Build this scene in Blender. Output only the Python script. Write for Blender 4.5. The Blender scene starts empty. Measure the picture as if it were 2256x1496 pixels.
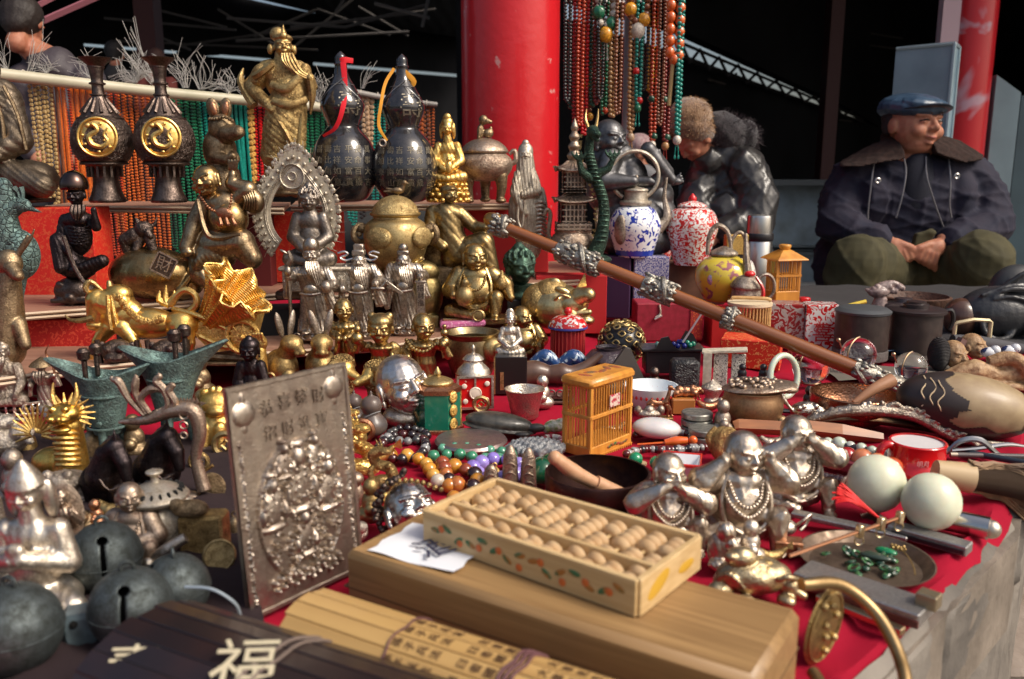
import bpy,math,random
import numpy as np
from mathutils import Vector,Matrix,Euler
SC=bpy.context.scene
COL=SC.collection
R=math.radians
rnd=random.Random(7)
# ---------------------------------------------------------------- camera, sky, sun, exposure
PITCH=R(11.25);F=1900.0;H=.35
cam_d=bpy.data.cameras.new('camera');cam=bpy.data.objects.new('camera',cam_d);COL.objects.link(cam)
cam.location=(0,0,H);cam.rotation_euler=(math.pi/2-PITCH,0,0)
cam_d.sensor_width=36;cam_d.lens=36*F/2256;cam_d.clip_start=.02;cam_d.clip_end=400
cam_d.dof.use_dof=True;cam_d.dof.focus_distance=1.35;cam_d.dof.aperture_fstop=7
SC.camera=cam
world=bpy.data.worlds.new('World');SC.world=world;world.use_nodes=True
_wn=world.node_tree.nodes;_bg=_wn['Background']
_sky=_wn.new('ShaderNodeTexSky');_sky.sky_type='NISHITA';_sky.sun_disc=False
_sky.sun_elevation=R(46);_sky.sun_rotation=R(115);_sky.air_density=1.0;_sky.dust_density=6;_sky.ozone_density=.6
world.node_tree.links.new(_sky.outputs[0],_bg.inputs[0]);_bg.inputs[1].default_value=.14
sun_d=bpy.data.lights.new('sun','SUN');sun_d.energy=2.35;sun_d.angle=R(20);sun_d.color=(1,.93,.82)
sun=bpy.data.objects.new('sun',sun_d);COL.objects.link(sun)
_az,_el=R(115),R(46)
_dir=Vector((math.sin(_az)*math.cos(_el),math.cos(_az)*math.cos(_el),math.sin(_el)))
sun.rotation_euler=_dir.to_track_quat('Z','Y').to_euler()
vs=SC.view_settings;vs.view_transform='Standard';vs.look='None';vs.gamma=1;vs.use_curve_mapping=False;vs.exposure=.2
# ---------------------------------------------------------------- pixel -> place on a real plane
def at(px,py,z=0.0):
 D=(px-1128,F*math.cos(PITCH)+(748-py)*math.sin(PITCH),-F*math.sin(PITCH)+(748-py)*math.cos(PITCH))
 t=(z-H)/D[2]
 return Vector((D[0]*t,D[1]*t,z)),t
def atd(px,py,d):
 D=(px-1128,F*math.cos(PITCH)+(748-py)*math.sin(PITCH),-F*math.sin(PITCH)+(748-py)*math.cos(PITCH))
 t=d/D[1]
 return Vector((D[0]*t,d,H+D[2]*t)),t
# ---------------------------------------------------------------- materials (procedural, Object coordinates)
_mats={}
def mat(col,rough=.5,metal=0.,col2=None,mix=.5,ns=.05,sharp=.15,bump=0.,bs=.1,bt='noise',coat=0.,trans=0.,ior=1.45,
  spec=.5,dist=0.,det=3,emis=0.,sheen=0.,bd=.002,stretch=None,sub=0.):
 key=(tuple(col),rough,metal,col2,mix,ns,sharp,bump,bs,bt,coat,trans,ior,spec,dist,det,emis,sheen,bd,stretch,sub)
 if key in _mats:return _mats[key]
 m=bpy.data.materials.new('mat');m.use_nodes=True;nt=m.node_tree;N=nt.nodes;L=nt.links
 b=N['Principled BSDF']
 I=b.inputs
 I['Base Color'].default_value=(*col,1);I['Roughness'].default_value=rough;I['Metallic'].default_value=metal
 I['Specular IOR Level'].default_value=spec;I['Coat Weight'].default_value=coat;I['Transmission Weight'].default_value=trans
 I['IOR'].default_value=ior;I['Sheen Weight'].default_value=sheen;I['Coat Roughness'].default_value=.08
 if sub:I['Subsurface Weight'].default_value=sub;I['Subsurface Scale'].default_value=.01
 if emis:I['Emission Color'].default_value=(*col,1);I['Emission Strength'].default_value=emis
 tc=N.new('ShaderNodeTexCoord');mp=N.new('ShaderNodeMapping');L.new(tc.outputs['Object'],mp.inputs[0])
 if stretch:mp.inputs['Scale'].default_value=stretch
 P=mp.outputs[0]
 def noise(sc,d=0.,detail=3):
  n=N.new('ShaderNodeTexNoise');L.new(P,n.inputs['Vector']);n.inputs['Scale'].default_value=sc
  n.inputs['Distortion'].default_value=d;n.inputs['Detail'].default_value=detail;return n
 if col2 is not None:
  n=noise(ns,dist,det);rp=N.new('ShaderNodeMapRange')
  rp.inputs['From Min'].default_value=mix-sharp;rp.inputs['From Max'].default_value=mix+sharp
  if metal and bump:
   n2=noise(ns*5.5,0,3);ma=N.new('ShaderNodeMath');ma.operation='MULTIPLY_ADD';ma.inputs[1].default_value=.45;L.new(n2.outputs['Fac'],ma.inputs[0]);
   sb=N.new('ShaderNodeMath');sb.operation='MULTIPLY_ADD';sb.inputs[1].default_value=.65;sb.inputs[2].default_value=-.05;L.new(n.outputs['Fac'],sb.inputs[0]);L.new(sb.outputs[0],ma.inputs[2]);L.new(ma.outputs[0],rp.inputs['Value'])
  else:L.new(n.outputs['Fac'],rp.inputs['Value'])
  mx=N.new('ShaderNodeMix');mx.data_type='RGBA'
  mx.inputs['A'].default_value=(*col,1);mx.inputs['B'].default_value=(*col2,1)
  L.new(rp.outputs[0],mx.inputs['Factor']);L.new(mx.outputs['Result'],I['Base Color'])
  if emis:L.new(mx.outputs['Result'],I['Emission Color'])
  if metal:
   rr=N.new('ShaderNodeMapRange');rr.inputs['To Min'].default_value=rough;rr.inputs['To Max'].default_value=min(.8,rough+.25)
   L.new(rp.outputs[0],rr.inputs['Value']);L.new(rr.outputs[0],I['Roughness'])
 if bump:
  bn=N.new('ShaderNodeBump');bn.inputs['Strength'].default_value=bump;bn.inputs['Distance'].default_value=bd
  if bt=='noise':src=noise(bs,0,4).outputs['Fac']
  elif bt=='swirl':src=noise(bs,2.5,2).outputs['Fac']
  elif bt=='cells':
   v=N.new('ShaderNodeTexVoronoi');v.inputs['Scale'].default_value=bs;L.new(P,v.inputs['Vector']);src=v.outputs['Distance']
  elif bt=='scales':
   v=N.new('ShaderNodeTexVoronoi');v.feature='DISTANCE_TO_EDGE';v.inputs['Scale'].default_value=bs;L.new(P,v.inputs['Vector'])
   r2=N.new('ShaderNodeMapRange');r2.inputs['From Max'].default_value=.12;L.new(v.outputs['Distance'],r2.inputs['Value']);src=r2.outputs[0]
  elif bt in('X','Y','Z','D'):
   w=N.new('ShaderNodeTexWave');w.inputs['Scale'].default_value=bs;w.inputs['Distortion'].default_value=2.5
   w.inputs['Detail'].default_value=1;w.inputs['Detail Scale'].default_value=.6
   w.bands_direction={'X':'X','Y':'Y','Z':'Z','D':'DIAGONAL'}[bt];L.new(P,w.inputs['Vector']);src=w.outputs['Fac']
  L.new(src,bn.inputs['Height']);L.new(bn.outputs[0],I['Normal'])
  if coat:L.new(bn.outputs[0],I['Coat Normal'])
 _mats[key]=m
 return m
def metal(kind='brass',relief=.5,rs=.14,bt='swirl',rough=None,bd=.0014):
 c,c2,r,mx={
  'brass':((.62,.47,.22),(.22,.14,.055),.40,.54),
  'gold':((.88,.60,.20),(.42,.23,.05),.35,.57),
  'oldgold':((.56,.40,.17),(.17,.105,.045),.42,.52),
  'silver':((.74,.67,.57),(.28,.22,.16),.34,.56),
  'pewter':((.50,.43,.355),(.15,.115,.085),.42,.52),
  'bronze':((.38,.28,.165),(.10,.065,.038),.42,.52),
  'dark':((.16,.12,.10),(.035,.026,.024),.33,.55),
  'darkest':((.07,.055,.055),(.02,.016,.018),.32,.5),
  'verdigris':((.17,.27,.25),(.06,.075,.07),.5,.5),
  'green':((.06,.12,.085),(.025,.04,.03),.38,.5),
  'blueiron':((.105,.125,.13),(.035,.04,.036),.5,.5),
  'rose':((.54,.43,.33),(.19,.125,.09),.40,.52),
  'stone':((.62,.56,.46),(.28,.23,.17),.42,.52),
  'copper':((.55,.27,.15),(.2,.09,.05),.3,.55)}[kind]
 met={'verdigris':.55,'green':.7,'blueiron':.75,'stone':.8}.get(kind,1.)
 m=mat(c,rough if rough is not None else r,met,c2,mx,.045,.16,relief,rs,bt,det=5,bd=bd)
 PLAIN[m.name]=mat(c,rough if rough is not None else r,met,c2,mx,.045,.16,.15,.12,'noise',det=5,bd=bd);return m
PLAIN={}
# ---------------------------------------------------------------- mesh collector
def _ring(seg):
 a=np.arange(seg)*2*math.pi/seg;return np.cos(a),np.sin(a)
_sph={}
def _sphere(seg,rings):
 if(seg,rings) in _sph:return _sph[(seg,rings)]
 c,s=_ring(seg);v=[(0,0,1)]
 for i in range(1,rings):
  t=math.pi*i/rings
  v+=[(math.sin(t)*c[k],math.sin(t)*s[k],math.cos(t)) for k in range(seg)]
 v.append((0,0,-1));f=[]
 for k in range(seg):f.append((0,1+k,1+(k+1)%seg))
 for i in range(rings-2):
  for k in range(seg):
   a=1+i*seg+k;b=1+i*seg+(k+1)%seg;f.append((a,a+seg,b+seg,b))
 n=len(v)-1;o=1+(rings-2)*seg
 for k in range(seg):f.append((n,o+(k+1)%seg,o+k))
 _sph[(seg,rings)]=(np.array(v),f);return _sph[(seg,rings)]
def crom(pts,n):
 P=np.array(pts,float)
 if len(P)<3 or n<=1:return P
 Q=np.vstack([2*P[0]-P[1],P,2*P[-1]-P[-2]]);out=[]
 for i in range(1,len(Q)-2):
  for k in range(n):
   t=k/n;a,b,c,d=Q[i-1],Q[i],Q[i+1],Q[i+2]
   out.append(.5*((2*b)+(-a+c)*t+(2*a-5*b+4*c-d)*t*t+(-a+3*b-3*c+d)*t**3))
 out.append(P[-1]);return np.array(out)
def rotm(r):
 if r is None:return None
 if isinstance(r,(int,float)):return np.array(Matrix.Rotation(R(r),3,'Y'))
 return np.array(Euler([R(a) for a in r]).to_matrix())
class B:
 def __init__(s):s.v=[];s.f=[];s.n=0;s.M=None;s.O=None
 def frame(s,o=None,rot=None,k=1.):
  if o is None:s.M=None;return s
  m=rotm(rot) if rot is not None else np.eye(3)
  s.M=m*k;s.O=np.array(o,float);return s
 def add(s,v,f):
  v=np.asarray(v,float)
  if s.M is not None:v=v@s.M.T+s.O
  s.v.append(v);n=s.n;s.f+=[tuple(i+n for i in q) for q in f];s.n+=len(v);return s
 def ell(s,c,r,rot=None,seg=0,rings=0):
  mr=max(r) if not isinstance(r,(int,float)) else r
  if not seg:seg,rings=(30,20) if mr>25 else(20,13) if mr>9 else(14,9)
  v,f=_sphere(seg,rings);r=np.array((r,)*3 if isinstance(r,(int,float)) else r,float)
  v=v*r;m=rotm(rot)
  if m is not None:v=v@m.T
  return s.add(v+np.array(c,float),f)
 def sph(s,c,r,seg=8,rings=6):return s.ell(c,r,None,seg,rings)
 def tube(s,pts,r,seg=8,n=3,closed=False,flat=None,up=(0,-1,0)):
  P=crom(list(pts)+([pts[0]] if closed else[]),n)
  if closed:P=P[:-1]
  m=len(P)
  if isinstance(r,(int,float)):rr=np.full(m,float(r))
  else:rr=np.interp(np.linspace(0,1,m),np.linspace(0,1,len(r)),r)
  T=np.gradient(P,axis=0) if m>2 else np.array([P[1]-P[0]]*2)
  if closed:T=np.roll(P,-1,0)-np.roll(P,1,0)
  T/=(np.linalg.norm(T,axis=1)[:,None]+1e-9)
  u=np.array(up,float);V=[]
  c,sn=_ring(seg)
  for i in range(m):
   a=u-T[i]*np.dot(u,T[i]);L=np.linalg.norm(a)
   if L<1e-3:a=np.cross(T[i],(1,0,.3));L=np.linalg.norm(a)
   a/=L
   if flat is None:u=a
   b=np.cross(T[i],a);fa,fb=(1,1) if flat is None else flat
   V.append(P[i]+rr[i]*(fa*c[:,None]*a+fb*sn[:,None]*b))
  V=np.vstack(V);f=[]
  for i in range(m if closed else m-1):
   j=(i+1)%m
   for k in range(seg):f.append((i*seg+k,j*seg+k,j*seg+(k+1)%seg,i*seg+(k+1)%seg))
  if not closed:
   f.append(tuple(range(seg)));f.append(tuple(reversed(range((m-1)*seg,m*seg))))
  return s.add(V,f)
 def cap(s,a,b,ra,rb=None,seg=10):
  rb=ra if rb is None else rb;a=np.array(a,float);b=np.array(b,float)
  seg=18 if max(ra,rb)>12 and seg>6 else seg;s.ell(a,ra,None,seg,seg*2//3);s.ell(b,rb,None,seg,seg*2//3);return s.tube([a,b],[ra,rb],seg,1)
 def limb(s,pts,rs,seg=10):
  for i in range(len(pts)-1):s.cap(pts[i],pts[i+1],rs[i],rs[i+1],seg)
  return s
 def lathe(s,prof,seg=32,c=(0,0,0),ysc=1.,n=2,rot=None,fn=None):
  P=crom([(r,0,z) for r,z in prof],n);m=len(P);co,sn=_ring(seg);V=[]
  for i in range(m):
   rr=max(P[i][0],1e-4);k=np.ones(seg) if fn is None else np.array([fn(2*math.pi*j/seg,P[i][2]) for j in range(seg)])
   V.append(np.stack([rr*co*k,rr*sn*ysc*k,np.full(seg,P[i][2])],1))
  V=np.vstack(V);f=[]
  for i in range(m-1):
   for k in range(seg):f.append((i*seg+k,i*seg+(k+1)%seg,(i+1)*seg+(k+1)%seg,(i+1)*seg+k))
  f.append(tuple(reversed(range(seg))));f.append(tuple(range((m-1)*seg,m*seg)))
  mm=rotm(rot)
  if mm is not None:V=V@mm.T
  return s.add(V+np.array(c,float),f)
 def box(s,c,size,rot=None,bev=0.):
  x,y,z=[q/2 for q in size]
  if bev:
   b=min(bev,x*.9,y*.9,z*.9);V=[]
   for sx in(-1,1):
    for sy in(-1,1):
     for sz in(-1,1):
      V+=[(sx*x,sy*(y-b),sz*(z-b)),(sx*(x-b),sy*y,sz*(z-b)),(sx*(x-b),sy*(y-b),sz*z)]
   i=lambda sx,sy,sz,a:((sx*4+sy*2+sz)*3+a)
   f=[[i(1,0,0,0),i(1,1,0,0),i(1,1,1,0),i(1,0,1,0)],[i(0,0,0,0),i(0,0,1,0),i(0,1,1,0),i(0,1,0,0)],
                 [i(0,1,0,1),i(0,1,1,1),i(1,1,1,1),i(1,1,0,1)],[i(0,0,0,1),i(1,0,0,1),i(1,0,1,1),i(0,0,1,1)],
                 [i(0,0,1,2),i(1,0,1,2),i(1,1,1,2),i(0,1,1,2)],[i(0,0,0,2),i(0,1,0,2),i(1,1,0,2),i(1,0,0,2)]]
   for a in(0,1):
    for b_ in(0,1):
     f.append([i(a,b_,0,0),i(a,b_,1,0),i(a,b_,1,1),i(a,b_,0,1)][::1 if a==b_ else-1])
     f.append([i(a,0,b_,0),i(a,1,b_,0),i(a,1,b_,2),i(a,0,b_,2)][::-1 if a==b_ else 1])
     f.append([i(0,a,b_,1),i(1,a,b_,1),i(1,a,b_,2),i(0,a,b_,2)][::1 if a==b_ else-1])
     for c_ in(0,1):f.append([i(a,b_,c_,0),i(a,b_,c_,1),i(a,b_,c_,2)][::-1 if(a+b_+c_)%2 else 1])
   V=np.array(V,float)
  else:
   V=np.array([(sx*x,sy*y,sz*z) for sx in(-1,1) for sy in(-1,1) for sz in(-1,1)],float)
   f=[(0,1,3,2),(4,6,7,5),(0,4,5,1),(2,3,7,6),(0,2,6,4),(1,5,7,3)]
  m=rotm(rot)
  if m is not None:V=V@m.T
  return s.add(V+np.array(c,float),f)
 def prism(s,poly,t,c=(0,0,0),rot=None,axis='Y'):
  n=len(poly);V=[]
  for sgn in(-.5,.5):
   for a,b in poly:V.append((a,sgn*t,b) if axis=='Y' else(a,b,sgn*t))
  f=[tuple(range(n)),tuple(reversed(range(n,2*n)))]+[(i,i+n,(i+1)%n+n,(i+1)%n) for i in range(n)]
  V=np.array(V,float);m=rotm(rot)
  if m is not None:V=V@m.T
  return s.add(V+np.array(c,float),f)
 def torus(s,c,Rr,r,rot=None,seg=28,sec=8,zs=1.,a0=0,a1=360,flat=None):
  full=abs(a1-a0)>=360;n=seg
  P=[(Rr*math.cos(R(a0+(a1-a0)*k/(n if full else n-1))),0,zs*Rr*math.sin(R(a0+(a1-a0)*k/(n if full else n-1)))) for k in range(n)]
  P=np.array(P);m=rotm(rot)
  up=np.array((0,-1.,0))
  if m is not None:P=P@m.T;up=m@up
  return s.tube(P+np.array(c,float),r,sec,1,full,flat,up=up)
 def text(s,body,size,c=(0,0,0),ext=1.,rot=None,wrap=None,plane='XZ'):
  cu=bpy.data.curves.new('t','FONT');cu.body=body;cu.size=size;cu.extrude=ext;cu.align_x='CENTER';cu.align_y='CENTER';cu.resolution_u=2
  o=bpy.data.objects.new('t',cu);me=bpy.data.meshes.new_from_object(o)
  v=np.zeros(len(me.vertices)*3);me.vertices.foreach_get('co',v);v=v.reshape(-1,3);f=[tuple(p.vertices) for p in me.polygons]
  if plane=='XZ':v=np.stack([v[:,0],-v[:,2],v[:,1]],1)
  m=rotm(rot)
  if m is not None:v=v@m.T
  v=v+np.array(c,float)
  if wrap:v=wrap(v)
  bpy.data.objects.remove(o);bpy.data.curves.remove(cu);bpy.data.meshes.remove(me)
  return s.add(v,f)
 def mesh(s,name,smooth=True):
  me=bpy.data.meshes.new(name);V=np.vstack(s.v) if s.v else np.zeros((0,3))
  me.from_pydata(V.tolist(),[],[list(q) for q in s.f]);me.update()
  if smooth:me.polygons.foreach_set('use_smooth',[True]*len(me.polygons))
  return me
 def out(s,name,m,parent=None,vox=0,disp=None,smooth=True,label=None,kind=None,sm=0):
  if not s.v:return None
  me=s.mesh(name,smooth);me.materials.append(m)
  o=bpy.data.objects.new(name,me);COL.objects.link(o);o.parent=parent
  if label:o['label']=label
  if kind:o['kind']=kind
  if smooth and not vox:me.set_sharp_from_angle(angle=R(42))
  if vox:
   md=o.modifiers.new('r','REMESH');md.mode='VOXEL';md.voxel_size=vox;md.use_smooth_shade=True
   if sm:ms=o.modifiers.new('s','SMOOTH');ms.factor=.5;ms.iterations=sm
   _pending.append((o,disp))
  return o
_pending=[]
def bake():
 if not _pending:return
 bpy.context.view_layer.update();dg=bpy.context.evaluated_depsgraph_get()
 for o,disp in _pending:
  me=bpy.data.meshes.new_from_object(o.evaluated_get(dg));old=o.data
  if len(me.vertices)==0:continue
  if disp:
   n=len(me.vertices);co=np.zeros(n*3);me.vertices.foreach_get('co',co);co=co.reshape(-1,3)
   no=np.zeros(n*3);me.vertex_normals.foreach_get('vector',no);no=no.reshape(-1,3)
   me.vertices.foreach_set('co',(co+no*disp(co,no)[:,None]).ravel());me.update()
  me.name=old.name;o.modifiers.clear();o.data=me
  if not me.materials:me.materials.append(old.materials[0])
  bpy.data.meshes.remove(old)
 _pending.clear()
def folds(amp=1.2,f=.35,ax=(1,0,.35),w=1.5,zmax=1e9,zmin=-1e9):
 ax=np.array(ax)
 def fn(co,no):
  ph=co@ax*f+w*np.sin(co[:,2]*.045+co[:,0]*.03);m=((co[:,2]<zmax)&(co[:,2]>zmin)).astype(float)
  return amp*(np.abs(np.sin(ph))**.7-.6)*m
 return fn
def crease(amp=2.,f=.03,seed=1,k=4):
 r_=np.random.RandomState(seed);D=r_.normal(size=(k,3));D/=np.linalg.norm(D,axis=1)[:,None];E_=r_.normal(size=(k,3))*.7;ph=r_.rand(k)*6
 def fn(co,no):
  s=0
  for i in range(k):s=s+(1-np.abs(np.sin(co@D[i]*f*(1+.35*i)+ph[i]+1.3*np.sin(co@E_[i]*f*.8))))**3
  return amp*(s/k*2-.5)
 return fn
def lumps(amp=1.,f=.25):
 def fn(co,no):return amp*np.sin(co[:,0]*f+1)*np.sin(co[:,1]*f*1.1+2)*np.sin(co[:,2]*f*.9)
 return fn
# ---------------------------------------------------------------- things
def thing(name,label,cat,loc,s=1.,rz=0.,group=None,rot=None):
 o=bpy.data.objects.new(name,None);COL.objects.link(o);o.empty_display_size=.01
 o.location=loc;o.scale=(s,s,s);o.rotation_euler=rot if rot else(0,0,R(rz))
 o['label']=label;o['category']=cat
 if group:o['group']=group
 return o
def put(name,label,cat,px,py,z=0.,rz=0.,group=None,d=None,k=1.):
 loc,s=atd(px,py,d) if d is not None else at(px,py,z)
 return thing(name,label,cat,loc,s*k,rz,group)
def tag(o,label=None,cat=None,group=None,kind=None):
 if label:o['label']=label
 if cat:o['category']=cat
 if group:o['group']=group
 if kind:o['kind']=kind
 return o
def copy_tree(o,parent=None):
 c=o.copy();COL.objects.link(c);c.parent=parent
 for ch in[x for x in o.children]:copy_tree(ch,c)
 return c
def inst(name,me,parent,loc=(0,0,0),rot=(0,0,0),sc=(1,1,1)):
 o=bpy.data.objects.new(name,me);COL.objects.link(o);o.parent=parent;o.location=loc;o.rotation_euler=rot;o.scale=sc;return o
def meshof(b,name,m,smooth=True):
 me=b.mesh(name,smooth);me.materials.append(m)
 if smooth:me.set_sharp_from_angle(angle=R(42))
 return me
# ================================================================ the place
def struct(name,b,m,**k):o=b.out(name,m,None,**k);o['kind']='structure';return o
GZ=-.40
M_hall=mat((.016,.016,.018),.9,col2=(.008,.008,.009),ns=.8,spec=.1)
M_ground=mat((.20,.20,.20),.85,col2=(.12,.115,.11),ns=1.5,bump=.4,bs=9,bd=.01)
M_steel_dim=mat((.06,.055,.055),.5,metal=.6)
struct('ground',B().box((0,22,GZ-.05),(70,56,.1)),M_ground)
struct('hall_floor',B().box((4,34,GZ+.004),(60,56,.004)),mat((.03,.03,.031),.8,col2=(.02,.02,.021),ns=1))  # dark sheet over the ground: the hall's shade put into its colour
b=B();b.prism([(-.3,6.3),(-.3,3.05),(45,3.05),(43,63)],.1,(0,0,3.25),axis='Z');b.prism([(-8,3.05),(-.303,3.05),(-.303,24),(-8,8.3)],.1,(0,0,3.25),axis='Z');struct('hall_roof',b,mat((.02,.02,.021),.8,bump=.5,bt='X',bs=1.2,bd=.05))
def wall_piece(b,A,C,za,zc,t=.12):
 p=[atd(q[0],370,q[1])[0] for q in(A,C)]
 d=(p[1]-p[0]);n=Vector((-d.y,d.x,0)).normalized()*t
 V=[]
 for q,zz in((p[0],za),(p[1],zc)):
  for zv in zz:
   for o in(Vector(),n):V.append((q.x+o.x,q.y+o.y,zv))
 f=[(0,4,6,2),(1,3,7,5),(0,1,5,4),(2,6,7,3),(0,2,3,1),(4,5,7,6)]
 b.add(V,f)
def zof(y,d):return H+(370-y)/1900*d
b=B()
W=[(1040,5.5),(2500,60)]
def Wz(px,yb,yt):
 p0,p1=[atd(q[0],370,q[1])[0] for q in W];k=(px-1128)/1900
 t=(p0.x-k*p0.y)/((p0.x-k*p0.y)-(p1.x-k*p1.y));d=p0.y+(p1.y-p0.y)*t
 return d,zof(yb,d),zof(yt,d)
s0=Wz(1240,62,22);s1=Wz(1500,137,92);s2=Wz(1860,262,244);s3=Wz(1930,285,284)
wall_piece(b,W[0],(1240,s0[0]),(GZ,3.2),(GZ,3.2))
for(pa,sa),(pb,sb) in(((1240,s0),(1500,s1)),((1500,s1),(1860,s2)),((1860,s2),(1930,s3))):
 wall_piece(b,(pa,sa[0]),(pb,sb[0]),(GZ,sa[1]),(GZ,sb[1]))
 wall_piece(b,(pa,sa[0]),(pb,sb[0]),(sa[2],3.2),(sb[2],3.2))
wall_piece(b,(1930,s3[0]),W[1],(GZ,3.2),(GZ,3.2))
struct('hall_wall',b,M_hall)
b=B()
def W2d(px):return 8+(px+200)/1300*13
xs=[-200,150,210,400,560,620,700,760,960,1100]
op=[0,0,1,0,1,0,1,0,1]
for i in range(9):
 a,c=xs[i],xs[i+1];da,dc=W2d(a),W2d(c);ya,yc=105+(a-190)*.078,105+(c-190)*.078
 hh=9 if i!=1 else 8
 if i in(2,4,6,8,7,3):
  wall_piece(b,(a,da),(c,dc),(GZ,zof(ya+12,da)),(GZ,zof(yc+12,dc)))
  wall_piece(b,(a,da),(c,dc),(zof(ya+14-hh,da),3.2),(zof(yc+14-hh,dc),3.2))
  if i in(3,5):wall_piece(b,(a+20,W2d(a+20)),(c-60,W2d(c-60)),(zof(ya+16,da),zof(ya+4,da)),(zof(yc+12,dc),zof(yc,dc)))
 else:wall_piece(b,(a,da),(c,dc),(GZ,3.2),(GZ,3.2))
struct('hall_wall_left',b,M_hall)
b=B();b.box((-6.9,4.5,1.4),(.1,3.5,3.6));b.box((24,24,1.4),(.1,42,3.6));b.box((-7.6,7.0,.9),(2.0,.1,2.6));struct('hall_side_wall',b,M_hall)
def truss(name,label,pts,r,m,group='roof trusses of the market hall'):
 o=None;b=B()
 if name=='roof_truss' and r<.0145 and m.name and 'lattice' not in label:
  o=thing(name,label,'truss',(0,0,0))
  for(x0,y0,d0,x1,y1,d1) in pts:B().tube([atd(x0,y0,d0)[0],atd(x1,y1,d1)[0]],r,6,1).out('rod',m,o)
  return o
 for(x0,y0,d0,x1,y1,d1) in pts:b.tube([atd(x0,y0,d0)[0],atd(x1,y1,d1)[0]],r,6,1)
 o=b.out(name,m);tag(o,label,'truss',group);return o
tr=[]
for k in range(9):
 x=1500+k*42;y=92+k*17.;d=Wz(x,y,y)[0]-.4
 tr+=[(x,y,d,x+20,y+46-k*2.5,d),(x+20,y+46-k*2.5,d,x+42,y+17,d+1)]
tl=[(1480,86,Wz(1480,0,0)[0]-.3,1900,262,Wz(1900,0,0)[0]-.3),(1480,118,Wz(1480,0,0)[0]-.3,1900,268,Wz(1900,0,0)[0]-.3)]
truss('roof_truss','dark steel truss crossing the bright roof light strip',tr+tl,.014,mat((.015,.012,.012),.7))
truss('roof_truss','thin grey steel truss rods above the bearded golden warrior',[(500,40,7,760,60,7),(760,60,7,940,10,7),(520,90,7,900,70,8),(640,60,7,900,30,7),(740,26,7,770,-20,7),
      (825,8,6,945,40,6),(930,60,6,945,-10,6),(560,80,8,700,20,8),(700,20,8,860,78,8),(790,15,8,900,80,8),(230,40,8,520,66,8),(300,10,8,500,60,8),(400,100,9,960,20,9),(250,90,9,700,110,9),(640,110,8,800,-20,8),(480,20,8,640,120,8),(300,60,8,420,110,8)],.012,mat((.11,.10,.095),.6,metal=.3))
truss('roof_truss','faint rusty purlins hanging behind the man in the cap',[(1640,200,9,1800,270,12),(1700,235,10,1705,200,10),(1760,262,11,1762,225,11),(1850,265,11,1960,275,14),(1620,190,9,1622,160,9),(1560,175,8,1700,215,10),(1640,60,12,1990,110,12),(1640,30,12,1990,85,12)],.012,mat((.06,.05,.045),.7))
b=B()
for(x0,y0,x1,y1,r) in((80,52,300,-45,10),(30,40,200,-50,9)):
 A,_=atd(x0,y0,3.4);C,s=atd(x1,y1,3.6);b.tube([A,C],r*s,4,1,flat=(1,.7))
o=b.out('roof_beam',mat((.45,.16,.20),.6,col2=(.36,.13,.16),ns=3));tag(o,'pale pink painted steel roof beams in the top left corner','beam')
def column(name,label,px0,px1,d,m,top=3.3):
 A,s=atd((px0+px1)/2,370,d);r=(px1-px0)/2*s
 root=thing(name,label,'column',(A.x,A.y+r,GZ))
 b=B();b.lathe([(r*1.0,0),(r,.5),(r,top/2-GZ),(r,top-GZ-.1)],64,n=1);b.out('shaft',m,root)
 b=B();b.lathe([(r*1.25,0),(r*1.25,.05),(r*1.02,.09)],48,n=1);b.out('column_base',m,root)
 return root
M_redcol=mat((.55,.012,.018),.32,col2=(.60,.26,.24),mix=.69,ns=19,sharp=.025,det=5,bump=.5,bs=26,bd=.0025,coat=.25)
column('red_column','big glossy red round column behind the centre of the stall',1013,1236,2.75,M_redcol)
M_redcol2=mat((.52,.012,.02),.35,col2=(.50,.30,.36),mix=.60,ns=3.2,sharp=.03,bump=.2,bs=14,bd=.002,coat=.2,dist=.6)
column('red_column','red round column with flaking pinkish patches behind the capped man',2082,2186,4.4,M_redcol2)
A,s=atd(2066,370,4.32)
o=B().box((A.x,A.y+.03,1.45),(38*s,.05,3.5)).out('poster_board',mat((.40,.28,.31),.7,col2=(.08,.02,.02),mix=.67,ns=4,sharp=.02));tag(o,'faded pinkish board fixed to the red column behind the man','board')
for(px,d,w) in((1816,7.5,28),(352,6.5,42)):
 A,s=atd(px,370,d);o=B().box((A.x,A.y,1.4),(w*s,.15,3.6)).out('steel_post',mat((.055,.012,.010),.6))
 tag(o,'dark brown post between the two people on the right' if px>1000 else 'dark reddish post in the shade above the necked vases','post')
M_blue=mat((.16,.215,.25),.5,col2=(.09,.115,.125),mix=.6,ns=6,sharp=.12,bump=.15,bs=5,bd=.004)
A,s=atd(2076,370,3.95)
r=thing('steel_cabinet','tall dented blue grey steel cabinet behind the man in the cap','cabinet',(A.x,A.y,GZ),1,0)
b=B();h=zof(113,3.95)-GZ;pts=[(-86*s,.18),(0,0),(40*s,.12),(-40*s,.34)]
b.prism([(x,y) for x,y in pts],h,(0,0,h/2),axis='Z');b.out('body',mat((.26,.36,.42),.4,col2=(.19,.27,.32),ns=5,bump=.3,bs=3,bd=.01),r,smooth=False)
b=B();b.tube([(-86*s,.175,h),(0,-.005,h),(40*s,.115,h)],.008,5,1);b.tube([(0,-.005,h),(0,-.005,0)],.008,5,1);b.tube([(40*s,.115,h),(40*s,.115,0)],.008,5,1);b.out('edge_trim',mat((.35,.45,.50),.4,metal=.3),r)
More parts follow.
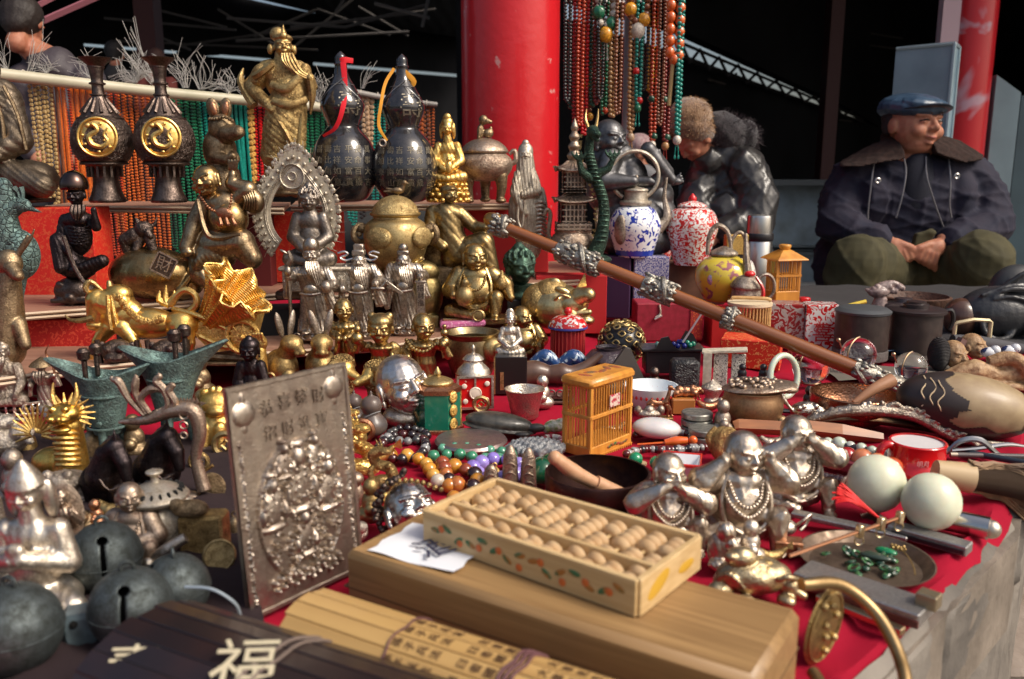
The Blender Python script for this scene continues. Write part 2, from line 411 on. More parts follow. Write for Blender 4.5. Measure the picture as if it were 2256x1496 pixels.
def sheet(name,label,px0,px1,d,yt,m,yt2=None,yb=None,t=.06):
 A,s=atd(px0,370,d);C,_=atd(px1,370,d);zt=zof(yt,d);zt2=zof(yt if yt2 is None else yt2,d);zb=GZ if yb is None else zof(yb,d)
 w=C.x-A.x;root=thing(name,label,'wall panel',(A.x,A.y,zb))
 B().prism([(0,0),(w,0),(w,zt2-zb),(0,zt-zb)],t).out('sheet',m,root,smooth=False)
 return root,w,zt-zb
r_,w,h=sheet('steel_counter','low blue grey steel counter with scuffed paint behind the man',1500,2240,4.9,404,M_blue)
B().box((w/2,-.05,h+.01),(w,.2,.03)).out('counter_top',mat((.05,.06,.065),.5),r_)
for zz in(h-.30-.05,h-.38,.30):B().box((w/2,-.045,zz),(w,.03,.025)).out('rail',mat((.07,.09,.10),.5),r_)
sheet('steel_partition','pale blue grey sheet partition at the right edge of the picture',2168,2224,4.5,178,mat((.20,.27,.30),.45,col2=(.15,.2,.225),ns=4),214)
sheet('steel_partition','darker teal sheet partition in the right corner behind the red column',2226,2420,4.6,220,mat((.06,.10,.12),.4,col2=(.045,.07,.085),ns=4),225)
b=B();b.box((2.9,4.4,GZ+.06),(3.5,.9,.12));struct('pavement',b,mat((.26,.27,.27),.85,col2=(.2,.2,.2),ns=3))
# ---------------------------------------------------------------- stone ledge with the red cloth
E0=Vector((-.05,.262));E1=Vector((.213,.532));E2=Vector((.496,.822));E3=Vector((.679,1.102));E4=Vector((1.05,1.67));E5=Vector((1.2,2.45))
edge=[Vector((-.45,-.15)),E0,E1,E2,E3,E4,E5]
M_stone=mat((.22,.195,.165),.85,col2=(.085,.075,.065),mix=.52,ns=9,sharp=.2,bump=.9,bs=34,bd=.006,det=6)
r=thing('stone_ledge','weathered grey stone ledge carrying the red cloth and the goods','ledge',(0,0,GZ));r['kind']='structure';del r['category'];del r['label']
poly=[(e.x-.012,e.y+.012) for e in edge]+[(-2.2,2.45),(-2.2,-.15)]
b=B();b.prism(poly,.29,(0,0,.145),axis='Z');b.out('stone_base',M_stone,r,smooth=False)
b=B();b.prism([(e.x+.012,e.y-.012) for e in edge]+[(-2.2,2.45),(-2.2,-.15)],.10,(0,0,.335),axis='Z');b.out('coping',mat((.24,.20,.16),.85,col2=(.11,.09,.07),mix=.5,ns=14,sharp=.2,bump=1.,bs=30,bd=.006,det=6),r,smooth=False)
def ledge_block(A,C,z0,z1,nm='stone_block'):
 d=C-A;n=Vector((d.y,-d.x)).normalized();L=d.length;nx,nz=14,8;V=[]
 for i in range(nx+1):
  for j in range(nz+1):
   u=i/nx;v=j/nz;e=min(u,1-u,(v),(1-v));o=.018+.004*rnd.random()-(0.014 if e<.02 else 0)
   V.append((A.x+d.x*(u*.985+.007)+n.x*o,A.y+d.y*(u*.985+.007)+n.y*o,z0+(z1-z0)*v))
 f=[(i*(nz+1)+j,(i+1)*(nz+1)+j,(i+1)*(nz+1)+j+1,i*(nz+1)+j+1) for i in range(nx) for j in range(nz)]
 bb=B().add(V,f);bb.out(nm,M_stone,r)
pts_=[E0,E0.lerp(E1,.6),E1.lerp(E2,.45),E2.lerp(E3,.12),E2.lerp(E3,.9),E3.lerp(E4,.6),E4]
for i in range(len(pts_)-1):
 ledge_block(pts_[i],pts_[i+1],.302,.392,'stone_block');
for i in range(len(pts_)-2):
 ledge_block(pts_[i].lerp(pts_[i+1],.5),pts_[i+1].lerp(pts_[i+2],.5),.03,.292,'stone_block')
b0=[meshof(B().box((0,0,0),(.285,.285,.05),bev=.008),'paving_slab',mat(c,.85,col2=(.17,.13,.10),ns=12,mix=.55,bump=.8,bs=30,bd=.006),False) for c in((.30,.24,.19),(.26,.215,.18))]
pv=thing('paving','','',(0,0,GZ+.026));del pv['category'];del pv['label'];pv['kind']='structure'
for i in range(9):
 for j in range(12):
  x,y=-.1+i*.3,.05+j*.3
  if x-.45>(y-.75)*.72-.55:inst('paving_slab',b0[rnd.random()<.5],pv,(x,y,rnd.uniform(-.004,.004)),(0,0,rnd.uniform(-.01,.01)))
def edge_x(y):
 for a,c in zip(edge[:-1],edge[1:]):
  if a.y<=y<=c.y:return a.x+(c.x-a.x)*(y-a.y)/(c.y-a.y)
 return edge[-1].x
V=[];nx,ny=150,170
def cz(x,y,u):
 z=.0025*math.sin(x*31+y*17+2*math.sin(y*9))+.0016*math.sin(x*70-y*43)
 z+=.0045*math.exp(-((x-.9*y+.33)/.012)**2)*(.5+.5*math.sin(y*7))
 z+=.0035*math.exp(-((x-.85*y+.22)/.008)**2)
 for k,(cx,w) in enumerate(((.03,.009),(.072,.006),(.125,.008))):z+=.005*math.exp(-(((x-edge_x(y))/1+cx+.02*math.sin(y*14+k*2))/w)**2)
 return z
for j in range(ny+1):
 v=j/ny;y=-.1+2.5*v**1.35;xr=edge_x(y)
 for i in range(nx+1):
  u=i/nx;x=-1.9+(xr+1.9)*u**.7;V.append((x,y,cz(x,y,u)-.004))
f=[(j*(nx+1)+i,j*(nx+1)+i+1,(j+1)*(nx+1)+i+1,(j+1)*(nx+1)+i) for j in range(ny) for i in range(nx)]
n0=len(V)
for j in range(ny+1):
 x,y,z=V[j*(nx+1)+nx];V.append((x+.006,y-.006,-.012-.006*math.sin(j*.9)))
f+=[(j*(nx+1)+nx,n0+j,n0+j+1,(j+1)*(nx+1)+nx) for j in range(ny)]
b=B().add(V,f);o=b.out('table_cloth',mat((.34,.005,.024),.85,col2=(.22,.004,.018),ns=9,sharp=.3,det=6,bump=.5,bs=26,bd=.004,spec=.15));tag(o,'crimson cloth with creases spread over the stone ledge','cloth')
# ---------------------------------------------------------------- stepped display shelves
M_board=mat((.34,.19,.13),.5,col2=(.24,.12,.08),ns=6,stretch=(1,8,1))
M_lip=mat((.55,.44,.32),.5,col2=(.42,.30,.2),ns=8)
M_broc=mat((.60,.025,.015),.55,col2=(.60,.06,.03),mix=.57,ns=22,sharp=.03,dist=1.6,det=1)
M_broc2=mat((.58,.02,.012),.5,col2=(.5,.10,.03),mix=.6,ns=16,sharp=.03,dist=2,det=1)
M_redcl=mat((.45,.012,.015),.7,col2=(.36,.01,.012),ns=4)
def shelf(name,label,pts,depth,t=.008):
 """pts: front edge points (world); board with two thin lips"""
 root=thing(name,label,'shelf',pts[0]);O=pts[0];V=[]
 for p in pts:
  q=p-O;V+=[(q.x,q.y),]
 back=[(p.x-O.x-.05,p.y-O.y+depth) for p in reversed(pts)]
 for zz,m,nm,dy in((-t*.5,M_board,'board',.004),):
  B().prism([(x,y+dy) for x,y in V]+back,t,(0,0,zz),axis='Z').out(nm,m,root,smooth=False)
 for dz in(-.002,-.0095):
  bb=B();bb.tube([Vector((p.x-O.x,p.y-O.y,p.z-O.z+dz)) for p in pts],.0028,4,1,flat=(1,1));bb.out('edge_strip',M_lip,root)
 return root
SU1=[atd(60,446,1.72)[0],atd(620,462,1.70)[0]];zU=SU1[0].z
SU1=[at(60,447,.280)[0]*1.,None];
zU=.276
SU1=[atd(100,449,1.72)[0],atd(625,461,1.64)[0]]
SU2=[atd(640,452,1.78)[0],atd(1135,450,1.86)[0]]
for S in(SU1,SU2):
 for p in S:p.z=(S[0].z+S[1].z)/2
shelf('upper_shelf','left upper wooden shelf under the two medallion vases',SU1,.25)
shelf('upper_shelf','right upper wooden shelf under the two black gourds',SU2,.25)
ZL,ZR=SU1[0].z,SU2[0].z
ZM=.12;ZB=.055
SM=[at(-120,703,ZM)[0],at(50,690,ZM)[0],at(350,668,ZM)[0],at(645,645,ZM)[0]]
shelf('middle_shelf','middle wooden shelf under the laughing monk and his sack',SM,.42)
SM2=[at(660,655,ZM)[0],at(960,640,ZM)[0],at(1330,612,ZM)[0]]
shelf('middle_shelf','middle shelf board running behind the silver figures to the red box',SM2,.36)
SB=[at(-120,850,ZB)[0],at(130,815,ZB)[0],at(480,782,ZB)[0],at(880,757,ZB)[0],at(1110,722,ZB)[0]]
shelf('bottom_shelf','lowest reddish brown shelf step carrying the golden ox cart',SB,.28)
def bbox(name,label,cat,px0,px1,pyb,z,h,dep,m,rz=0,lid=False,group=None,d=None,smooth=False):
 """a real box whose front bottom edge is seen between px0 and px1 at pyb; h, dep in photo pixels"""
 root=put(name,label,cat,(px0+px1)/2,pyb,z,rz,group,d);w=px1-px0
 B().box((0,dep/2,h/2),(w,dep,h),bev=1.2).out('body',m,root,smooth=False)
 if lid:B().box((0,dep/2,h+2),(w+3,dep+3,9),bev=1).out('lid',m,root,smooth=False)
 return root
Mb=mat((.58,.02,.012),.55,col2=(.62,.08,.03),mix=.55,ns=.13,sharp=.03,dist=1.5,det=1)
bbox('brocade_box','red brocade box behind the thin monk on the middle shelf','box',-60,218,660,ZM,200,90,Mb,d=1.58)
bbox('brocade_box','red brocade box seen through the flame edged halo','box',575,752,622,ZM,152,60,Mb,d=1.74)
bbox('brocade_box','red box behind the bronze armchair and the long pipe','box',1025,1208,600,ZM,140,60,M_redcl,d=1.92)
bbox('brocade_box','dark red box behind the sack carrying monk','box',450,600,640,ZM,172,60,mat((.10,.008,.008),.7),d=1.70)
o=bbox('red_riser','red brocade covered step below the middle shelf on the left','riser',-100,236,822,ZB,118,60,mat((.42,.012,.008),.6,col2=(.60,.06,.03),mix=.56,ns=.1,sharp=.04,dist=1.5,det=1),rz=4,d=1.42)
o=bbox('shade_block','black block painting the shaded gap under the middle shelf','riser',240,660,790,ZB,105,90,mat((.012,.012,.014),.8),rz=9,d=1.5)  # black block added where there is only shade below the shelf
bbox('red_riser','plain red cloth covered box behind the brass pig head','riser',1180,1335,735,0,128,60,M_redcl,d=1.80)
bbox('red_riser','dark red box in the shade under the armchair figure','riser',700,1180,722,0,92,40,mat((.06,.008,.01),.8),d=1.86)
def filler_sheet(name,label,px,m,z=.004):
 P=[at(x,y,z)[0] for x,y in px];O=P[0];n=26;V=[]
 for i in range(n+1):
  for j in range(n+1):
   u,v=i/n,j/n;p=P[0]*(1-u)*(1-v)+P[1]*u*(1-v)+P[2]*u*v+P[3]*(1-u)*v-O;V.append((p.x,p.y,p.z+.0035*math.sin(u*19+3*math.sin(v*7))*math.sin(v*15)+.002*math.sin(u*41+v*37)+.004))
 b=B().add(V,[(i*(n+1)+j,(i+1)*(n+1)+j,(i+1)*(n+1)+j+1,i*(n+1)+j+1) for i in range(n) for j in range(n)]);r=thing(name,label,'cloth',O);b.out('fabric',m,r)
filler_sheet('dark_stand_in','added black maroon sheet painting the shade under the iron bells and left figures',[(-200,1560),(600,1480),(505,960),(-200,960)],mat((.018,.008,.010),.9,bump=.4,bs=40,bd=.003))  # added dark sheet: shadow between the figures put into its colour
filler_sheet('dark_stand_in','added dark grey sheet for dark clutter under the black pots at the back right',[(1700,735),(2420,780),(2300,632),(1640,632)],mat((.030,.028,.030),.9,bump=.4,bs=40,bd=.003))  # added dark sheet in place of the dark clutter behind the pots
# ================================================================ sculptor's kit: everything in photo pixels, facing -Y
def P3(c,x,y,z):return(c[0]+x,c[1]+y,c[2]+z)
def head(root,c,r,m,name='head',smile=0.,ears=1.,yaw=0,tilt=0,nod=0,hair=None,brow=1.,vox=None,fat=0.,nose=1.,neck=True,mouth=True,extra=None,into=None):
 b=(into or B()).frame(c,(nod,tilt,yaw),r)
 _e=B.ell.__get__(b);b.ell=lambda c_,r_,rot=None,seg=0,rings=0:_e(c_,r_,rot,seg or 18,rings or 12)
 b.ell((0,.12,.18),(.80+.1*fat,.92,.86));b.ell((0,-.15,-.15),(.72+.16*fat,.72,.82));b.ell((0,-.32,-.66),(.44+.2*fat,.42,.32))
 for q in(-1,1):
  b.ell((q*.38,-.62,-.28),(.27+.1*smile,.24,.23+.06*smile));b.cap((q*.16,-.84,.20),(q*.56,-.66,.24+.05*smile),.085*brow,.075*brow,6)
  b.ell((q*.33,-.76,.0),(.15,.12,.075));b.ell((q*(.84+.1*fat),.05,-.08),(.10,.2,.30*ears),(0,0,0))
  if ears>1.05:b.ell((q*(.84+.1*fat),-.02,-.08-.3*ears),(.09,.13,.16))
  b.ell((q*.12,-.92,-.22),.09)
 b.cap((0,-.82,.15),(0,-1.0*nose,-.18),.075,.13,8)
 if mouth:
  b.tube([(-.27-.08*smile,-.74,-.46+.14*smile),(-.1,-.86,-.50),(.1,-.86,-.50),(.27+.08*smile,-.74,-.46+.14*smile)],[.04,.06,.06,.04],6)
  b.tube([(-.2,-.72,-.60-.06*smile),(0,-.80,-.66-.10*smile),(.2,-.72,-.60-.06*smile)],[.04,.075,.04],6)
 if fat:b.ell((0,-.2,-.78),(.6*fat+.2,.5,.25))
 if neck:b.cap((0,.15,-.5),(0,.15,-1.25),.42,.48)
 if hair=='bun':b.ell((0,.15,1.0),(.38,.38,.34));b.ell((0,.2,.42),(.88,.95,.72))
 if hair=='child':
  b.ell((0,.15,.45),(.90,.95,.62));b.ell((-.6,.1,.85),.3);b.ell((.6,.1,.85),.3)
 if hair=='fringe':b.ell((0,.12,.42),(.92,1.,.62));b.tube([(-.6,-.62,.45),(0,-.86,.62),(.6,-.62,.45)],[.1,.15,.1],6)
 if hair=='buddha':
  for i in range(9):
   t=R(90-i*13.5);n=max(1,int(15*math.cos(t)))
   for k in range(n):
    a=2*math.pi*k/n+i*.3;p=(.88*math.cos(t)*math.cos(a),.14+.98*math.cos(t)*math.sin(a),.32+.78*math.sin(t))
    if p[1]>-.58 or p[2]>.62:b.ell(p,.125,None,6,4)
  for k in range(14):
   a=k*2.4;h=k/14;b.ell((.36*math.cos(a)*(1-h*.8),.2+.36*math.sin(a)*(1-h*.8),1.08+.32*h),.12,None,6,4)
  b.ell((0,.2,1.1),(.36,.36,.3))
 if extra:extra(b)
 if into:del b.ell;b.frame();return b
 m=PLAIN.get(m.name,m)
 return b.out(name,m,root,vox=(vox or(.065 if r>20 else.085))*r)
def beard(root,c,pts,w,m,n=5,name='beard'):
 b=B()
 for k in range(n):
  o=(k-(n-1)/2)/max(1,(n-1)/2) if n>1 else 0
  b.tube([P3(c,p[0]+o*w*(.5+.5*math.sin(math.pi*min(1,i/(len(pts)-1)+.2))),p[1]-.15*w*(1-abs(o)),p[2]+abs(o)*w*.4*(i>0)) for i,p in enumerate(pts)],[w*.28,w*.34,w*.1],6,4)
 return b.out(name,m,root)
def beads_round(root,pts,r,m,name='bead_necklace',n=24,closed=False):
 P=crom(pts,8);L=np.concatenate([[0],np.cumsum(np.linalg.norm(np.diff(P,axis=0),axis=1))]);b=B()
 for k in range(n):
  t=L[-1]*k/(n if closed else n-1);b.sph([np.interp(t,L,P[:,i]) for i in range(3)],r,7,5)
 return b.out(name,m,root)
def lotus(root,c,w,h,m,n=14,name='lotus_base',y=.75):
 b=B();b.lathe([(w*.42,0),(w*.5,h*.08),(w*.38,h*.45),(w*.48,h*.9),(w*.46,h),(0,h)],28,c,y,1)
 for row,(z,rr,s) in enumerate(((.25,.46,1),(.72,.46,-1))):
  for k in range(n):
   a=2*math.pi*(k+.5*row)/n;b.ell((c[0]+w*rr*math.cos(a),c[1]+w*rr*math.sin(a)*y,c[2]+h*z),(w*.075,w*.075,h*.24),None,8,6)
 for k in range(30):
  a=2*math.pi*k/30;b.sph((c[0]+w*.47*math.cos(a),c[1]+w*.47*math.sin(a)*y,c[2]+h*.98),h*.05,5,4)
 return b.out(name,m,root)
def hand(b,p,r,d=(0,0,-1),fist=False):
 b.ell(p,r);d=np.array(d,float)
 for k in range(4):
  o=(k-1.5)*r*.5;b.cap((p[0]+o,p[1]-r*.3,p[2]),(p[0]+o+d[0]*r*1.3,p[1]-r*.3+d[1]*r*1.3,p[2]+d[2]*r*1.3),r*.26,r*.2,6)
def seated(root,w,h,m,hr=None,hm=None,hair='bun',arms='lap',base=0,smile=.2,ears=1.3,fold=1.6,tilt=0,yaw=0,ff=.35,vox=None,nod=8,hk={}):
 """cross-legged robed figure: w wide at the knees, h tall from the seat to the crown"""
 hr=hr or h*.135;zt=base;b=B()
 b.ell((0,4,zt+h*.13),(w*.40,w*.30,h*.14))
 for q in(-1,1):
  b.limb([(q*w*.14,0,zt+h*.15),(q*w*.40,-w*.16,zt+h*.10),(q*w*.02,-w*.34,zt+h*.075)],[h*.11,h*.095,h*.06])
  b.ell((q*w*.3,-w*.18,zt+h*.06),(w*.19,w*.16,h*.07))
 b.ell((0,3,zt+h*.33),(w*.25,w*.2,h*.22));b.ell((0,3,zt+h*.55),(w*.27,w*.17,h*.14));b.cap((0,3,zt+h*.6),(0,0,zt+h*.78),h*.09,h*.06)
 for q in(-1,1):
  sh=(q*w*.25,2,zt+h*.60)
  if arms=='lap' or(arms=='raise' and q<0):pts=[sh,(q*w*.36,-2,zt+h*.36),(q*w*.10,-w*.33,zt+h*.24)];hd=(q*w*.05,-w*.36,zt+h*.22)
  elif arms=='pray':pts=[sh,(q*w*.34,-4,zt+h*.38),(q*w*.04,-w*.30,zt+h*.48)];hd=(q*w*.02,-w*.31,zt+h*.54)
  elif arms=='knee':pts=[sh,(q*w*.36,-2,zt+h*.38),(q*w*.34,-w*.28,zt+h*.20)];hd=(q*w*.33,-w*.30,zt+h*.16)
  else:pts=[sh,(q*w*.42,-4,zt+h*.42),(q*w*.36,-w*.26,zt+h*.62)];hd=(q*w*.36,-w*.28,zt+h*.68)
  b.limb(pts,[h*.075,h*.075,h*.055]);b.ell(hd,(h*.045,h*.04,h*.055))
 b.out('robe',m,root,vox=vox or h*.016,disp=folds(fold,ff) if fold else None)
 head(root,(0,-2,zt+h-hr*(1.25 if hair in('bun','buddha') else 1)),hr,hm or m,smile=smile,ears=ears,hair=hair,tilt=tilt,yaw=yaw,nod=nod,**hk)
def standing(root,w,h,m,hr,hm=None,base=0,fold=1.4,hair=None,hat=None,smile=.1,sleeve=1.,arms=((-.4,.55,-.25),(.4,.55,-.25)),tilt=0,yaw=0,flare=1.,ff=.30,ears=1.,vox=None,hands=True,name='robe'):
 """robed figure, feet hidden by the hem; arms: where the two hands are, as fractions of w, h, w"""
 b=B();H_=h-hr*1.9
 b.lathe([(w*.30*flare,0),(w*.33*flare,H_*.03),(w*.27*flare,H_*.2),(w*.26,H_*.45),(w*.235,H_*.62),(w*.30,H_*.80),(w*.30,H_*.88),(w*.12,H_*.97),(w*.07,H_*1.02)],24,(0,0,base),.72)
 for i,q in enumerate((-1,1)):
  a=arms[i];sh=(q*w*.27,0,base+H_*.86);hd=(a[0]*w,a[2]*w,base+a[1]*h);el=((sh[0]+hd[0])/2+q*w*.10,-w*.04,min(sh[2],(sh[2]+hd[2])/2-H_*.06))
  b.limb([sh,el,hd],[w*.12,w*.12,w*.09])
  if sleeve:
   b.prism([(hd[0]-w*.07,hd[2]-base),(hd[0]+w*.07,hd[2]-base),(hd[0]+q*w*.16+w*.04,hd[2]-base-H_*.30*sleeve),(hd[0]+q*w*.02-w*.05,hd[2]-base-H_*.33*sleeve)],w*.14,(0,hd[1]+w*.06,base))
   b.limb([hd,(hd[0]+q*w*.08,hd[1]+w*.05,hd[2]-H_*.28*sleeve)],[w*.07,w*.08])
  if hands:b.ell((hd[0],hd[1]-w*.06,hd[2]),(w*.075,w*.075,w*.09))
 for q in(-1,1):b.ell((q*w*.12,-w*.22*flare,base+h*.012),(w*.09,w*.14,h*.02))
 b.out(name,m,root,vox=vox or max(h*.010,1.0),disp=folds(fold,ff) if fold else None)
 head(root,(0,-w*.03,base+h-hr*(1.0 if not hat else 1.05)-(hat or 0)),hr,hm or m,smile=smile,hair=hair,tilt=tilt,yaw=yaw,ears=ears)
def fatbuddha(root,w,h,m,hm=None,arms='knee',tilt=0,yaw=0,lean=0,base=0,hk={},necklace=True,folds_=1.3,hr=None,knees='one',nod=0,body_m=None,hz=0):
 hr=hr or h*.20;z=base;b=B()
 b.ell((0,6,z+h*.16),(w*.42,w*.32,h*.17))
 b.ell((lean*.4,0,z+h*.35),(w*.36,w*.31,h*.27));b.ell((lean*.8,4,z+h*.57),(w*.34,w*.23,h*.15))
 b.ell((lean*.4,-w*.24,z+h*.33),2.2)
 if knees=='one':
  b.limb([(w*.16,-3,z+h*.18),(w*.36,-w*.26,z+h*.30),(w*.34,-w*.32,z+h*.05)],[h*.11,h*.10,h*.065]);b.ell((w*.34,-w*.42,z+h*.03),(w*.08,w*.13,h*.035))
  b.limb([(-w*.16,-3,z+h*.15),(-w*.42,-w*.12,z+h*.10),(-w*.05,-w*.34,z+h*.07)],[h*.11,h*.095,h*.06])
 else:
  for q in(-1,1):b.limb([(q*w*.15,-3,z+h*.15),(q*w*.42,-w*.14,z+h*.11),(q*w*.02,-w*.33,z+h*.07)],[h*.11,h*.10,h*.06])
 for i,q in enumerate((-1,1)):
  a=arms if isinstance(arms,str) else arms[i];sh=(lean*.8+q*w*.28,3,z+h*.58)
  T={'knee':[(q*w*.42,-3,z+h*.38),(q*w*.36,-w*.30,z+h*.34)],'up':[(q*w*.46,0,z+h*.62),(q*w*.46,-4,z+h*.98)],
             'ear':[(q*w*.47,-w*.12,z+h*.60),(lean+q*hr*1.0,-hr*.6,z+h-hr*1.1)],'eye':[(q*w*.45,-w*.22,z+h*.60),(lean+q*hr*.45,-hr*1.15,z+h-hr*.95)],
             'mouth':[(q*w*.45,-w*.2,z+h*.52),(lean+q*hr*.25,-hr*1.15,z+h-hr*1.4)],'belly':[(q*w*.42,-6,z+h*.40),(q*w*.14,-w*.30,z+h*.36)],
             'side':[(q*w*.50,0,z+h*.44),(q*w*.60,-w*.10,z+h*.28)]}[a]
  b.limb([sh]+T,[h*.125,h*.125,h*.06]);b.ell(T[-1],(h*.055,h*.05,h*.06))
  if a in('eye','ear','mouth','up'):
   for k in range(4):b.cap(P3(T[-1],(k-1.5)*h*.022,-h*.03,0),P3(T[-1],(k-1.5)*h*.024-q*h*.01,-h*.035,h*.085),h*.016,h*.012,6)
 b.out('body',body_m or m,root,vox=h*.014,disp=(crease(h*.022,9./h,3) if hr>34 else folds(folds_,.28,(1,0,.5),2.0,zmax=z+h*.30)) if folds_ else None)
 b=B()
 for q in(-1,1):b.tube([(lean*.9+q*w*.18,-w*.08,z+h*.68),(lean*.6+q*w*.27,-w*.20,z+h*.48),(lean*.3+q*w*.24,-w*.26,z+h*.26),(q*w*.06,-w*.33,z+h*.17)],h*.022,6)
 b.tube([(-w*.2,-w*.26,z+h*.20),(0,-w*.33,z+h*.15),(w*.2,-w*.28,z+h*.20)],h*.022,6);b.out('robe_edge',m,root)
 head(root,(lean,-2,z+h-hr*.95+hz),hr,hm or m,smile=1,ears=1.4,fat=.7,tilt=tilt,yaw=yaw,nod=nod,neck=True,**hk)
 if necklace:beads_round(root,[(lean+-w*.2,-w*.12,z+h*.62),(lean*.7-w*.13,-w*.27,z+h*.46),(lean*.5,-w*.31,z+h*.40),(lean*.7+w*.13,-w*.27,z+h*.46),(lean+w*.2,-w*.12,z+h*.62)],h*.020,m,n=22)
def box_base(root,w,d,h,m,z=0,name='base',bev=1.5):return B().box((0,0,z+h/2),(w,d,h),bev=bev).out(name,m,root,smooth=False)
def rock(root,w,d,h,m,name='rock_base',seed=3,z=0):
 r_=random.Random(seed);b=B();b.ell((0,0,z+h*.4),(w*.5,d*.5,h*.5))
 for k in range(14):
  a=r_.random()*6.28;q=r_.uniform(.3,1);b.ell((w*.42*q*math.cos(a),d*.42*q*math.sin(a),z+h*r_.uniform(.1,.7)),(w*.14,d*.14,h*.28),(r_.random()*60,r_.random()*60,0))
 b.box((0,0,z+h*.08),(w*.95,d*.9,h*.16));return b.out(name,m,root,vox=w*.03)
def quad(root,L,h,m,neck=((.42,.62),(.55,.95)),hd=(.70,.95,.16),legs=1.,leg=None,fat=.2,snout=.12,tail=None,fold=None,name='body',vox=None,flip=1,stance=((-.34,-.40),(-.26,-.22),(.30,.34),(.36,.52)),horns=None,ears=True,hdrop=.08,legr=1.,y=.5):
 """four legged animal in profile facing +X (flip -1: facing -X); fractions of L and h"""
 b=B();X=lambda v:v*L*flip;bw=fat*L*y*2*.5
 b.ell((X(-.24),0,h*.52),(L*.19,bw,h*fat*.95));b.ell((X(0),0,h*.50),(L*.26,bw*.95,h*fat*.9));b.ell((X(.24),0,h*.54),(L*.18,bw,h*fat*1.05))
 nk=[(X(.28),0,h*.58)]+[(X(a),0,h*c) for a,c in neck];b.limb(nk,[h*fat*.8,h*fat*.62,h*fat*.45][:len(nk)])
 hx,hz,hr=hd;b.ell((X(hx),0,hz*h),(hr*L*.75,hr*L*.55,hr*L*.65));b.cap((X(hx),0,hz*h-1),(X(hx)+flip*snout*L,0,hz*h-hdrop*h),hr*L*.5,hr*L*.34)
 for q in(-1,1):
  b.ell((X(hx)+flip*hr*L*.2,q*hr*L*.42,hz*h+hr*L*.15),hr*L*.14)
  if ears:b.cap((X(hx)-flip*hr*L*.4,q*hr*L*.4,hz*h+hr*L*.4),(X(hx)-flip*hr*L*.7,q*hr*L*.65,hz*h+hr*L*.85),hr*L*.16,hr*L*.07,6)
 for i,(x0,x1) in enumerate(stance):
  yy=bw*.55*(1 if i%2 else-1);kx=(x0+x1)/2+(-.05 if i<2 else.04)
  b.limb([(X(x0),yy,h*.45),(X(kx),yy,h*.25*legs),(X(x1),yy,h*.05)],[h*fat*.55*legr,h*.055*legr,h*.042*legr]);b.ell((X(x1)+flip*2,yy,h*.03),(h*.07*legr,h*.055*legr,h*.035))
 if tail:b.limb([(X(a),0,h*c) for a,c in tail],[h*.05]*(len(tail)-1)+[h*.025])
 if horns:
  for q in(-1,1):b.tube([(X(hx)-flip*2,q*hr*L*.35,hz*h+hr*L*.4)]+[(X(hx+a),q*hr*L*(.5+c_),hz*h+e*h) for a,c_,e in horns],[hr*L*.22,hr*L*.16,hr*L*.04],8)
 return b.out(name,m,root,vox=vox or L*.014,disp=fold)
def pot(root,prof,m,name='body',seg=32,c=(0,0,0),fn=None,y=1.,n=3):return B().lathe(prof,seg,c,y,n,fn=fn).out(name,m,root)
def vessel(root,prof,wall,m,name='bowl',seg=32,c=(0,0,0),y=1.):
 inn=[(max(r-wall,0),z+(wall if i==0 else 0)) for i,(r,z) in enumerate(prof)][::-1]
 return B().lathe([(0,prof[0][1])]+list(prof)+[(inn[0][0],prof[-1][1])]+inn[1:]+[(0,inn[-1][1])],seg,c,y,1).out(name,m,root)
def ring_handle(root,c,Rr,r,m,name='ring_handle',rot=None,a0=0,a1=360,zs=1.):return B().torus(c,Rr,r,rot,32,8,zs,a0,a1).out(name,m,root)
# ================================================================ goods, upper half
def putq(name,label,cat,px,py,z=0.,rz=0.,group=None,d=None):
 r=put(name,label,cat,px,py,z,rz,group,d);L=Vector(r.location);s=r.scale.x
 return r,(lambda x,y,dy=0.:tuple((atd(x,y,L.y+dy*s)[0]-L)/s))
_cnt={}
def ordl(l):
 _cnt[l]=_cnt.get(l,0)+1;return l+', '+['leftmost','second','third','fourth','fifth'][_cnt[l]-1]+' of its group'
MS={k:metal(k) for k in('brass','gold','oldgold','silver','pewter','bronze','dark','darkest','verdigris','green','blueiron','rose','stone','copper')}
MO={k:metal(k,.9,.16,'swirl',bd=.002) for k in('brass','gold','oldgold','silver','pewter','bronze','dark','darkest','verdigris','rose','stone','green')}
MC={k:metal(k,.9,.22,'scales',bd=.002) for k in('brass','gold','oldgold','verdigris','silver','bronze','green')}
# ---- rail with bead strands
def rail_pt(px):
 if px<740:return atd(px,163+px*.103,1.93+px*.00062)
 return atd(px,196+(px-740)*.155,2.33+(px-740)*.0006)
def bar(name,label,cat,a,c,r0,r1,m):
 A,C=rail_pt(a)[0],rail_pt(c)[0];root=thing(name,label,cat,A);mid=(C-A)*.5
 B().tube([(0,0,0),tuple(mid-Vector((0,0,.004))),tuple(C-A)],[r0,(r0+r1)/2,r1],14,6).out('pole',m,root)
 bb=B()
 for k in range(5):
  p=(C-A)*(.12+.19*k);bb.torus(tuple(p),r0*.98,.0012,(0,0,90),14,5)
 bb.out('binding_wire',mat((.5,.45,.38),.5),root);return root
bar('bamboo_rail','pale bamboo rail carrying the coloured bead strands on the left','rail',-60,708,.0135,.0125,mat((.50,.45,.33),.45,col2=(.36,.34,.24),ns=12,stretch=(.3,1,1)))
bar('bamboo_rail','thinner grey rail end behind the two black gourds','rail',772,962,.008,.007,mat((.25,.23,.21),.5,col2=(.16,.15,.14),ns=12))
_bead={}
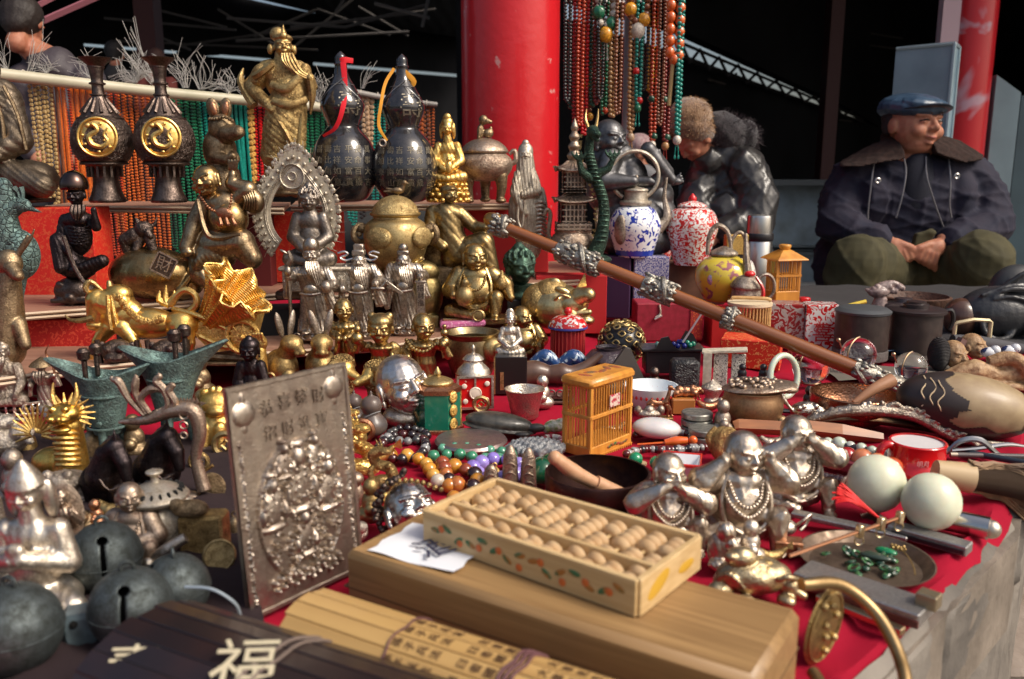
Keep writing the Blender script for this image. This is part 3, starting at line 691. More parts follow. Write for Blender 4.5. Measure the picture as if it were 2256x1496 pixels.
def bead_line(P,step,r,seg=6,rings=4,fl=1.,vary=0):
 P=np.array(P,float);L=np.concatenate([[0],np.cumsum(np.linalg.norm(np.diff(P,axis=0),axis=1))]);b=B();t=0
 while t<L[-1]:
  p=[np.interp(t,L,P[:,i]) for i in range(3)];k=1+vary*rnd.uniform(-1,1)
  b.ell(p,(r*k,r*k,r*k*fl),None,seg,rings);t+=step
 return b
BC={'orange':(.62,.13,.02),'redor':(.50,.055,.015),'rust':(.42,.10,.025),'green':(.015,.16,.075),'teal':(.01,.24,.19),'red':(.60,.01,.012),'dkred':(.22,.02,.015),
      'beige':(.50,.33,.20),'tan':(.45,.24,.10),'brown':(.22,.07,.03),'yellow':(.65,.35,.08),'dark':(.04,.035,.035),'white':(.70,.62,.52),'dgreen':(.02,.09,.05),'amber':(.75,.33,.02),'gold':(.45,.30,.12)}
def bm(c,tr=0):return mat(BC[c],.28,coat=.4,col2=tuple(v*.6 for v in BC[c]),ns=.25,mix=.5)
CN={'orange':'bright orange','redor':'red orange','rust':'rusty orange','green':'deep green','teal':'turquoise','red':'scarlet','dkred':'dark red','beige':'beige','tan':'tan wooden',
      'brown':'brown','yellow':'yellow and brown','dark':'black','white':'creamy white','dgreen':'dark jade','amber':'amber yellow','gold':'gold and brown'}
def strand(px,col,y1,r,kind,where,dx=9,y0=None,big=False):
 loc,s=rail_pt(px);loc=loc+Vector((0,.012,0));y0=163+px*.103 if y0 is None else y0
 root_l=ordl(f"{CN[col]} {kind} strand hanging {where}")
 y1+=rnd.uniform(-22,12);h=y1-y0;sw=rnd.uniform(-9,9);P=[(-dx/2,0,0),(-dx/2+sw*.4,0,-h*.5),(-dx/2+sw,0,-h*.92),(sw,0,-h),(dx/2+sw,3,-h*.92),(dx/2+sw*.4,3,-h*.5),(dx/2,3,0)]
 P=crom(P,8)
 if kind=='tube':b=B().tube(P,r,7,1)
 else:b=bead_line(P,r*(1.55 if not big else 1.9),r,6,4,.72 if not big else.95,.06)
 o=b.out('bead_strand',bm(col));o.location=loc;o.scale=(s,s,s);tag(o,root_l,'bead strand',f'{CN[col]} {kind} strands {where}');return o
for px,col,y1,r,kind,where in[
 (60,'gold',430,6,'chip','beside the big seated monk'),(80,'gold',430,6.5,'chip','beside the big seated monk'),(97,'gold',440,6,'chip','beside the big seated monk'),
 (110,'brown',610,4,'tube','left of the orange strands'),(124,'orange',640,5,'tube','from the left end of the rail'),(137,'redor',630,4.5,'bead','from the left end of the rail'),
 (153,'orange',640,5,'tube','from the left end of the rail'),(166,'orange',655,5,'tube','from the left end of the rail'),(180,'rust',655,5,'tube','left of the first vase'),(196,'orange',640,5,'tube','from the left end of the rail'),
 (212,'redor',570,4.5,'bead','behind the first vase'),(226,'rust',560,5,'bead','behind the first vase'),(242,'redor',590,4.5,'bead','behind the first vase'),(258,'orange',590,5,'bead','between the two vases'),(272,'orange',585,5,'bead','between the two vases'),
 (286,'rust',600,5,'bead','between the two vases'),(299,'rust',600,5,'bead','between the two vases'),(312,'orange',590,5,'bead','between the two vases'),(325,'rust',580,5,'bead','between the two vases'),(338,'orange',570,5,'bead','between the two vases'),
 (353,'dgreen',560,4.5,'bead','behind the second vase'),(368,'green',570,5,'bead','behind the second vase'),(382,'green',560,5,'bead','behind the second vase'),(397,'green',555,5.5,'bead','behind the second vase'),(411,'green',555,5.5,'bead','behind the second vase'),
 (425,'green',440,5.5,'bead','right of the second vase'),(438,'teal',430,5,'bead','right of the second vase'),(452,'teal',420,5,'bead','right of the second vase'),(466,'dgreen',410,5,'bead','behind the bronze beast'),(480,'teal',420,5,'bead','behind the bronze beast'),(494,'green',420,5,'bead','behind the bronze beast'),
 (508,'teal',430,4,'tube','left of the golden warrior'),(519,'teal',430,4,'tube','left of the golden warrior'),(530,'teal',430,4,'tube','left of the golden warrior'),(562,'red',425,5,'bead','left of the golden warrior'),(574,'red',410,5.5,'bead','left of the golden warrior'),(586,'red',390,5,'bead','left of the golden warrior'),
 (600,'dkred',400,5,'bead','behind the golden warrior'),(618,'dark',400,5,'bead','behind the golden warrior'),(640,'dgreen',420,5,'bead','behind the golden warrior'),(662,'green',440,5,'bead','right of the golden warrior'),
 (676,'green',440,5,'bead','right of the golden warrior'),(689,'green',440,5,'bead','right of the golden warrior'),(702,'green',440,5,'bead','right of the golden warrior'),(715,'dgreen',440,5,'bead','left of the first gourd'),(727,'yellow',420,5,'bead','left of the first gourd'),
 (755,'teal',545,5,'bead','below the right upper shelf'),(769,'teal',540,5,'bead','below the right upper shelf'),(785,'dark',520,6,'bead','behind the first gourd'),
 (800,'beige',400,7,'bead','between the two gourds'),(813,'beige',400,7,'bead','between the two gourds'),(826,'teal',500,5,'bead','between the two gourds'),(838,'teal',500,5,'bead','between the two gourds'),(852,'dkred',430,5,'bead','behind the second gourd'),
 (905,'brown',500,5,'bead','right of the second gourd'),(922,'rust',430,6,'bead','right of the second gourd'),(936,'brown',430,6,'bead','right of the second gourd'),(948,'rust',430,5,'bead','right of the second gourd')]:
 strand(px,col,y1,r*.86,kind,where,big=(r>=6))
strand(547,'yellow',430,7,'large bead','beside the scarlet strands',dx=3,big=True)
M_str=mat((.42,.40,.37),.6)
def tuft(px,py,n,ln,ang,spread,label,curl=.3,w=.45):
 loc,s=rail_pt(px);loc=loc+Vector((0,-.004,.012));b=B()
 for k in range(n):
  a=R(ang+rnd.uniform(-spread,spread));L=ln*rnd.uniform(.45,1);c=rnd.uniform(-curl,curl);x0=rnd.uniform(-4,4)*ln/60
  P=[(x0,rnd.uniform(-3,3),0),(x0+L*.5*math.cos(a),rnd.uniform(-6,6),L*.5*math.sin(a)),(x0+L*math.cos(a+c),rnd.uniform(-14,10),L*math.sin(a+c))]
  b.tube(P,w,4,4)
 o=b.out('string_tuft',M_str);o.location=loc;o.scale=(s,s,s);tag(o,label,'string tuft')
for a in[(18,150,14,80,120,50,'loose string ends at the far left of the rail',.6),(70,150,9,115,70,14,'upright string tuft on the rail beside the left person',.25),(105,150,30,45,100,75,'brown fuzzy string ends left of the first vase',.8),
          (200,150,24,70,110,60,'curled string ends behind the first vase neck',.9),(345,150,11,150,117,12,'tallest spray of straight strings between the two vases',.12),(300,150,60,75,100,80,'tangled string ends between the two vases',.9),
          (410,150,22,110,105,35,'spiky string spray right of the second vase',.5),(445,150,26,80,70,55,'curly string spray above the green strands',.8),(505,150,34,60,90,75,'low tangle of strings left of the golden warrior',.9),
          (700,150,30,85,60,60,'string tangle between the warrior and the first gourd',.8),(735,150,16,70,70,40,'short string spray beside the first gourd',.7),(800,150,12,70,60,30,'few thin strings rising between the gourds',.4)]:tuft(*a)
# ---- centre rack with hanging necklaces
A,s=atd(1377,330,2.28)
r=thing('rack_pole','slim grey upright pole with hoops holding the centre necklaces','pole',(A.x,A.y,ZM-.1))
zt=zof(-60,2.28)-ZM+.1
B().tube([(0,0,0),(0,0,zt)],8.5*s,16,1).out('pole',mat((.30,.27,.29),.4,metal=.5),r)
for zz,rr in((zof(5,2.28),125),(zof(14,2.28),95)):
 B().torus((0,0,zz-ZM+.1),rr*s,2.2*s,(90,0,0),48,6).out('hoop',mat((.75,.73,.7),.4),r)
def necklace(px,col,y1,rr,where,y0=-20,dx=11,d=None,pend=None,accents=None,label=None):
 d=d or 2.2+rnd.uniform(-.03,.06);loc,s=atd(px,370,d);zt_=zof(y0,d);loc.z=zt_;h=y1-y0;sw=rnd.uniform(-3,3)
 P=crom([(-dx/2,0,0),(-dx/2+sw,0,-h*.5),(-dx*.4+sw,0,-h*.93),(sw,-1,-h),(dx*.4+sw,2,-h*.93),(dx/2+sw,3,-h*.5),(dx/2,3,0)],8)
 lab=label or ordl(f"{CN[col]} bead necklace hanging {where}")
 root=thing('bead_necklace',lab,'bead necklace',loc,s,group=None if label else f'{CN[col]} necklaces {where}')
 bead_line(P,rr*1.75,rr,7,5,.9,.08).out('beads',bm(col),root)
 if accents:
  for t in(.25,.62):B().ell(P[int(t*len(P))],rr*1.7,None,8,6).out('accent_bead',bm(accents),root)
 if pend:
  b=B();b.ell((sw,0,-h-rr*2.2),(rr*1.7,rr*1.7,rr*2));b.out('guru_bead',bm(pend),root)
  b=B();b.tube([(sw-2,0,-h-rr*3),(sw-4,0,-h-rr*6-14)],1.2,4,1);b.tube([(sw+2,0,-h-rr*3),(sw+4,0,-h-rr*6-14)],1.2,4,1)
  b.ell((sw-4,0,-h-rr*6-16),(2.6,2.6,5),None,6,4);b.ell((sw+4,0,-h-rr*6-16),(2.6,2.6,5),None,6,4);b.out('pendant',bm(col if pend!=col else 'white'),root)
 return root
for px,col,y1,rr,where,kw in[
 (1247,'dark',235,4.2,'nearest the big red column',{}),(1258,'dgreen',250,4.5,'nearest the big red column',{}),(1267,'red',300,4.6,'right of the big red column',{'pend':'amber'}),(1277,'redor',285,4.6,'right of the big red column',{}),(1286,'red',305,4.6,'right of the big red column',{}),
 (1293,'brown',275,5.4,'above the dragon horns',{'accents':'amber'}),(1300,'dgreen',245,4.4,'above the dragon horns',{}),(1311,'dkred',240,4.4,'above the dragon horns',{}),
 (1329,'green',262,4.6,'left of the rack pole',{'accents':'redor'}),(1320,'dark',230,4,'left of the rack pole',{}),(1346,'tan',268,5.6,'left of the rack pole',{}),(1357,'brown',262,4.6,'left of the rack pole',{}),
 (1388,'tan',300,5.4,'right of the rack pole',{'pend':'beige'}),(1402,'teal',240,4.8,'right of the rack pole',{'pend':'green','accents':'red'}),(1413,'dark',210,4.4,'right of the rack pole',{}),(1423,'amber',215,4.4,'right of the rack pole',{}),
 (1436,'redor',318,4.8,'above the dark bronze monk',{'pend':'white','accents':'dgreen'}),(1448,'brown',285,4.2,'above the dark bronze monk',{}),(1461,'dkred',320,4.8,'above the dark bronze monk',{'pend':'tan','accents':'dgreen'}),(1489,'teal',306,5.4,'beside the fur hat',{'pend':'white','dx':7})]:
 necklace(px,col,y1,rr,where,**kw)
necklace(1332,'white',78,9,'',dx=34,pend='amber',accents='green',label='thick creamy bead necklace with amber drop left of the pole')
necklace(1396,'brown',70,9,'',dx=36,pend='white',accents='amber',label='thick brown bead necklace with cream drop right of the pole')
loc,s=atd(1477,370,2.18);loc.z=zof(-20,2.18)
r=thing('bead_necklace','fat glossy orange agate necklace at the right end of the rack','bead necklace',loc,s)
me=meshof(B().ell((0,0,0),(11,11,13),None,12,8),'bead',mat((.60,.09,.01),.15,col2=(.75,.30,.12),ns=.09,mix=.6,coat=.8))
for k in range(7):
 for q in(-1,1):inst('bead',me,r,(q*10,0,-10-24*k-(6 if q>0 else 0)))
inst('bead',me,r,(0,0,-168));B().tube([(-3,0,-178),(-8,0,-265)],4.5,6,1).out('tassel',mat((.42,.28,.12),.6),r)
# ================================================================ upper shelf
def U(name,label,cat,px,py,d,**k):return putq(name,label,cat,px,py,0,d=d,**k)
r,q=U('seated_monk_statue','large dull bronze robed monk statue cut off by the left edge','statue',-42,446,1.62)
q0=q;q=lambda x,y,dy=0:q0(x-42,y,dy)
b=B();b.ell(q(0,400,10),(125,70,48));b.ell(q(105,395,0),(62,60,42));b.ell(q(10,270,10),(66,50,95));b.ell(q(45,235,5),(46,42,60));b.limb([q(62,240,0),q(82,310,-20),q(20,345,-55)],[30,30,18])
b.limb([q(70,385,-25),q(135,410,-40)],[34,26]);b.ell(q(15,345,-62),(30,14,12));b.ell(q(0,190,10),(30,30,26));b.limb([q(-60,240,0),q(-80,320,-20),q(-10,350,-55)],[30,28,18])
b.out('robe',mat((.21,.165,.12),.42,1.,(.09,.07,.05),.52,.045,.16,.5,.12,'swirl',det=5,bd=.0015),r,vox=3.2,disp=folds(2.2,.17,(.8,0,1),2))
b=B();b.tube([q(20,200,-45),q(45,255,-50),q(52,330,-50)],4,6);b.tube([q(50,190,-30),q(80,250,-38),q(100,330,-40)],4,6);b.out('robe_hem',MS['bronze'],r)
head(r,q(6,150),36,MS['bronze'],ears=1.3)
box_base(r,270,120,8,MS['dark'])
def vase(px,label):
 r,q=U('medallion_vase',label,'vase',px,446,1.63,group='dark vases with golden medallions')
 pot(r,[(36,0),(38,6),(32,20),(26,45),(30,70),(52,92)],MS['dark'],'foot');pot(r,[(52,92),(63,118),(62,148),(52,172),(40,184)],metal('dark',1.2,.12,'swirl',bd=.004),'belly')
 pot(r,[(40,184),(26,204),(14,226),(12,250),(15,253),(12,257),(15,280),(18,290),(32,302),(34,305),(28,303),(10,285)],MS['dark'],'neck')
 b=B()
 for z in(228,252,286):B().torus((0,0,z),15,2.2,(90,0,0),24,6).out('neck_ring',MS['dark'],r)
 for k in range(12):a=k*math.pi/6;b.tube([(38*math.cos(a),38*math.sin(a),190),(22*math.cos(a),22*math.sin(a),212),(16*math.cos(a),16*math.sin(a),222)],[4,3,1],5)
 b.out('shoulder_leaves',MS['dark'],r);b=B()
 for k in range(16):a=k*math.pi/8;b.box((34*math.cos(a),34*math.sin(a),68),(5,5,26),(0,0,math.degrees(a)))
 b.out('fluted_foot',MS['dark'],r)
 for z,R_ in((84,47),(178,46)):B().torus((0,0,z),R_,3,(90,0,0),28,6).out('band',MS['dark'],r)
 g=B().frame((14,-50,138),(-4,0,14));g.ell((0,0,0),(37,9,39),None,24,12);g.torus((0,-5,0),38,2.6,None,36,6,1.05);m_=g.out('medallion',metal('gold',.5,.1,'noise'),r)
 g=B().frame((14,-59,138),(-4,0,14))
 g.tube([(-18,0,22),(-4,-1,26),(4,-1,14),(-12,-1,2),(-8,-1,-14),(10,-1,-20),(22,0,-8),(16,-1,6),(24,0,20)],[2,5,4.5,6,5.5,5,4,3,1.5],6,4);g.ell((-14,-1,24),(6,4,5))
 for x,z in((-26,4),(-22,-14),(4,-30),(-6,-6),(26,-20),(10,28),(16,-6),(0,4)):g.ell((x,0,z),(4,2.5,3))
 g.out('dragon_relief',MS['gold'],m_)
vase(238,'dark carved vase with golden dragon medallion, nearer the orange strands');vase(373,'dark carved vase with golden dragon medallion, nearer the green strands')
r,q=U('rodent_statue','upright bronze beast statue with big round ears and ball snout','statue',488,452,1.66)
b=B();b.ell(q(490,400),(42,34,50));b.ell(q(484,330),(36,30,48));b.ell(q(490,284,-6),(30,27,32));b.cap(q(500,296,-20),q(520,292,-34),20,16);b.ell(q(526,292,-40),13);b.limb([q(472,345,-20),q(500,352,-38),q(512,345,-44)],[13,11,9]);b.limb([q(510,340,0),q(520,350,-34)],[13,9])
b.ell(q(470,440),(30,34,14));b.ell(q(515,440,-10),(26,30,14));b.out('body',MS['bronze'],r,vox=2.2,disp=lumps(1.2,.16))
for x,a in((470,-16),(497,8)):
 b=B();b.ell(q(x,240,2),(14,7,24),a);b.out('ear',MS['bronze'],r);b=B();b.ell(q(x,240,-4),(8,5,16),a);b.out('inner_ear',MS['copper'],r)
beads_round(r,[q(462,262,-22),q(476,262,-30),q(495,258,-32),q(512,266,-30)],4,MS['bronze'],'collar',9)
r,q=U('warrior_statue','tall golden warrior statue stroking his very long beard','statue',615,430,1.66)
G=MS['oldgold'];GO=MO['oldgold']
b=B();b.ell(q(628,175),(44,30,46));b.ell(q(640,205,-8),(40,32,40));b.ell(q(600,158),(30,28,26));b.ell(q(655,160),(26,24,26));b.limb([q(632,240),q(625,300),q(615,340)],[44,46,40]);b.limb([q(645,250,-10),q(650,320,-14),q(652,378,-10)],[30,24,9])
b.limb([q(590,155),q(556,190),q(560,200,-10),q(598,236,-30)],[22,19,15,11]);b.limb([q(665,160),q(684,190,-8),q(683,172,-26)],[20,15,10]);b.ell(q(604,240,-34),(14,10,10));b.cap(q(620,140),q(620,120),16,14)
b.out('body',GO,r,vox=2.2,disp=folds(1.5,.22,(.7,0,.8),1.5,zmax=190))
b=B();b.limb([q(600,340),q(598,392)],[20,15]);b.limb([q(636,340),q(632,392)],[20,15]);b.ell(q(592,398,-12),(17,24,9));b.ell(q(634,398,-12),(17,24,9));b.out('boots',G,r,vox=2.2)
b=B();b.tube([q(560,168,-26),q(575,160,-34),q(600,140,-30)],8,6);b.tube([q(596,186,-34),q(630,196,-44),q(660,168,-36)],[7,7,6],8,flat=(.5,1.3));b.tube([q(600,222,-38),q(635,232,-46),q(676,218,-32)],[7,7,6],8,flat=(.5,1.2));b.tube([q(560,232,-14),q(540,200,-4),q(530,175,0),q(536,150,4)],[10,10,8,2],8)
b.tube([q(600,245,-30),q(630,290,-48),q(655,330,-40),q(665,250,-30)],[5,5,4,4],6);b.tube([q(590,345,-32),q(615,352,-40),q(640,346,-34)],6,6);b.out('sash',G,r)
b=B();
for k in range(7):b.ell(q(566+k*5,180-k*6,-24-k*1.2),3.6,None,6,5)
b.ell(q(572,165,-14),(18,14,26),30);b.out('shoulder_armour',GO,r);B().ell(q(672,158,-10),(14,12,18)).out('shoulder_armour',GO,r)
head(r,q(624,103,-4),23,G,brow=1.5,nod=-4,yaw=18,extra=lambda b:(b.ell((0,.15,.75),(.92,.95,.42)),b.ell((-.35,.4,1.15),(.8,.6,.7)),b.cap((.05,0,1.1),(.1,0,2.05),.3,.03),b.ell((0,-.75,.85),(.35,.2,.3)),b.ell((-1.15,.3,-.2),(.3,.3,.5)),b.ell((1.0,.25,-.2),(.25,.3,.45))))
beard(r,q(636,118,-26),[(-4,0,0),(2,-4,-22),(18,-6,-42),(44,-4,-54)],13,G,5);B().tube([q(684,176,-30),q(688,210,-26),q(684,252,-22)],[9,8,2],8).out('beard_end',G,r)
rock(r,110,70,44,MS['bronze'])
GP=[(26,0),(48,8),(71,50),(72,88),(58,130),(36,156),(34,166),(46,196),(45,214),(28,246),(16,268),(13,288),(15,291),(12,296),(11,308),(1,318)]
GPc=crom([(a,0,z) for a,z in GP],3)
def gwrap(ox):
 def w(v):
  rr=np.interp(v[:,2],GPc[:,2],GPc[:,0]);th=v[:,0]/np.maximum(rr,8)
  e=v[:,1];k=rr+.8-e;return np.stack([k*np.sin(th),-k*np.cos(th),v[:,2]],1)
 return w
def gourd(px,py,label,flip,k=1.):
 r,q=U('black_gourd',label,'gourd',px,py,1.72,group='big black lacquer gourds');r.scale=[v*k for v in r.scale]
 mb=mat((.012,.012,.014),.16,col2=(.03,.028,.03),ns=.06,coat=.7,bump=.1,bs=.03)
 B().lathe(GP,40,n=3).out('body',mb,r)
 me=mat((.20,.175,.13),.5,metal=.4)
 B().text('壽',56,(26,0,205),.6,wrap=gwrap(0)).out('large_character',me,r,smooth=False)
 cols=['福如東海','壽比南山','吉祥如意','平安富貴','長命百歲','萬事大吉']
 for i,c in enumerate(cols):
  b=B()
  for j,ch in enumerate(c):b.text(ch,17,(-46+i*22+(i%2)*2,0,112-j*23),.35,wrap=gwrap(0))
  b.out('inscription',me,r,smooth=False)
 b=B()
 for a in(-.5,.5):
  for k2 in range(2):b.torus((30*math.sin(a*1.6),-32*math.cos(a*1.6),218),9-k2*4,1.,(0,0,math.degrees(a*1.6)),18,4)
 b.torus((0,0,248),27,1.,(90,0,0),28,4);b.torus((0,0,163),34,.9,(78,0,0),28,4);b.out('engraved_rings',mat((.08,.08,.085),.4),r)
 b=B();b.tube([(-14,-10,262),(20,-34,240),(44,-16,215)],.9,4);b.tube([(-40,-20,215),(-20,-34,236),(10,-20,262)],.9,4);b.out('wire',mat((.3,.3,.3),.4,metal=.8),r)
 return r,q
r,q=gourd(762,445,'left black lacquer gourd inscribed with characters and tied with red ribbon',1)
B().tube([q(756,136,-14),q(760,190,-24),q(756,235,-50),q(740,280,-52),q(712,300,-40)],[7,6,6,5,3],6,5,flat=(.18,1)).out('red_ribbon',mat((.65,.01,.02),.45),r)
b=B();b.tube([q(740,142,-6),q(756,132,-12),q(778,134,-4)],[5,7,6],6,4,flat=(.2,1));b.tube([q(744,128,-4),q(768,132,-6)],1.2,5,1);b.out('bow',mat((.65,.01,.02),.45),r)
r,q=gourd(893,446,'right black lacquer gourd inscribed with characters and tied with yellow ribbon',-1,.985)
B().tube([q(868,146,-8),q(848,180,-16),q(838,230,-34),q(834,275,-40),q(852,308,-60)],[4,4,4,4,3],6,5,flat=(.2,1)).out('yellow_ribbon',mat((.75,.33,.03),.45),r)
B().tube([q(874,140,-4),q(895,156,-10),q(912,176,-10),q(900,186,-8),q(888,168,-6),q(876,146,-6)],[4,6,7,6,5,4],6,4,flat=(.2,1)).out('ribbon_loop',mat((.75,.33,.03),.45),r)
b=B();b.torus((-38,-64,128),7,2.5,None,16,6);b.out('end_ring',MS['pewter'],r)
r,q=U('goddess_statue','bright gold seated goddess figurine on a tiered lotus throne','statue',988,446,1.74)
lotus(r,(0,0,0),92,24,MS['gold']);lotus(r,(0,0,24),84,20,MS['gold'],name='upper_lotus')
seated(r,80,132,MS['gold'],hr=15,hair=None,arms='lap',base=42,fold=1.2,hk=dict(extra=lambda b:(b.ell((0,.3,.7),(.9,.8,.9)),b.ell((0,.2,1.5),(.6,.5,.6)),b.ell((-.9,.35,-.4),(.3,.4,1.2)),b.ell((.9,.35,-.4),(.3,.4,1.2)))))
b=B();b.ell((4,-30,76),(8,6,14));b.ell((4,-30,92),6);b.out('held_child',MS['gold'],r)
r,q=U('incense_censer','round silver bronze censer with a small lion on its lid','censer',1068,446,1.80)
pot(r,[(20,46),(44,52),(60,72),(60,92),(48,104),(46,108)],MO['rose']);L_=pot(r,[(50,106),(52,110),(46,120),(30,132),(8,138),(1,139)],MS['rose'],'lid')
b=B();b.ell((-8,0,152),(8,8,16));b.ell((-2,0,176),(10,9,11));b.cap((6,-3,174),(14,-4,172),6,4);b.ell((8,0,148),(12,9,10));b.cap((-10,-6,160),(-12,-8,138),4,4);b.cap((16,0,150),(14,0,160),4,3);b.out('lion_knob',MS['bronze'],L_,vox=1.3)
for x,y in((-34,-22),(0,40),(36,-22)):
 b=B();b.limb([(x,y,58),(x*1.05,y*1.05,34),(x*.95,y,8)],[15,11,9]);b.ell((x,y-8,48),(11,6,9));b.ell((x,y-4,5),(12,13,6));b.out('leg',MS['bronze'],r,vox=1.8)
for q_ in(-1,1):B().tube([(q_*54,0,82),(q_*68,0,90),(q_*66,0,112),(q_*54,0,104)],[6,6,5,4],8).out('handle',MS['rose'],r)
r,q=putq('goddess_statue','tall pale robed goddess statue with beaded flank before the red column','statue',1160,562,0,d=1.86)
b=B();b.limb([q(1158,345),q(1158,400),q(1162,470),q(1165,550)],[17,24,33,26]);b.ell(q(1138,470),(18,20,56));b.ell(q(1184,450),(22,22,42));b.limb([q(1172,385,-8),q(1180,420,-22),q(1152,430,-30)],[12,14,8]);b.limb([q(1144,385,-8),q(1136,425,-20),q(1156,470,-34)],[12,13,6])
b.out('robe',metal('stone',.4,.1,'X',bd=.002),r,vox=2.0,disp=folds(2.0,.42,(1,0,.12),1))
head(r,q(1158,340,-4),16,MS['stone'],extra=lambda b:(b.ell((0,.35,.3),(1.05,.95,1.3)),b.ell((0,.2,1.45),(.5,.5,.5)),b.ell((0,.6,-.9),(1.1,.6,1.3))))
b=B()
for k in range(12):b.tube([q(1178,448+k*9,-22),q(1192,444+k*9,-24),q(1203,452+k*9,-10)],3.4,6,3)
b.out('feather_trim',MS['stone'],r);B().tube([q(1146,430,-30),q(1140,480,-36),q(1150,500,-38),q(1156,440,-36)],3,6).out('scarf',MS['stone'],r)
r,q=putq('pagoda_censer','bronze pagoda shaped censer with upturned roofs and looped handles','censer',1262,566,0,d=1.82)
M_=MO['rose'];mp_=MS['rose']
pot(r,[(30,6),(44,14),(50,30),(46,46),(40,52),(42,60)],M_,'bowl');b=B()
for k in range(3):a=R(90+120*k);b.limb([(34*math.cos(a),34*math.sin(a),22),(38*math.cos(a),38*math.sin(a),4)],[10,7])
b.out('feet',mp_,r)
for q_ in(-1,1):B().tube([(q_*46,0,34),(q_*54,0,50),(q_*50,0,92),(q_*58,0,104),(q_*64,0,92)],[5,5,4.5,4.5,4],8).out('handle',mp_,r)
def roof4(r,z,w,h,name='roof'):
 b=B();N_=8
 for sd in range(4):
  V=[];f=[]
  for i in range(N_+1):
   u=-1+2*i/N_
   for j in range(5):
    v=j/4;rr=w*(.26+.74*v**.8);zz=z+h*(1-v**.6)+h*.35*abs(u)**3*v;p=(u*rr,-rr);a=sd*math.pi/2
    V.append((p[0]*math.cos(a)-p[1]*math.sin(a),p[0]*math.sin(a)+p[1]*math.cos(a),zz))
  f=[(i*5+j,(i+1)*5+j,(i+1)*5+j+1,i*5+j+1) for i in range(N_) for j in range(4)];b.add(V,f)
 o=b.out(name,mp_,r);md=o.modifiers.new('s','SOLIDIFY');md.thickness=3
 b=B()
 for sd in range(4):
  a=sd*math.pi/2+math.pi/4;b.tube([(w*.36*math.cos(a)*1.3,w*.36*math.sin(a)*1.3,z+h),(w*1.05*math.cos(a),w*1.05*math.sin(a),z+h*.42),(w*1.5*math.cos(a),w*1.5*math.sin(a),z+h*.5)],[3,3,2.4],6)
  for k in range(-3,4):
   a2=sd*math.pi/2;x0,y0=k*w*.09,-w*.28;x1,y1=k*w*.26,-w*.98
   b.tube([(x0*math.cos(a2)-y0*math.sin(a2),x0*math.sin(a2)+y0*math.cos(a2),z+h*.98),(x1*math.cos(a2)-y1*math.sin(a2),x1*math.sin(a2)+y1*math.cos(a2),z+3)],1.9,5,1)
 b.out('ridge',mp_,o)
def storey(r,z,w,h):
 o=B().box((0,0,z+h/2),(w*.82,w*.82,h)).out('storey',MS['dark'],r,smooth=False);b=B()
 for a in range(4):
  fr=Matrix.Rotation(a*math.pi/2,3,'Z')
  for x in[-w*.5,w*.5]+[w*(-.33+.165*i) for i in range(5)]:p=fr@Vector((x,-w/2,z+h/2));b.box(tuple(p),(3,3,h))
  for zz in[z+3,z+h-3]+[z+h*.33,z+h*.66]:p=fr@Vector((0,-w/2-.5,zz));b.box(tuple(p),(w if a%2==0 else 3,3 if a%2==0 else w,2.6))
 b.out('lattice',mp_,r,smooth=False)
storey(r,60,74,16);storey(r,76,52,42);roof4(r,118,42,20);storey(r,140,50,8);storey(r,150,46,36);roof4(r,184,40,22)
pot(r,[(10,206),(16,218),(10,228),(14,238),(8,248),(12,258),(6,268),(8,278),(1,296)],mp_,'finial')
r,q=putq('dragon_statue','slender dark green dragon rearing upright with open claws','statue',1315,582,0,d=1.78)
b=B();P=[q(1302,575),q(1325,520,-4),q(1330,450,6),q(1312,390,0),q(1298,340,-6),q(1300,300,-14)]
b.tube(P,[20,15,12,12,11,9],12,6);b.ell(q(1306,290,-18),(14,16,14));b.cap(q(1308,288,-28),q(1318,296,-42),10,7);b.cap(q(1310,302,-26),q(1316,308,-38),7,5)
b.limb([q(1312,385,-6),q(1340,372,-14),q(1350,352,-20)],[12,8,6]);b.limb([q(1300,392,-6),q(1282,378,-16),q(1276,355,-18)],[12,8,6]);b.ell(q(1310,572),(38,30,12))
for cx,cy in((1350,352),(1276,355)):
 for k in range(4):b.tube([q(cx,cy,-20),q(cx-14+k*9,cy-14,-24),q(cx-16+k*10,cy-24,-20)],[4,3.2,1.2],6)
b.out('body',MC['green'],r,vox=1.8);b=B()
for x in(1296,1312):b.tube([q(x,282,-16),q(x-6+(x>1300)*10,262,-10),q(x-4+(x>1300)*10,240,-4)],[4,3,1],6)
for k in range(24):
 t=k/23;pp=crom(P,6);i=int((1-t)*(len(pp)-1));p=pp[i];b.prism([(-4,0),(4,0),(0,9)],3,(p[0]-16+t*2,p[1]+6,p[2]),-70)
b.out('horns_and_spines',MS['oldgold'],r);b=B()
for k in range(20):p=crom(P,6)[5+k];b.tube([(p[0]-10,p[1]-13,p[2]),(p[0],p[1]-18,p[2]+1),(p[0]+9,p[1]-13,p[2])],1.8,5,2)
b.out('belly_plates',MS['green'],r)
r,q=putq('reclining_monk_statue','dark grey bronze fat bald monk statue with raised foot','statue',1400,560,0,d=2.0)
DM=mat((.17,.17,.175),.34,.85,(.05,.048,.05),.5,.03,.2,.15,.05)
b=B();b.ell(q(1350,410),(60,46,68));b.ell(q(1385,395),(42,40,50));b.ell(q(1400,470),(92,50,46));b.ell(q(1440,430),(44,36,36));b.limb([q(1370,345),q(1330,350)],[28,30]);b.ell(q(1392,395,-44),(14,8,6));b.ell(q(1400,530),(90,50,40));b.limb([q(1345,350,-20),q(1330,400,-46),q(1395,400,-58)],[26,22,12])
b.out('body',DM,r,vox=3,disp=folds(1.2,.2,(1,0,.1),1,zmax=100));b=B()
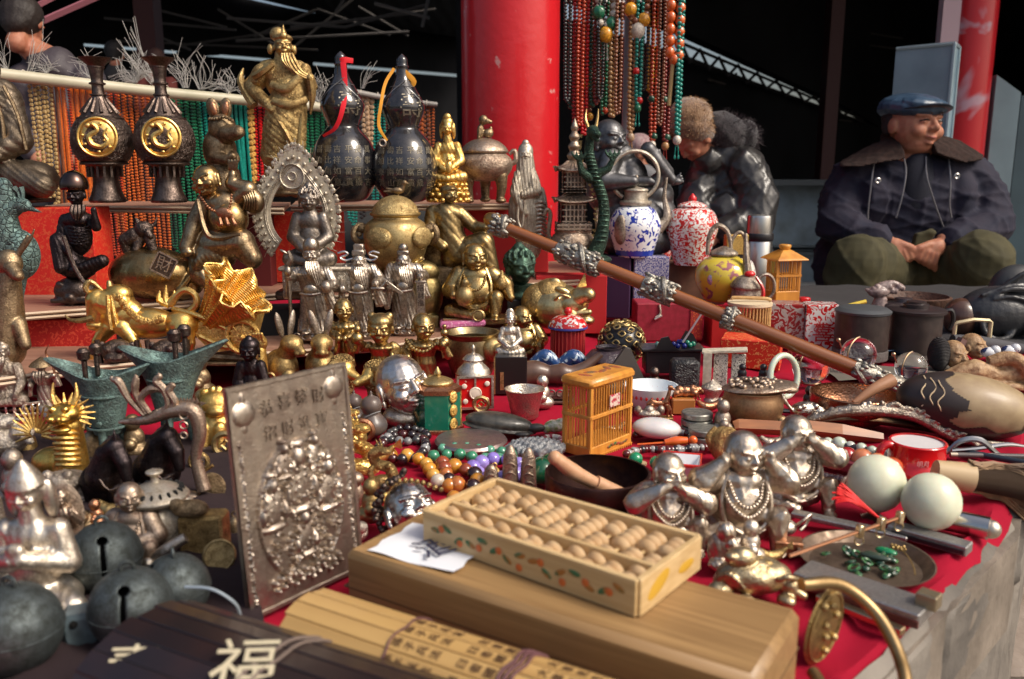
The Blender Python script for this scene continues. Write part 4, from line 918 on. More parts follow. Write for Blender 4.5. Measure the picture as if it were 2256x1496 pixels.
b.limb([q(1425,420,-20),q(1470,380,-20),q(1445,345,-20)],[20,15,14]);b.limb([q(1432,335,-24),q(1428,330,-28),q(1480,396,-30)],[17,17,11]);b.prism([(-16,0),(16,4),(12,22),(-20,20)],26,q(1440,352,-26));b.out('raised_leg',DM,r,vox=2.5)
b=B();b.limb([q(1395,400,-30),q(1430,400,-40),q(1448,405,-44)],[15,11,6]);b.ell(q(1490,400,-30),(14,8,7));
for k in range(4):b.cap(q(1480,398+k*3,-30),q(1500+k*2,382+k*6,-34),3,1.8,6)
b.out('hand',DM,r,vox=2)
head(r,q(1343,306,0),40,DM,ears=1.5,fat=.4,smile=.5,yaw=35)
# ================================================================ goods on the middle and lowest steps
def Md(name,label,cat,px,py,d,**k):return putq(name,label,cat,px,py,0,d=d,**k)
zz_=lambda py,d:zof(py,d)
r,q=Md('peacock_statue','grey green bronze peacock statue with scaly breast at the left edge','statue',30,690,1.32)
b=B();b.ell(q(40,560),(46,34,56));b.limb([q(20,545),q(12,470),q(46,450)],[34,22,15]);b.ell(q(50,452,-4),(18,14,15));b.cap(q(62,458,-8),q(92,468,-10),7,1.5);b.limb([q(40,600),q(30,690)],[20,14]);b.ell(q(-10,480),(40,24,90),20)
b.out('body',metal('verdigris',1.,.09,'scales',bd=.003),r,vox=2.4)
b=B();b.tube([q(44,440),q(40,424),q(30,414)],[4,4,7],6);b.tube([q(50,440),q(50,425),q(46,412)],[4,4,6],6);b.tube([q(36,446),q(28,436),q(18,432)],[4,4,6],6);b.out('crest',MS['verdigris'],r)
r,q=Md('beast_statue','dark brown bronze long necked beast at the left edge','statue',20,765,1.24)
b=B();b.limb([q(10,770),q(16,700),q(22,610)],[44,36,22]);b.ell(q(20,580),(28,24,30));b.cap(q(26,590,-14),q(40,608,-26),16,12);b.cap(q(40,560),q(60,520),7,3);b.tube([q(44,556),q(66,528),q(76,504)],[6,4,2],6);b.limb([q(40,715,-10),q(56,760,-20)],[18,12]);b.out('body',MS['bronze'],r,vox=2.2)
r,q=Md('thin_monk_statue','dark thin seated monk statue with domed hat and slanting staff','statue',170,664,1.47)
D=MS['darkest'];D2=MS['dark']
rock(r,92,70,62,D2,'tree_stump',5)
b=B();b.ell(q(172,590),(40,34,26));b.limb([q(165,585,-8),q(128,530,-16),q(135,590,-30)],[20,17,14]);b.limb([q(190,590),q(225,575,-20),q(160,596,-34)],[18,14,9]);b.ell(q(172,520),(30,24,42));b.ell(q(172,485),(34,24,20));b.limb([q(145,485),q(132,530,-10),q(150,555,-30)],[14,11,8]);b.limb([q(198,485),q(212,500,-22),q(206,462,-30)],[13,10,6])
for k in range(6):b.tube([q(150,500+k*7,-20),q(172,504+k*7,-27),q(196,498+k*7,-20)],1.8,5)
b.out('robe',D,r,vox=2,disp=folds(1.2,.3))
head(r,q(168,430,-4),22,D,brow=1.5,extra=lambda b:b.ell((0,.1,-1.2),(.2,.2,.2)))
pot(r,[(27,0),(29,6),(27,20),(18,34),(6,40),(1,41)],mat((.10,.065,.055),.25,1.),'hat',c=q(164,418));beard(r,q(172,452,-20),[(0,0,0),(0,-5,-18),(-2,-5,-34)],14,D2,4)
B().tube([q(140,520,-38),q(165,590,-44),q(198,640,-52)],4.5,8).out('staff',D2,r)
r,q=Md('laughing_monk_statue','big bronze laughing monk leaning beside a huge money sack','statue',400,662,1.50)
LM=metal('bronze',.2,.1,rough=.28);LB=mat((.40,.27,.12),.27,1.,(.12,.07,.03),.58,.04,.16,.2,.1)
b=B();b.ell(q(335,602,0),(93,62,57));b.ell(q(400,620,10),(50,40,40));b.limb([q(330,560),q(330,548)],[14,12]);b.limb([q(395,640,-30),q(440,580,-20)],[9,5]);S_=b.out('sack',LB,r,vox=2.6,disp=folds(1.0,.12,(1,0,.8),1,zmin=-10,zmax=30))
b=B();b.ell(q(500,480),(44,40,46));b.ell(q(490,450),(42,32,30));b.limb([q(470,540),q(530,535,-16),q(556,570,-20)],[38,32,22]);b.ell(q(470,560),(52,40,40));b.limb([q(455,450),q(430,490,-10),q(410,545,-30)],[24,19,14]);b.limb([q(520,440),q(545,420),q(510,405,-4),q(512,385,-6)],[20,22,14,9])
b.ell(q(560,445),(22,20,26));b.limb([q(450,560),q(440,600,-10),q(470,625,-20)],[30,26,18]);b.ell(q(500,640,-10),(50,34,22));b.ell(q(412,556,-36),(14,11,10));b.ell(q(440,575,-34),(12,8,22),30)
for k in range(4):b.cap(q(505+k*5,372,-8),q(503+k*7,352,-10),3.5,2.5,6)
b.out('body',LM,r,vox=2.4,disp=folds(1.4,.24,(1,0,.3),2,zmax=105));B().ell(q(506,482,-6),(40,38,42)).out('belly',LB,r)
head(r,q(455,398,-14),33,LB,smile=1,ears=1.4,fat=.6,tilt=-14,yaw=-14)
b=B();b.tube([q(436,440,-24),q(450,500,-38),q(470,525,-44),q(530,518,-38)],[6,6,6,5],6);b.tube([q(536,410,-10),q(560,430,-14),q(566,460,-10)],[4,5,4],6)
for k in range(6):b.tube([q(530+k*6,420,-12-k),q(540+k*5,440,-22),q(536+k*6,462,-16)],2.2,5)
b.out('robe_folds',LM,r)
beads_round(r,[q(440,430,-30),q(460,458,-40),q(490,470,-46),q(506,455,-44),q(510,430,-36)],3.2,MS['copper'],n=20);b=B();b.ell(q(494,470,-46),(18,5,12),10)
for k in range(3):b.cap(q(484+k*14,480,-48),q(488+k*15,494,-50),3.4,4.4,6)
b.out('amulet',MS['copper'],r)
b=B().frame(q(361,584,-66),(0,30,8));b.box((0,0,0),(44,6,44),bev=1);b.out('plaque',MS['dark'],S_,smooth=False);b=B().frame(q(361,584,-70),(0,30,8))
for x,z,w,h in((0,21,45,3),(0,-21,45,3),(21,0,3,45),(-21,0,3,45)):b.box((x,0,z),(w,4,h))
b.frame(q(361,584,-70),(0,22,8));b.text('財',34,(0,0,0),1.5);b.out('plaque_border',MS['rose'],S_,smooth=False)
r,q=Md('lion_statue','small dark horned lion crouching on top of the sack','statue',312,556,1.50)
b=B();b.ell(q(318,505,-6),(20,18,18));b.cap(q(326,512,-18),q(332,520,-22),9,6);b.limb([q(300,520),q(278,530),q(282,552)],[20,17,12]);b.limb([q(330,525,-10),q(338,552,-14)],[13,9]);b.limb([q(310,520),q(300,550,-12)],[15,9]);b.cap(q(340,495),q(346,480),4,1.5);b.cap(q(304,490),q(300,482),6,3)
for k in range(8):b.ell(q(302+k*4,498-6*math.sin(k*.8),4),5)
b.out('body',MO['dark'],r,vox=1.5)
r,q=Md('golden_ox','shiny golden charging ox statue with coin saddle and curled tail','statue',300,790,1.34)
G=MS['gold'];b=B()
b.ell(q(268,695),(52,34,42));b.ell(q(330,712),(62,33,34));b.ell(q(400,715),(38,32,33));b.ell(q(262,650),(30,26,24));b.limb([q(262,672),q(222,665,-8)],[36,28]);b.cap(q(215,660,-10),q(208,710,-18),25,15);b.ell(q(207,716,-20),(16,14,12))
b.limb([q(270,720,-20),q(290,745,-26),q(302,765,-30)],[20,13,10]);b.limb([q(240,720,-10),q(215,752,-16),q(200,790,-20)],[20,12,8]);b.limb([q(405,725,-12),q(418,755,-14),q(412,790,-14)],[24,13,9]);b.limb([q(395,730,12),q(380,765,10),q(386,790,10)],[20,11,8])
b.out('body',mat((.88,.58,.18),.3,1.,(.5,.27,.06),.6,.04,.16,.25,.12),r,vox=2.2);b=B()
b.tube([q(198,648,-16),q(188,634,-18),q(200,620,-14),q(226,640,-10)],[5,7,6,3],8);b.out('horn',MS['oldgold'],r);b=B();b.tube([q(206,700,-34),q(180,706,-36),q(155,705,-34),q(144,694,-30)],[7,6,4,1.5],8);b.out('horn',MS['oldgold'],r);b=B();b.cap(q(244,640,6),q(240,622,8),9,5);b.out('ear',MS['oldgold'],r)
b=B();b.tube([q(412,690),q(432,672),q(430,650),q(408,638),q(388,652),q(376,668)],[9,8,7,7,8,10],8)
for x,y in((352,640),(366,628),(384,640)):b.tube([q(374,672),q(x,660),q(x,y)],[8,8,1.5],6)
b.out('tail',G,r);b=B()
for k in range(12):t=k/11;b.ell(q(262+t*92,655+t*46+26*math.sin(t*3.1),-34),(9,4,9))
b.tube([q(238,650,-30),q(240,690,-36),q(246,726,-34)],5,6);b.tube([q(246,652,-28),q(252,690,-36),q(260,730,-34)],4,6);b.ell(q(255,658,-26),(12,6,14),30);b.out('saddle_coins',MO['gold'],r)
r,q=Md('golden_cart','golden cart loaded with one huge cabbage, behind the ox','cart',500,800,1.36)
CG=metal('gold',.7,.10,'D',bd=.002,rough=.28)
for k_,(sc_,ro,dx) in enumerate(((1.,(22,46,0),0),(.74,(34,40,30),6))):
 b=B();n_,m_=72,12;V=[]
 for i in range(n_):
  a=2*math.pi*i/n_
  for j in range(m_):
   t=j/(m_-1);rr=(16+30*math.sin(t*1.5)**.8+24*t**3)*(1+.16*t**3*math.sin(a*8)+.07*t**2*math.sin(a*19));V.append((rr*math.cos(a),rr*math.sin(a)*.8,150*t+10*t**3*math.sin(a*5)))
 V=np.array(V)*sc_@rotm(ro).T+np.array(q(448+dx,722-dx,0));b.add(V,[(i*m_+j,((i+1)%n_)*m_+j,((i+1)%n_)*m_+j+1,i*m_+j+1) for i in range(n_) for j in range(m_-1)]);L_=b.out('cabbage_leaf',CG,r);L_.modifiers.new('s','SOLIDIFY').thickness=3
 b=B();[b.tube([tuple(V[i*m_+j]*1.0) for j in range(0,m_,2)],[3.2,1],5,2) for i in range(0,n_,6)];b.tube([tuple(V[i*m_+m_-1]) for i in range(0,n_,2)],2.6,5,2,True);b.out('leaf_rib',G,L_)
b=B();b.ell(q(452,712),(30,26,24));b.out('cabbage_base',CG,r,vox=2.5);b=B();b.prism([(-70,90),(80,130),(84,118),(60,40),(-20,30),(-64,78)],60,(0,0,0));b.out('cart_bed',MO['gold'],r)
for yy in(-36,36):
 b=B();b.torus(q(534,742,yy),34,6,None,30,8);b.ell(q(534,742,yy),(26,3,26));b.ell(q(534,742,yy),(7,8,7))
 for k in range(8):a=k*math.pi/4;b.tube([q(534,742,yy),q(534+32*math.cos(a),742+32*math.sin(a),yy)],3,5,1)
 b.out('wheel',MO['gold'],r)
b=B();b.tube([q(520,735,-30),q(460,705,-34),q(420,690,-34),q(380,680,-30)],[5,6,6,5],8);b.tube([q(560,745,-30),q(500,765,-32),q(440,740,-30)],5,6);b.out('shaft',G,r)
b=B();b.tube([q(380,780,-20),q(600,795,-20)],8,6,1);b.box(q(480,795),(240,70,8),bev=2);b.out('base',MS['bronze'],r)
r,q=Md('halo_buddha_statue','grey seated buddha before a flame edged open halo','statue',690,640,1.52)
HS=MS['stone'];HV=metal('stone',.5,.1);poly=[]
cx,cz=-35,165
def halo(a,k=1.):
 return cx+86*k*math.cos(a)*(1-.18*max(0,math.sin(a))**2),cz+(115*k*math.sin(a) if math.sin(a)>0 else 105*k*math.sin(a))+(22*k*max(0,math.sin(a))**8)
N_=96;V=[];f=[]
for i in range(N_+1):
 a=R(-52+284*i/N_);sp=.055*abs(math.sin(i*math.pi*N_/N_/3.0));o=halo(a,1+sp);n_=halo(a,.68);V+=[(n_[0],26,n_[1]),(o[0],24,o[1]),(n_[0],34,n_[1]),(o[0],30,o[1])]
for i in range(N_):
 k=4*i;f+=[(k,k+1,k+5,k+4),(k+2,k+6,k+7,k+3),(k+1,k+3,k+7,k+5),(k,k+4,k+6,k+2)]
B().add(V,f).out('halo',mat((.60,.54,.43),.55,.5,(.38,.33,.25),.5,.05,.2,.3,.2),r,smooth=False)
b=B()
for i in range(27):
 a=R(-48+276*i/26);x,z=halo(a,.90);b.ell((x,20,z),4.2,None,8,6);x,z=halo(a,1.03);x2,z2=halo(a+.03,1.18);b.prism([(-9,0),(9,0),(3,22),(6,10)],7,(x,27,z),math.degrees(a)*-1+90)
 for q_ in(-.035,.035):x3,z3=halo(a+q_,1.09);b.ell((x3,26,z3),(5,4,6),None,6,5)
for k_ in(.76,.80):b.tube([(halo(R(-50+280*i/40),k_)[0],24,halo(R(-50+280*i/40),k_)[1]) for i in range(41)],1.8,5,1)
b.out('flames',HS,r);b=B();b.ell((-40,28,247),(32,4,34),None,24,10);b.torus((-40,22,247),26,2,None,28,5);b.torus((-40,22,247),9,1.6,None,16,5);b.out('halo_disc',HV,r)
BG=mat((.30,.26,.22),.38,1.,(.11,.09,.075),.5,.045,.16,.3,.15);B().box((18,0,26),(150,80,50),bev=4).out('pedestal',metal('stone',1.,.12,'swirl',bd=.003),r);B().box((18,-2,52),(165,84,9),bev=3).out('pedestal_top',HS,r);b=B();b.box((-30,5,-8),(96,60,20),bev=4);b.out('plinth',MS['dark'],r)
seated(r,108,176,BG,hr=25,hair='buddha',base=54,fold=.6,ears=1.5,yaw=8)
r,q=Md('phoenix_censer','large brass censer with raised panels and a phoenix on the lid','censer',875,622,1.62);r.scale=[v*.83 for v in r.scale]
BR=metal('brass',.12,.1);BRO=MO['brass']
pot(r,[(44,42),(70,66),(84,108),(80,150),(62,166),(58,172),(66,178),(66,184)],BR);L_=pot(r,[(62,184),(60,190),(52,206),(30,222),(8,228),(1,229)],BRO,'lid')
for a in(-24,60):b=B();b.ell((84*math.sin(R(a)),-80*math.cos(R(a)),122),(38,14,28),(0,0,a));b.out('relief_panel',BRO,r,disp=None)
b=B();b.ell((8,0,240),(16,9,9));b.cap((20,0,244),(24,-2,256),6,5);b.ell((26,-2,260),7);b.cap((0,0,240),(-22,2,246),6,2);b.cap((-2,0,238),(-28,0,238),4,2);b.cap((8,0,236),(8,0,226),3,3);b.cap((28,-2,262),(36,-4,258),3,1);b.out('phoenix_knob',MS['bronze'],L_,vox=1.2)
b=B();b.torus((-92,0,128),22,8,(0,0,40));b.ell((-88,-6,142),(14,14,12));b.ell((-94,-12,128),(7,6,7));b.out('beast_handle',MO['bronze'],r);b=B();b.torus((92,0,128),22,8,(0,0,-40));b.ell((88,-6,142),(14,14,12));b.out('beast_handle',MO['bronze'],r)
for a in(30,150,270):b=B();x,y=50*math.cos(R(a)),50*math.sin(R(a));b.limb([(x,y,60),(x*1.1,y*1.1,30),(x,y,4)],[18,13,12]);b.out('leg',BRO,r)
r,q=Md('armchair_figure','bronze smiling man in long coat reclining in an armchair','statue',1015,640,1.66)
BZ=mat((.36,.26,.12),.32,1.,(.10,.065,.03),.53,.04,.16,.15,.1)
b=B();b.limb([q(985,475),q(990,520),q(1010,560)],[30,34,34]);b.ell(q(985,472),(40,26,24));b.limb([q(1010,560),q(1065,535,-18),q(1085,610,-24)],[34,24,18]);b.limb([q(1000,570),q(1040,560,-30),q(1062,620,-34)],[30,22,16]);b.limb([q(1012,470),q(1045,500,-8),q(1070,500,-22)],[16,13,9]);b.limb([q(955,470),q(945,520,-16),q(975,545,-34)],[18,14,10])
b.prism([(-20,0),(46,0),(40,80),(-10,70)],30,q(1050,618,-10));b.out('coat',BZ,r,vox=2.2,disp=folds(1.2,.13,(1,0,.9),1))
head(r,q(990,428,-4),20,BZ,smile=.6,yaw=28,hair='fringe')
b=B();b.ell(q(965,540,20),(44,12,66),None,20,12);b.box(q(1000,610),(110,60,50),bev=6);b.tube([q(930,500,-10),q(926,560,-30),q(940,620,-30)],8,6);b.out('armchair',MS['bronze'],r)
r,q=Md('bust_statue','brass bust of a man wearing a flat peaked cap','bust',922,742,1.62)
b=B();b.ell(q(922,650),(54,34,62));b.ell(q(922,600),(46,28,28));b.box(q(922,716),(96,54,52),bev=3);b.limb([q(905,560),q(912,585)],[18,22]);b.prism([(-16,0),(0,-14),(16,0),(20,10),(-20,10)],8,q(915,590,-30));b.out('shoulders',mat((.40,.31,.13),.34,1.,(.16,.11,.05),.54,.04,.16,.1,.1),r,vox=2.2)
head(r,q(907,560,-4),30,BR,yaw=24,extra=lambda b:(b.ell((0,.05,.62),(1.08,1.1,.34)),b.ell((.05,-.75,.42),(.72,.5,.14))))
SM_=metal('pewter',.35,.12,rough=.26);SH=mat((.54,.47,.39),.36,1.,(.17,.13,.10),.53,.05,.15,.3,.15)
def god(px,py,h,w,hr,label,d,kind):
 r,q=Md('star_god_statue',label,'statue',px,py,d,group='three silver bearded gods')
 b=B();b.lathe([(w*.30,0),(w*.32,h*.05),(w*.24,h*.09),(w*.2,h*.1)],20,(0,0,0),.8);
 for k in range(5):b.torus((-w*.3+k*w*.15,-w*.24,h*.05),w*.06,1.6,None,12,5)
 b.out('cloud_base',SM_,r)
 arms={'shou':((-.36,.66,-.34),(.34,.52,-.34)),'lu':((-.30,.50,-.36),(.40,.56,-.34)),'fu':((-.26,.50,-.36),(.40,.62,-.28))}[kind]
 hat={'shou':0,'lu':hr*1.1,'fu':hr*1.1}[kind]
 standing(r,w,h*.92,SH,hr,base=h*.08,fold=1.6,hat=hat,arms=arms,ff=.42,flare=1.05,smile=.4)
 zc=h-hr*1.05-hat;N_=(0,-w*.03,zc)
 beard(r,P3(N_,3,-hr*.75,-hr*.72),[(0,0,0),(w*.04,-8,-h*.10),(w*.12,-8,-h*.24)],w*.125,SH,6)
 b=B();b.tube([(-w*.2,-w*.24,h*.5),(0,-w*.3,h*.49),(w*.2,-w*.24,h*.5)],3,6);b.prism([(-w*.07,h*.2),(w*.07,h*.2),(w*.06,h*.47),(-w*.06,h*.47)],3,(w*.03,-w*.30,0));b.ell((0,-w*.26,h*.53),(w*.14,5,w*.12))
 for k in range(7):b.tube([(-w*.27+k*w*.09,-w*.27,h*.10+k%2*4),(-w*.23+k*w*.08,-w*.29,h*.24)],1.3,4,1)
 b.out('robe_ornament',SM_,r)
 if kind=='shou':
  B().ell(P3(N_,0,1,hr*.85),(hr*.85,hr*.9,hr*1.0)).out('tall_forehead',SM_,r)
  b=B();b.tube([(-w*.36,-w*.4,h*.10),(-w*.36,-w*.4,h*.6),(-w*.40,-w*.4,h*.75),(-w*.30,-w*.42,h*.86),(-w*.34,-w*.42,h*.95)],[3.5,4,5,6,3],8,4);b.ell((-w*.42,-w*.42,h*.94),(10,4,3),30);b.ell((-w*.36,-w*.45,h*.74),(8,7,12));b.out('dragon_staff',SM_,r);B().ell((w*.34,-w*.42,h*.58),(12,11,14)).out('peach',SH,r)
 if kind=='lu':
  b=B();b.box(P3(N_,0,2,hr*1.0),(hr*1.5,hr*1.5,hr*.7),bev=2);b.box(P3(N_,0,4,hr*1.6),(hr*1.2,hr*1,hr*.9),bev=2);b.out('hat',SH,r);b=B()
  for q_ in(-1,1):b.tube([P3(N_,q_*hr*.7,2,hr*.3),P3(N_,q_*hr*1.6,0,hr*.1),P3(N_,q_*hr*2.2,0,hr*.45),P3(N_,q_*hr*1.3,0,hr*.8),P3(N_,q_*hr*1.7,0,hr*1.15),P3(N_,q_*hr*2.5,0,hr*.95)],2.4,6,5)
  b.out('hat_ribbons',mat((.75,.7,.64),.25,1.),r);b=B();b.ell((w*.44,-w*.42,h*.55),(16,7,5));b.cap((w*.5,-w*.4,h*.55),(w*.62,-w*.4,h*.62),4,2);b.out('ingot',SM_,r)
 if kind=='fu':
  b=B();b.box(P3(N_,0,2,hr*.95),(hr*1.4,hr*1.3,hr*.6),bev=2);b.ell(P3(N_,0,2,hr*1.5),(hr*.6,hr*.6,hr*.6));b.out('hat',SM_,r)
  B().box((-w*.2,-w*.48,h*.56),(8,5,h*.28),-52,bev=1).out('tablet',SH,r);b=B();b.box((w*.40,-w*.40,h*.42),(18,3,h*.34),bev=1);b.box((w*.40,-w*.40,h*.25),(24,6,5),bev=1);b.box((w*.40,-w*.40,h*.60),(24,6,5),bev=1);S2=b.out('scroll',SH,r);b=B();b.text('招',15,(w*.40,-w*.40-2,h*.53),.6);b.text('財',15,(w*.40,-w*.40-2,h*.45),.6);b.text('進',15,(w*.40,-w*.40-2,h*.37),.6);b.out('scroll_writing',MS['dark'],S2,smooth=False)
god(695,746,208,112,21,'silver bearded god with tall bald forehead holding a dragon staff',1.46,'shou')
god(797,742,206,102,18,'silver bearded god whose hat has curling side ribbons',1.50,'lu')
god(893,735,200,100,18,'silver bearded god holding a tablet and a hanging scroll',1.53,'fu')
r,q=Md('laughing_buddha_statue','brass laughing buddha seated with money bag beside the green head','statue',1048,708,1.60)
BR2=metal('oldgold',.25,.12,rough=.25)
box_base(r,140,70,12,BR2);fatbuddha(r,128,160,BR2,base=10,arms=('knee','side'),hr=30,yaw=16)
b=B();b.ell((-22,-42,62),(20,16,22));b.cap((-22,-42,80),(-20,-42,92),7,8);b.out('money_bag',BR,r);b=B();b.ell((8,-52,22),(15,4,13));b.torus((8,-55,22),11,1.5,None,18,5);b.out('coin',BR,r);b=B();b.ell((58,-18,86),(13,12,15));b.cap((58,-18,98),(58,-18,112),7,3)
b.out('gourd_charm',MO['oldgold'],r);box_base(r,40,26,34,MO['bronze'],name='drum',z=0)
r,q=Md('green_buddha_bust','green bronze buddha head with knobbly curls on a black block','bust',1150,700,1.66)
box_base(r,66,56,44,mat((.02,.02,.022),.3,coat=.3),z=0);pot(r,[(30,0),(30,8),(24,14),(26,30)],MS['green'],'neck_base',c=(0,0,44));head(r,(-4,0,112),37,MS['green'],hair='buddha',ears=1.5,yaw=24,vox=.07)
r,q=Md('pig_head','big polished brass smiling pig head money box','money box',1232,742,1.60)
PG=mat((.66,.52,.26),.30,1.,(.28,.20,.09),.58,.04,.16,.3,.12);b=B().frame((0,0,0),(0,0,0))
b.ell(q(1225,675),(64,54,52));b.ell(q(1190,680,10),(38,40,40));b.ell(q(1262,670,-34),(34,26,28));b.cap(q(1276,655,-40),q(1296,650,-56),22,16);b.ell(q(1298,652,-60),(13,8,16),15);b.ell(q(1256,694,-50),(17,14,17));b.cap(q(1270,690,-50),q(1298,688,-50),9,7);b.ell(q(1290,706,-40),(20,18,12));b.ell(q(1240,640,-34),(18,10,8),20)
b.tube([q(1222,660,-48),q(1236,650,-54),q(1254,654,-54)],3.4,6);b.out('head',PG,r,vox=1.9);b=B();b.ell(q(1223,628,-14),(15,8,16),-20);b.out('ear',PG,r);b=B();b.prism([(-10,-12),(12,-8),(8,20)],8,q(1280,622,-6));b.out('ear',PG,r)
b=B();b.ell(q(1293,652,-68),(3,2,5));b.ell(q(1302,650,-67),(3,2,5));b.out('nostril',MS['dark'],r);b=B();b.ell(q(1192,668,4),(44,44,46));b.ell(q(1215,645,0),(40,40,32));b.out('mane',MO['oldgold'],r)
def child(name,px,py,h,w,hr,label,d=None,**k):
 r,q=putq(name,label,'statue',px,py,0 if d is None else 0,d=d,group='brass boy figurines');return r,q
CB=metal('oldgold',.15,.1,rough=.27)
r,q=child('boy_monk_statue',762,808,150,80,24,'brass boy monk figurine with hands joined in his sleeves',d=1.40)
standing(r,88,152,CB,24,fold=1.5,hair=None,arms=((-.06,.46,-.40),(.10,.46,-.40)),flare=.8,ff=.25,yaw=18)
r,q=child('boy_statue',842,830,150,90,34,'brass chubby faced boy figurine holding a small gourd',d=1.36)
standing(r,96,140,CB,32,fold=1.2,hair='child',arms=((-.44,.62,-.3),(.3,.4,-.36)),flare=.9);b=B();b.ell((-46,-30,92),14);b.ell((-46,-30,112),9);b.cap((-46,-30,118),(-44,-30,128),4,2);b.out('small_gourd',CB,r)
r,q=child('boy_monk_statue',935,842,150,90,30,'brass shaven boy monk figurine wearing a bead necklace',d=1.38)
standing(r,104,154,CB,29,fold=1.4,arms=((-.3,.42,-.36),(.44,.60,-.3)),flare=.9,yaw=26,ff=.2);beads_round(r,[(-36,-8,96),(-20,-30,82),(6,-34,76),(26,-20,88)],5,CB,n=12);b=B();b.ell((48,-28,96),12);b.ell((48,-28,116),9);b.ell((48,-28,130),5);b.out('pagoda_toy',CB,r)
def rabbit(px,py,d,label,yw,dx):
 r,q=Md('rabbit_statue',label,'statue',px,py,d,group='golden rabbit heads with dark ears');r.rotation_euler=(0,0,R(yw));m=MS['oldgold']
 b=B();b.ell((0,10,40),(34,44,42));b.limb([(0,0,60),(4,-20,92)],[22,20]);b.ell((5,-24,96),(24,26,21));b.cap((5,-36,92),(5,-58,82),15,9)
 for q_ in(-1,1):b.ell((5+q_*16,-34,102),(5,7,5));b.ell((5+q_*8,-52,80),(7,8,6))
 b.out('body',m,r,vox=1.7)
 for q_ in(-1,1):b=B();b.ell((5+q_*16,-6,138),(8.5,5,30),(0,q_*14,0));b.out('ear',MS['pewter'],r)
rabbit(628,850,1.33,'golden rabbit with upright dark ears looking right',52,0);rabbit(708,846,1.33,'golden rabbit with spread dark ears looking at the viewer',12,0)
def ram(px,py,d,label,fl,k=1.):
 r,q=Md('ram_statue',label,'statue',px,py,d,group='golden curly rams');m=metal('oldgold',1.,.2,'cells',bd=.004)
 b=B();b.ell((12*fl,10,56),(48,34,42));b.ell((-8*fl,0,84),(34,28,34));b.limb([(-22*fl,-10,40),(-22*fl,-10,4)],[15,8]);b.limb([(30*fl,0,40),(34*fl,0,4)],[16,8]);b.limb([(-4*fl,20,40),(-6*fl,20,4)],[15,8]);b.ell((-14*fl,-2,112),(26,24,16))
 b.out('fleece',m,r,vox=2,disp=lambda c,n:1.6*np.sin(c[:,0]*.55)*np.sin(c[:,2]*.55+c[:,1]*.5))
 b=B();b.ell((-22*fl,-14,98),(20,19,20));b.cap((-26*fl,-22,94),(-50*fl,-34,84),14,9);b.out('face',MS['gold'],r,vox=1.6);b=B()
 for q_ in(-1,1):b.tube([(-14*fl,-8+q_*14,112),(0,-12+q_*26,112),(8*fl,-14+q_*30,96),(-4*fl,-16+q_*30,82),(-16*fl,-18+q_*28,90),(-12*fl,-18+q_*28,100)],[8,9,8,6,5,2],8,4)
 b.out('horns',MS['oldgold'],r)
ram(845,918,1.21,'golden curly ram statue nearest the silver face bowl',1);ram(745,905,1.25,'golden curly ram statue half hidden behind the relief plaque',-1)
r,q=Md('folded_cloth','folded pink patterned cloth under the brass buddha','cloth',1018,724,1.56);B().box((0,20,10),(100,60,14),(0,-3,6),bev=4).out('fabric',mat((.65,.16,.36),.8,col2=(.85,.5,.6),ns=.2,mix=.58,sharp=.05),r)
r,q=putq('elephant_basin','wide brass basin with elephant head handles','basin',1040,822);vessel(r,[(44,0),(52,20),(56,55),(52,80),(60,90),(62,93)],5,mat((.38,.30,.17),.33,1.,(.15,.1,.05),.52,.04,.16,.15,.1));b=B();b.ell((44,-30,60),(27,24,27));b.limb([(58,-44,62),(74,-54,44),(70,-54,14)],[14,9,6]);b.ell((26,-34,64),(14,6,20));b.ell((66,-22,66),(6,12,18));b.out('elephant_head',metal('brass',.1),r,vox=2)
r,q=putq('laughing_buddha_statue','small brass laughing buddha facing right behind the silver goddess','statue',1150,792);fatbuddha(r,104,118,metal('oldgold',.1,rough=.22),hr=25,yaw=48,folds_=.6,necklace=False)
# ================================================================ goods on the red cloth, centre and right
def pq(*a,**k):return putq(*a,**k)
def one(name,label,cat,px,py,builder,m,z=0,part='body',rz=0,group=None,smooth=True,vox=0,**k):
 r=put(name,label,cat,px,py,z,rz,group);builder(b_:=B());b_.out(part,m,r,smooth=smooth,vox=vox,**k);return r
M_red=mat((.58,.012,.015),.35,coat=.5);M_blk=mat((.016,.014,.016),.35,coat=.2);M_ivory=mat((.62,.57,.45),.5,col2=(.45,.40,.3),ns=.1)
M_pw=mat((.78,.78,.74),.12,coat=.6,col2=(.55,.015,.01),mix=.5,ns=.085,sharp=.03,dist=2.2,det=2)
M_pb=mat((.80,.82,.84),.12,coat=.6,col2=(.01,.03,.32),mix=.56,ns=.075,sharp=.02,dist=1.2,det=2)
M_bamboo=mat((.62,.28,.045),.42,coat=.25,col2=(.48,.19,.03),ns=.05,stretch=(1,1,.2));M_bamboo2=mat((.60,.38,.16),.5,col2=(.42,.23,.08),ns=.06)
A,sA=at(1075,528,.40);
a0=atd(1088,492,1.52)[0];a1,_=at(1985,868,.012);a1.z=.022
root=thing('long_pipe','very long brown wooden pipe with silver dragon mounts lying diagonally','pipe',a0);V_=a1-a0;L_=V_.length
root.rotation_euler=V_.to_track_quat('X','Z').to_euler();rp=.0114
M_pipe=mat((.30,.105,.03),.22,coat=.6,col2=(.17,.055,.018),ns=14,stretch=(.12,1,1))
def seg_(t0,t1,ra,rb,m,nm):return B().tube([(L_*t0,0,0),(L_*t1,0,0)],[ra,rb],20,1).out(nm,m,root)
seg_(.03,.60,rp*.92,rp*1.05,M_pipe,'shaft');seg_(.58,.90,rp*1.05,rp*1.1,M_pipe,'shaft')
MD_=mat((.50,.48,.42),.38,1.,(.14,.12,.10),.5,60,.2,.8,90,'swirl',bd=.002)
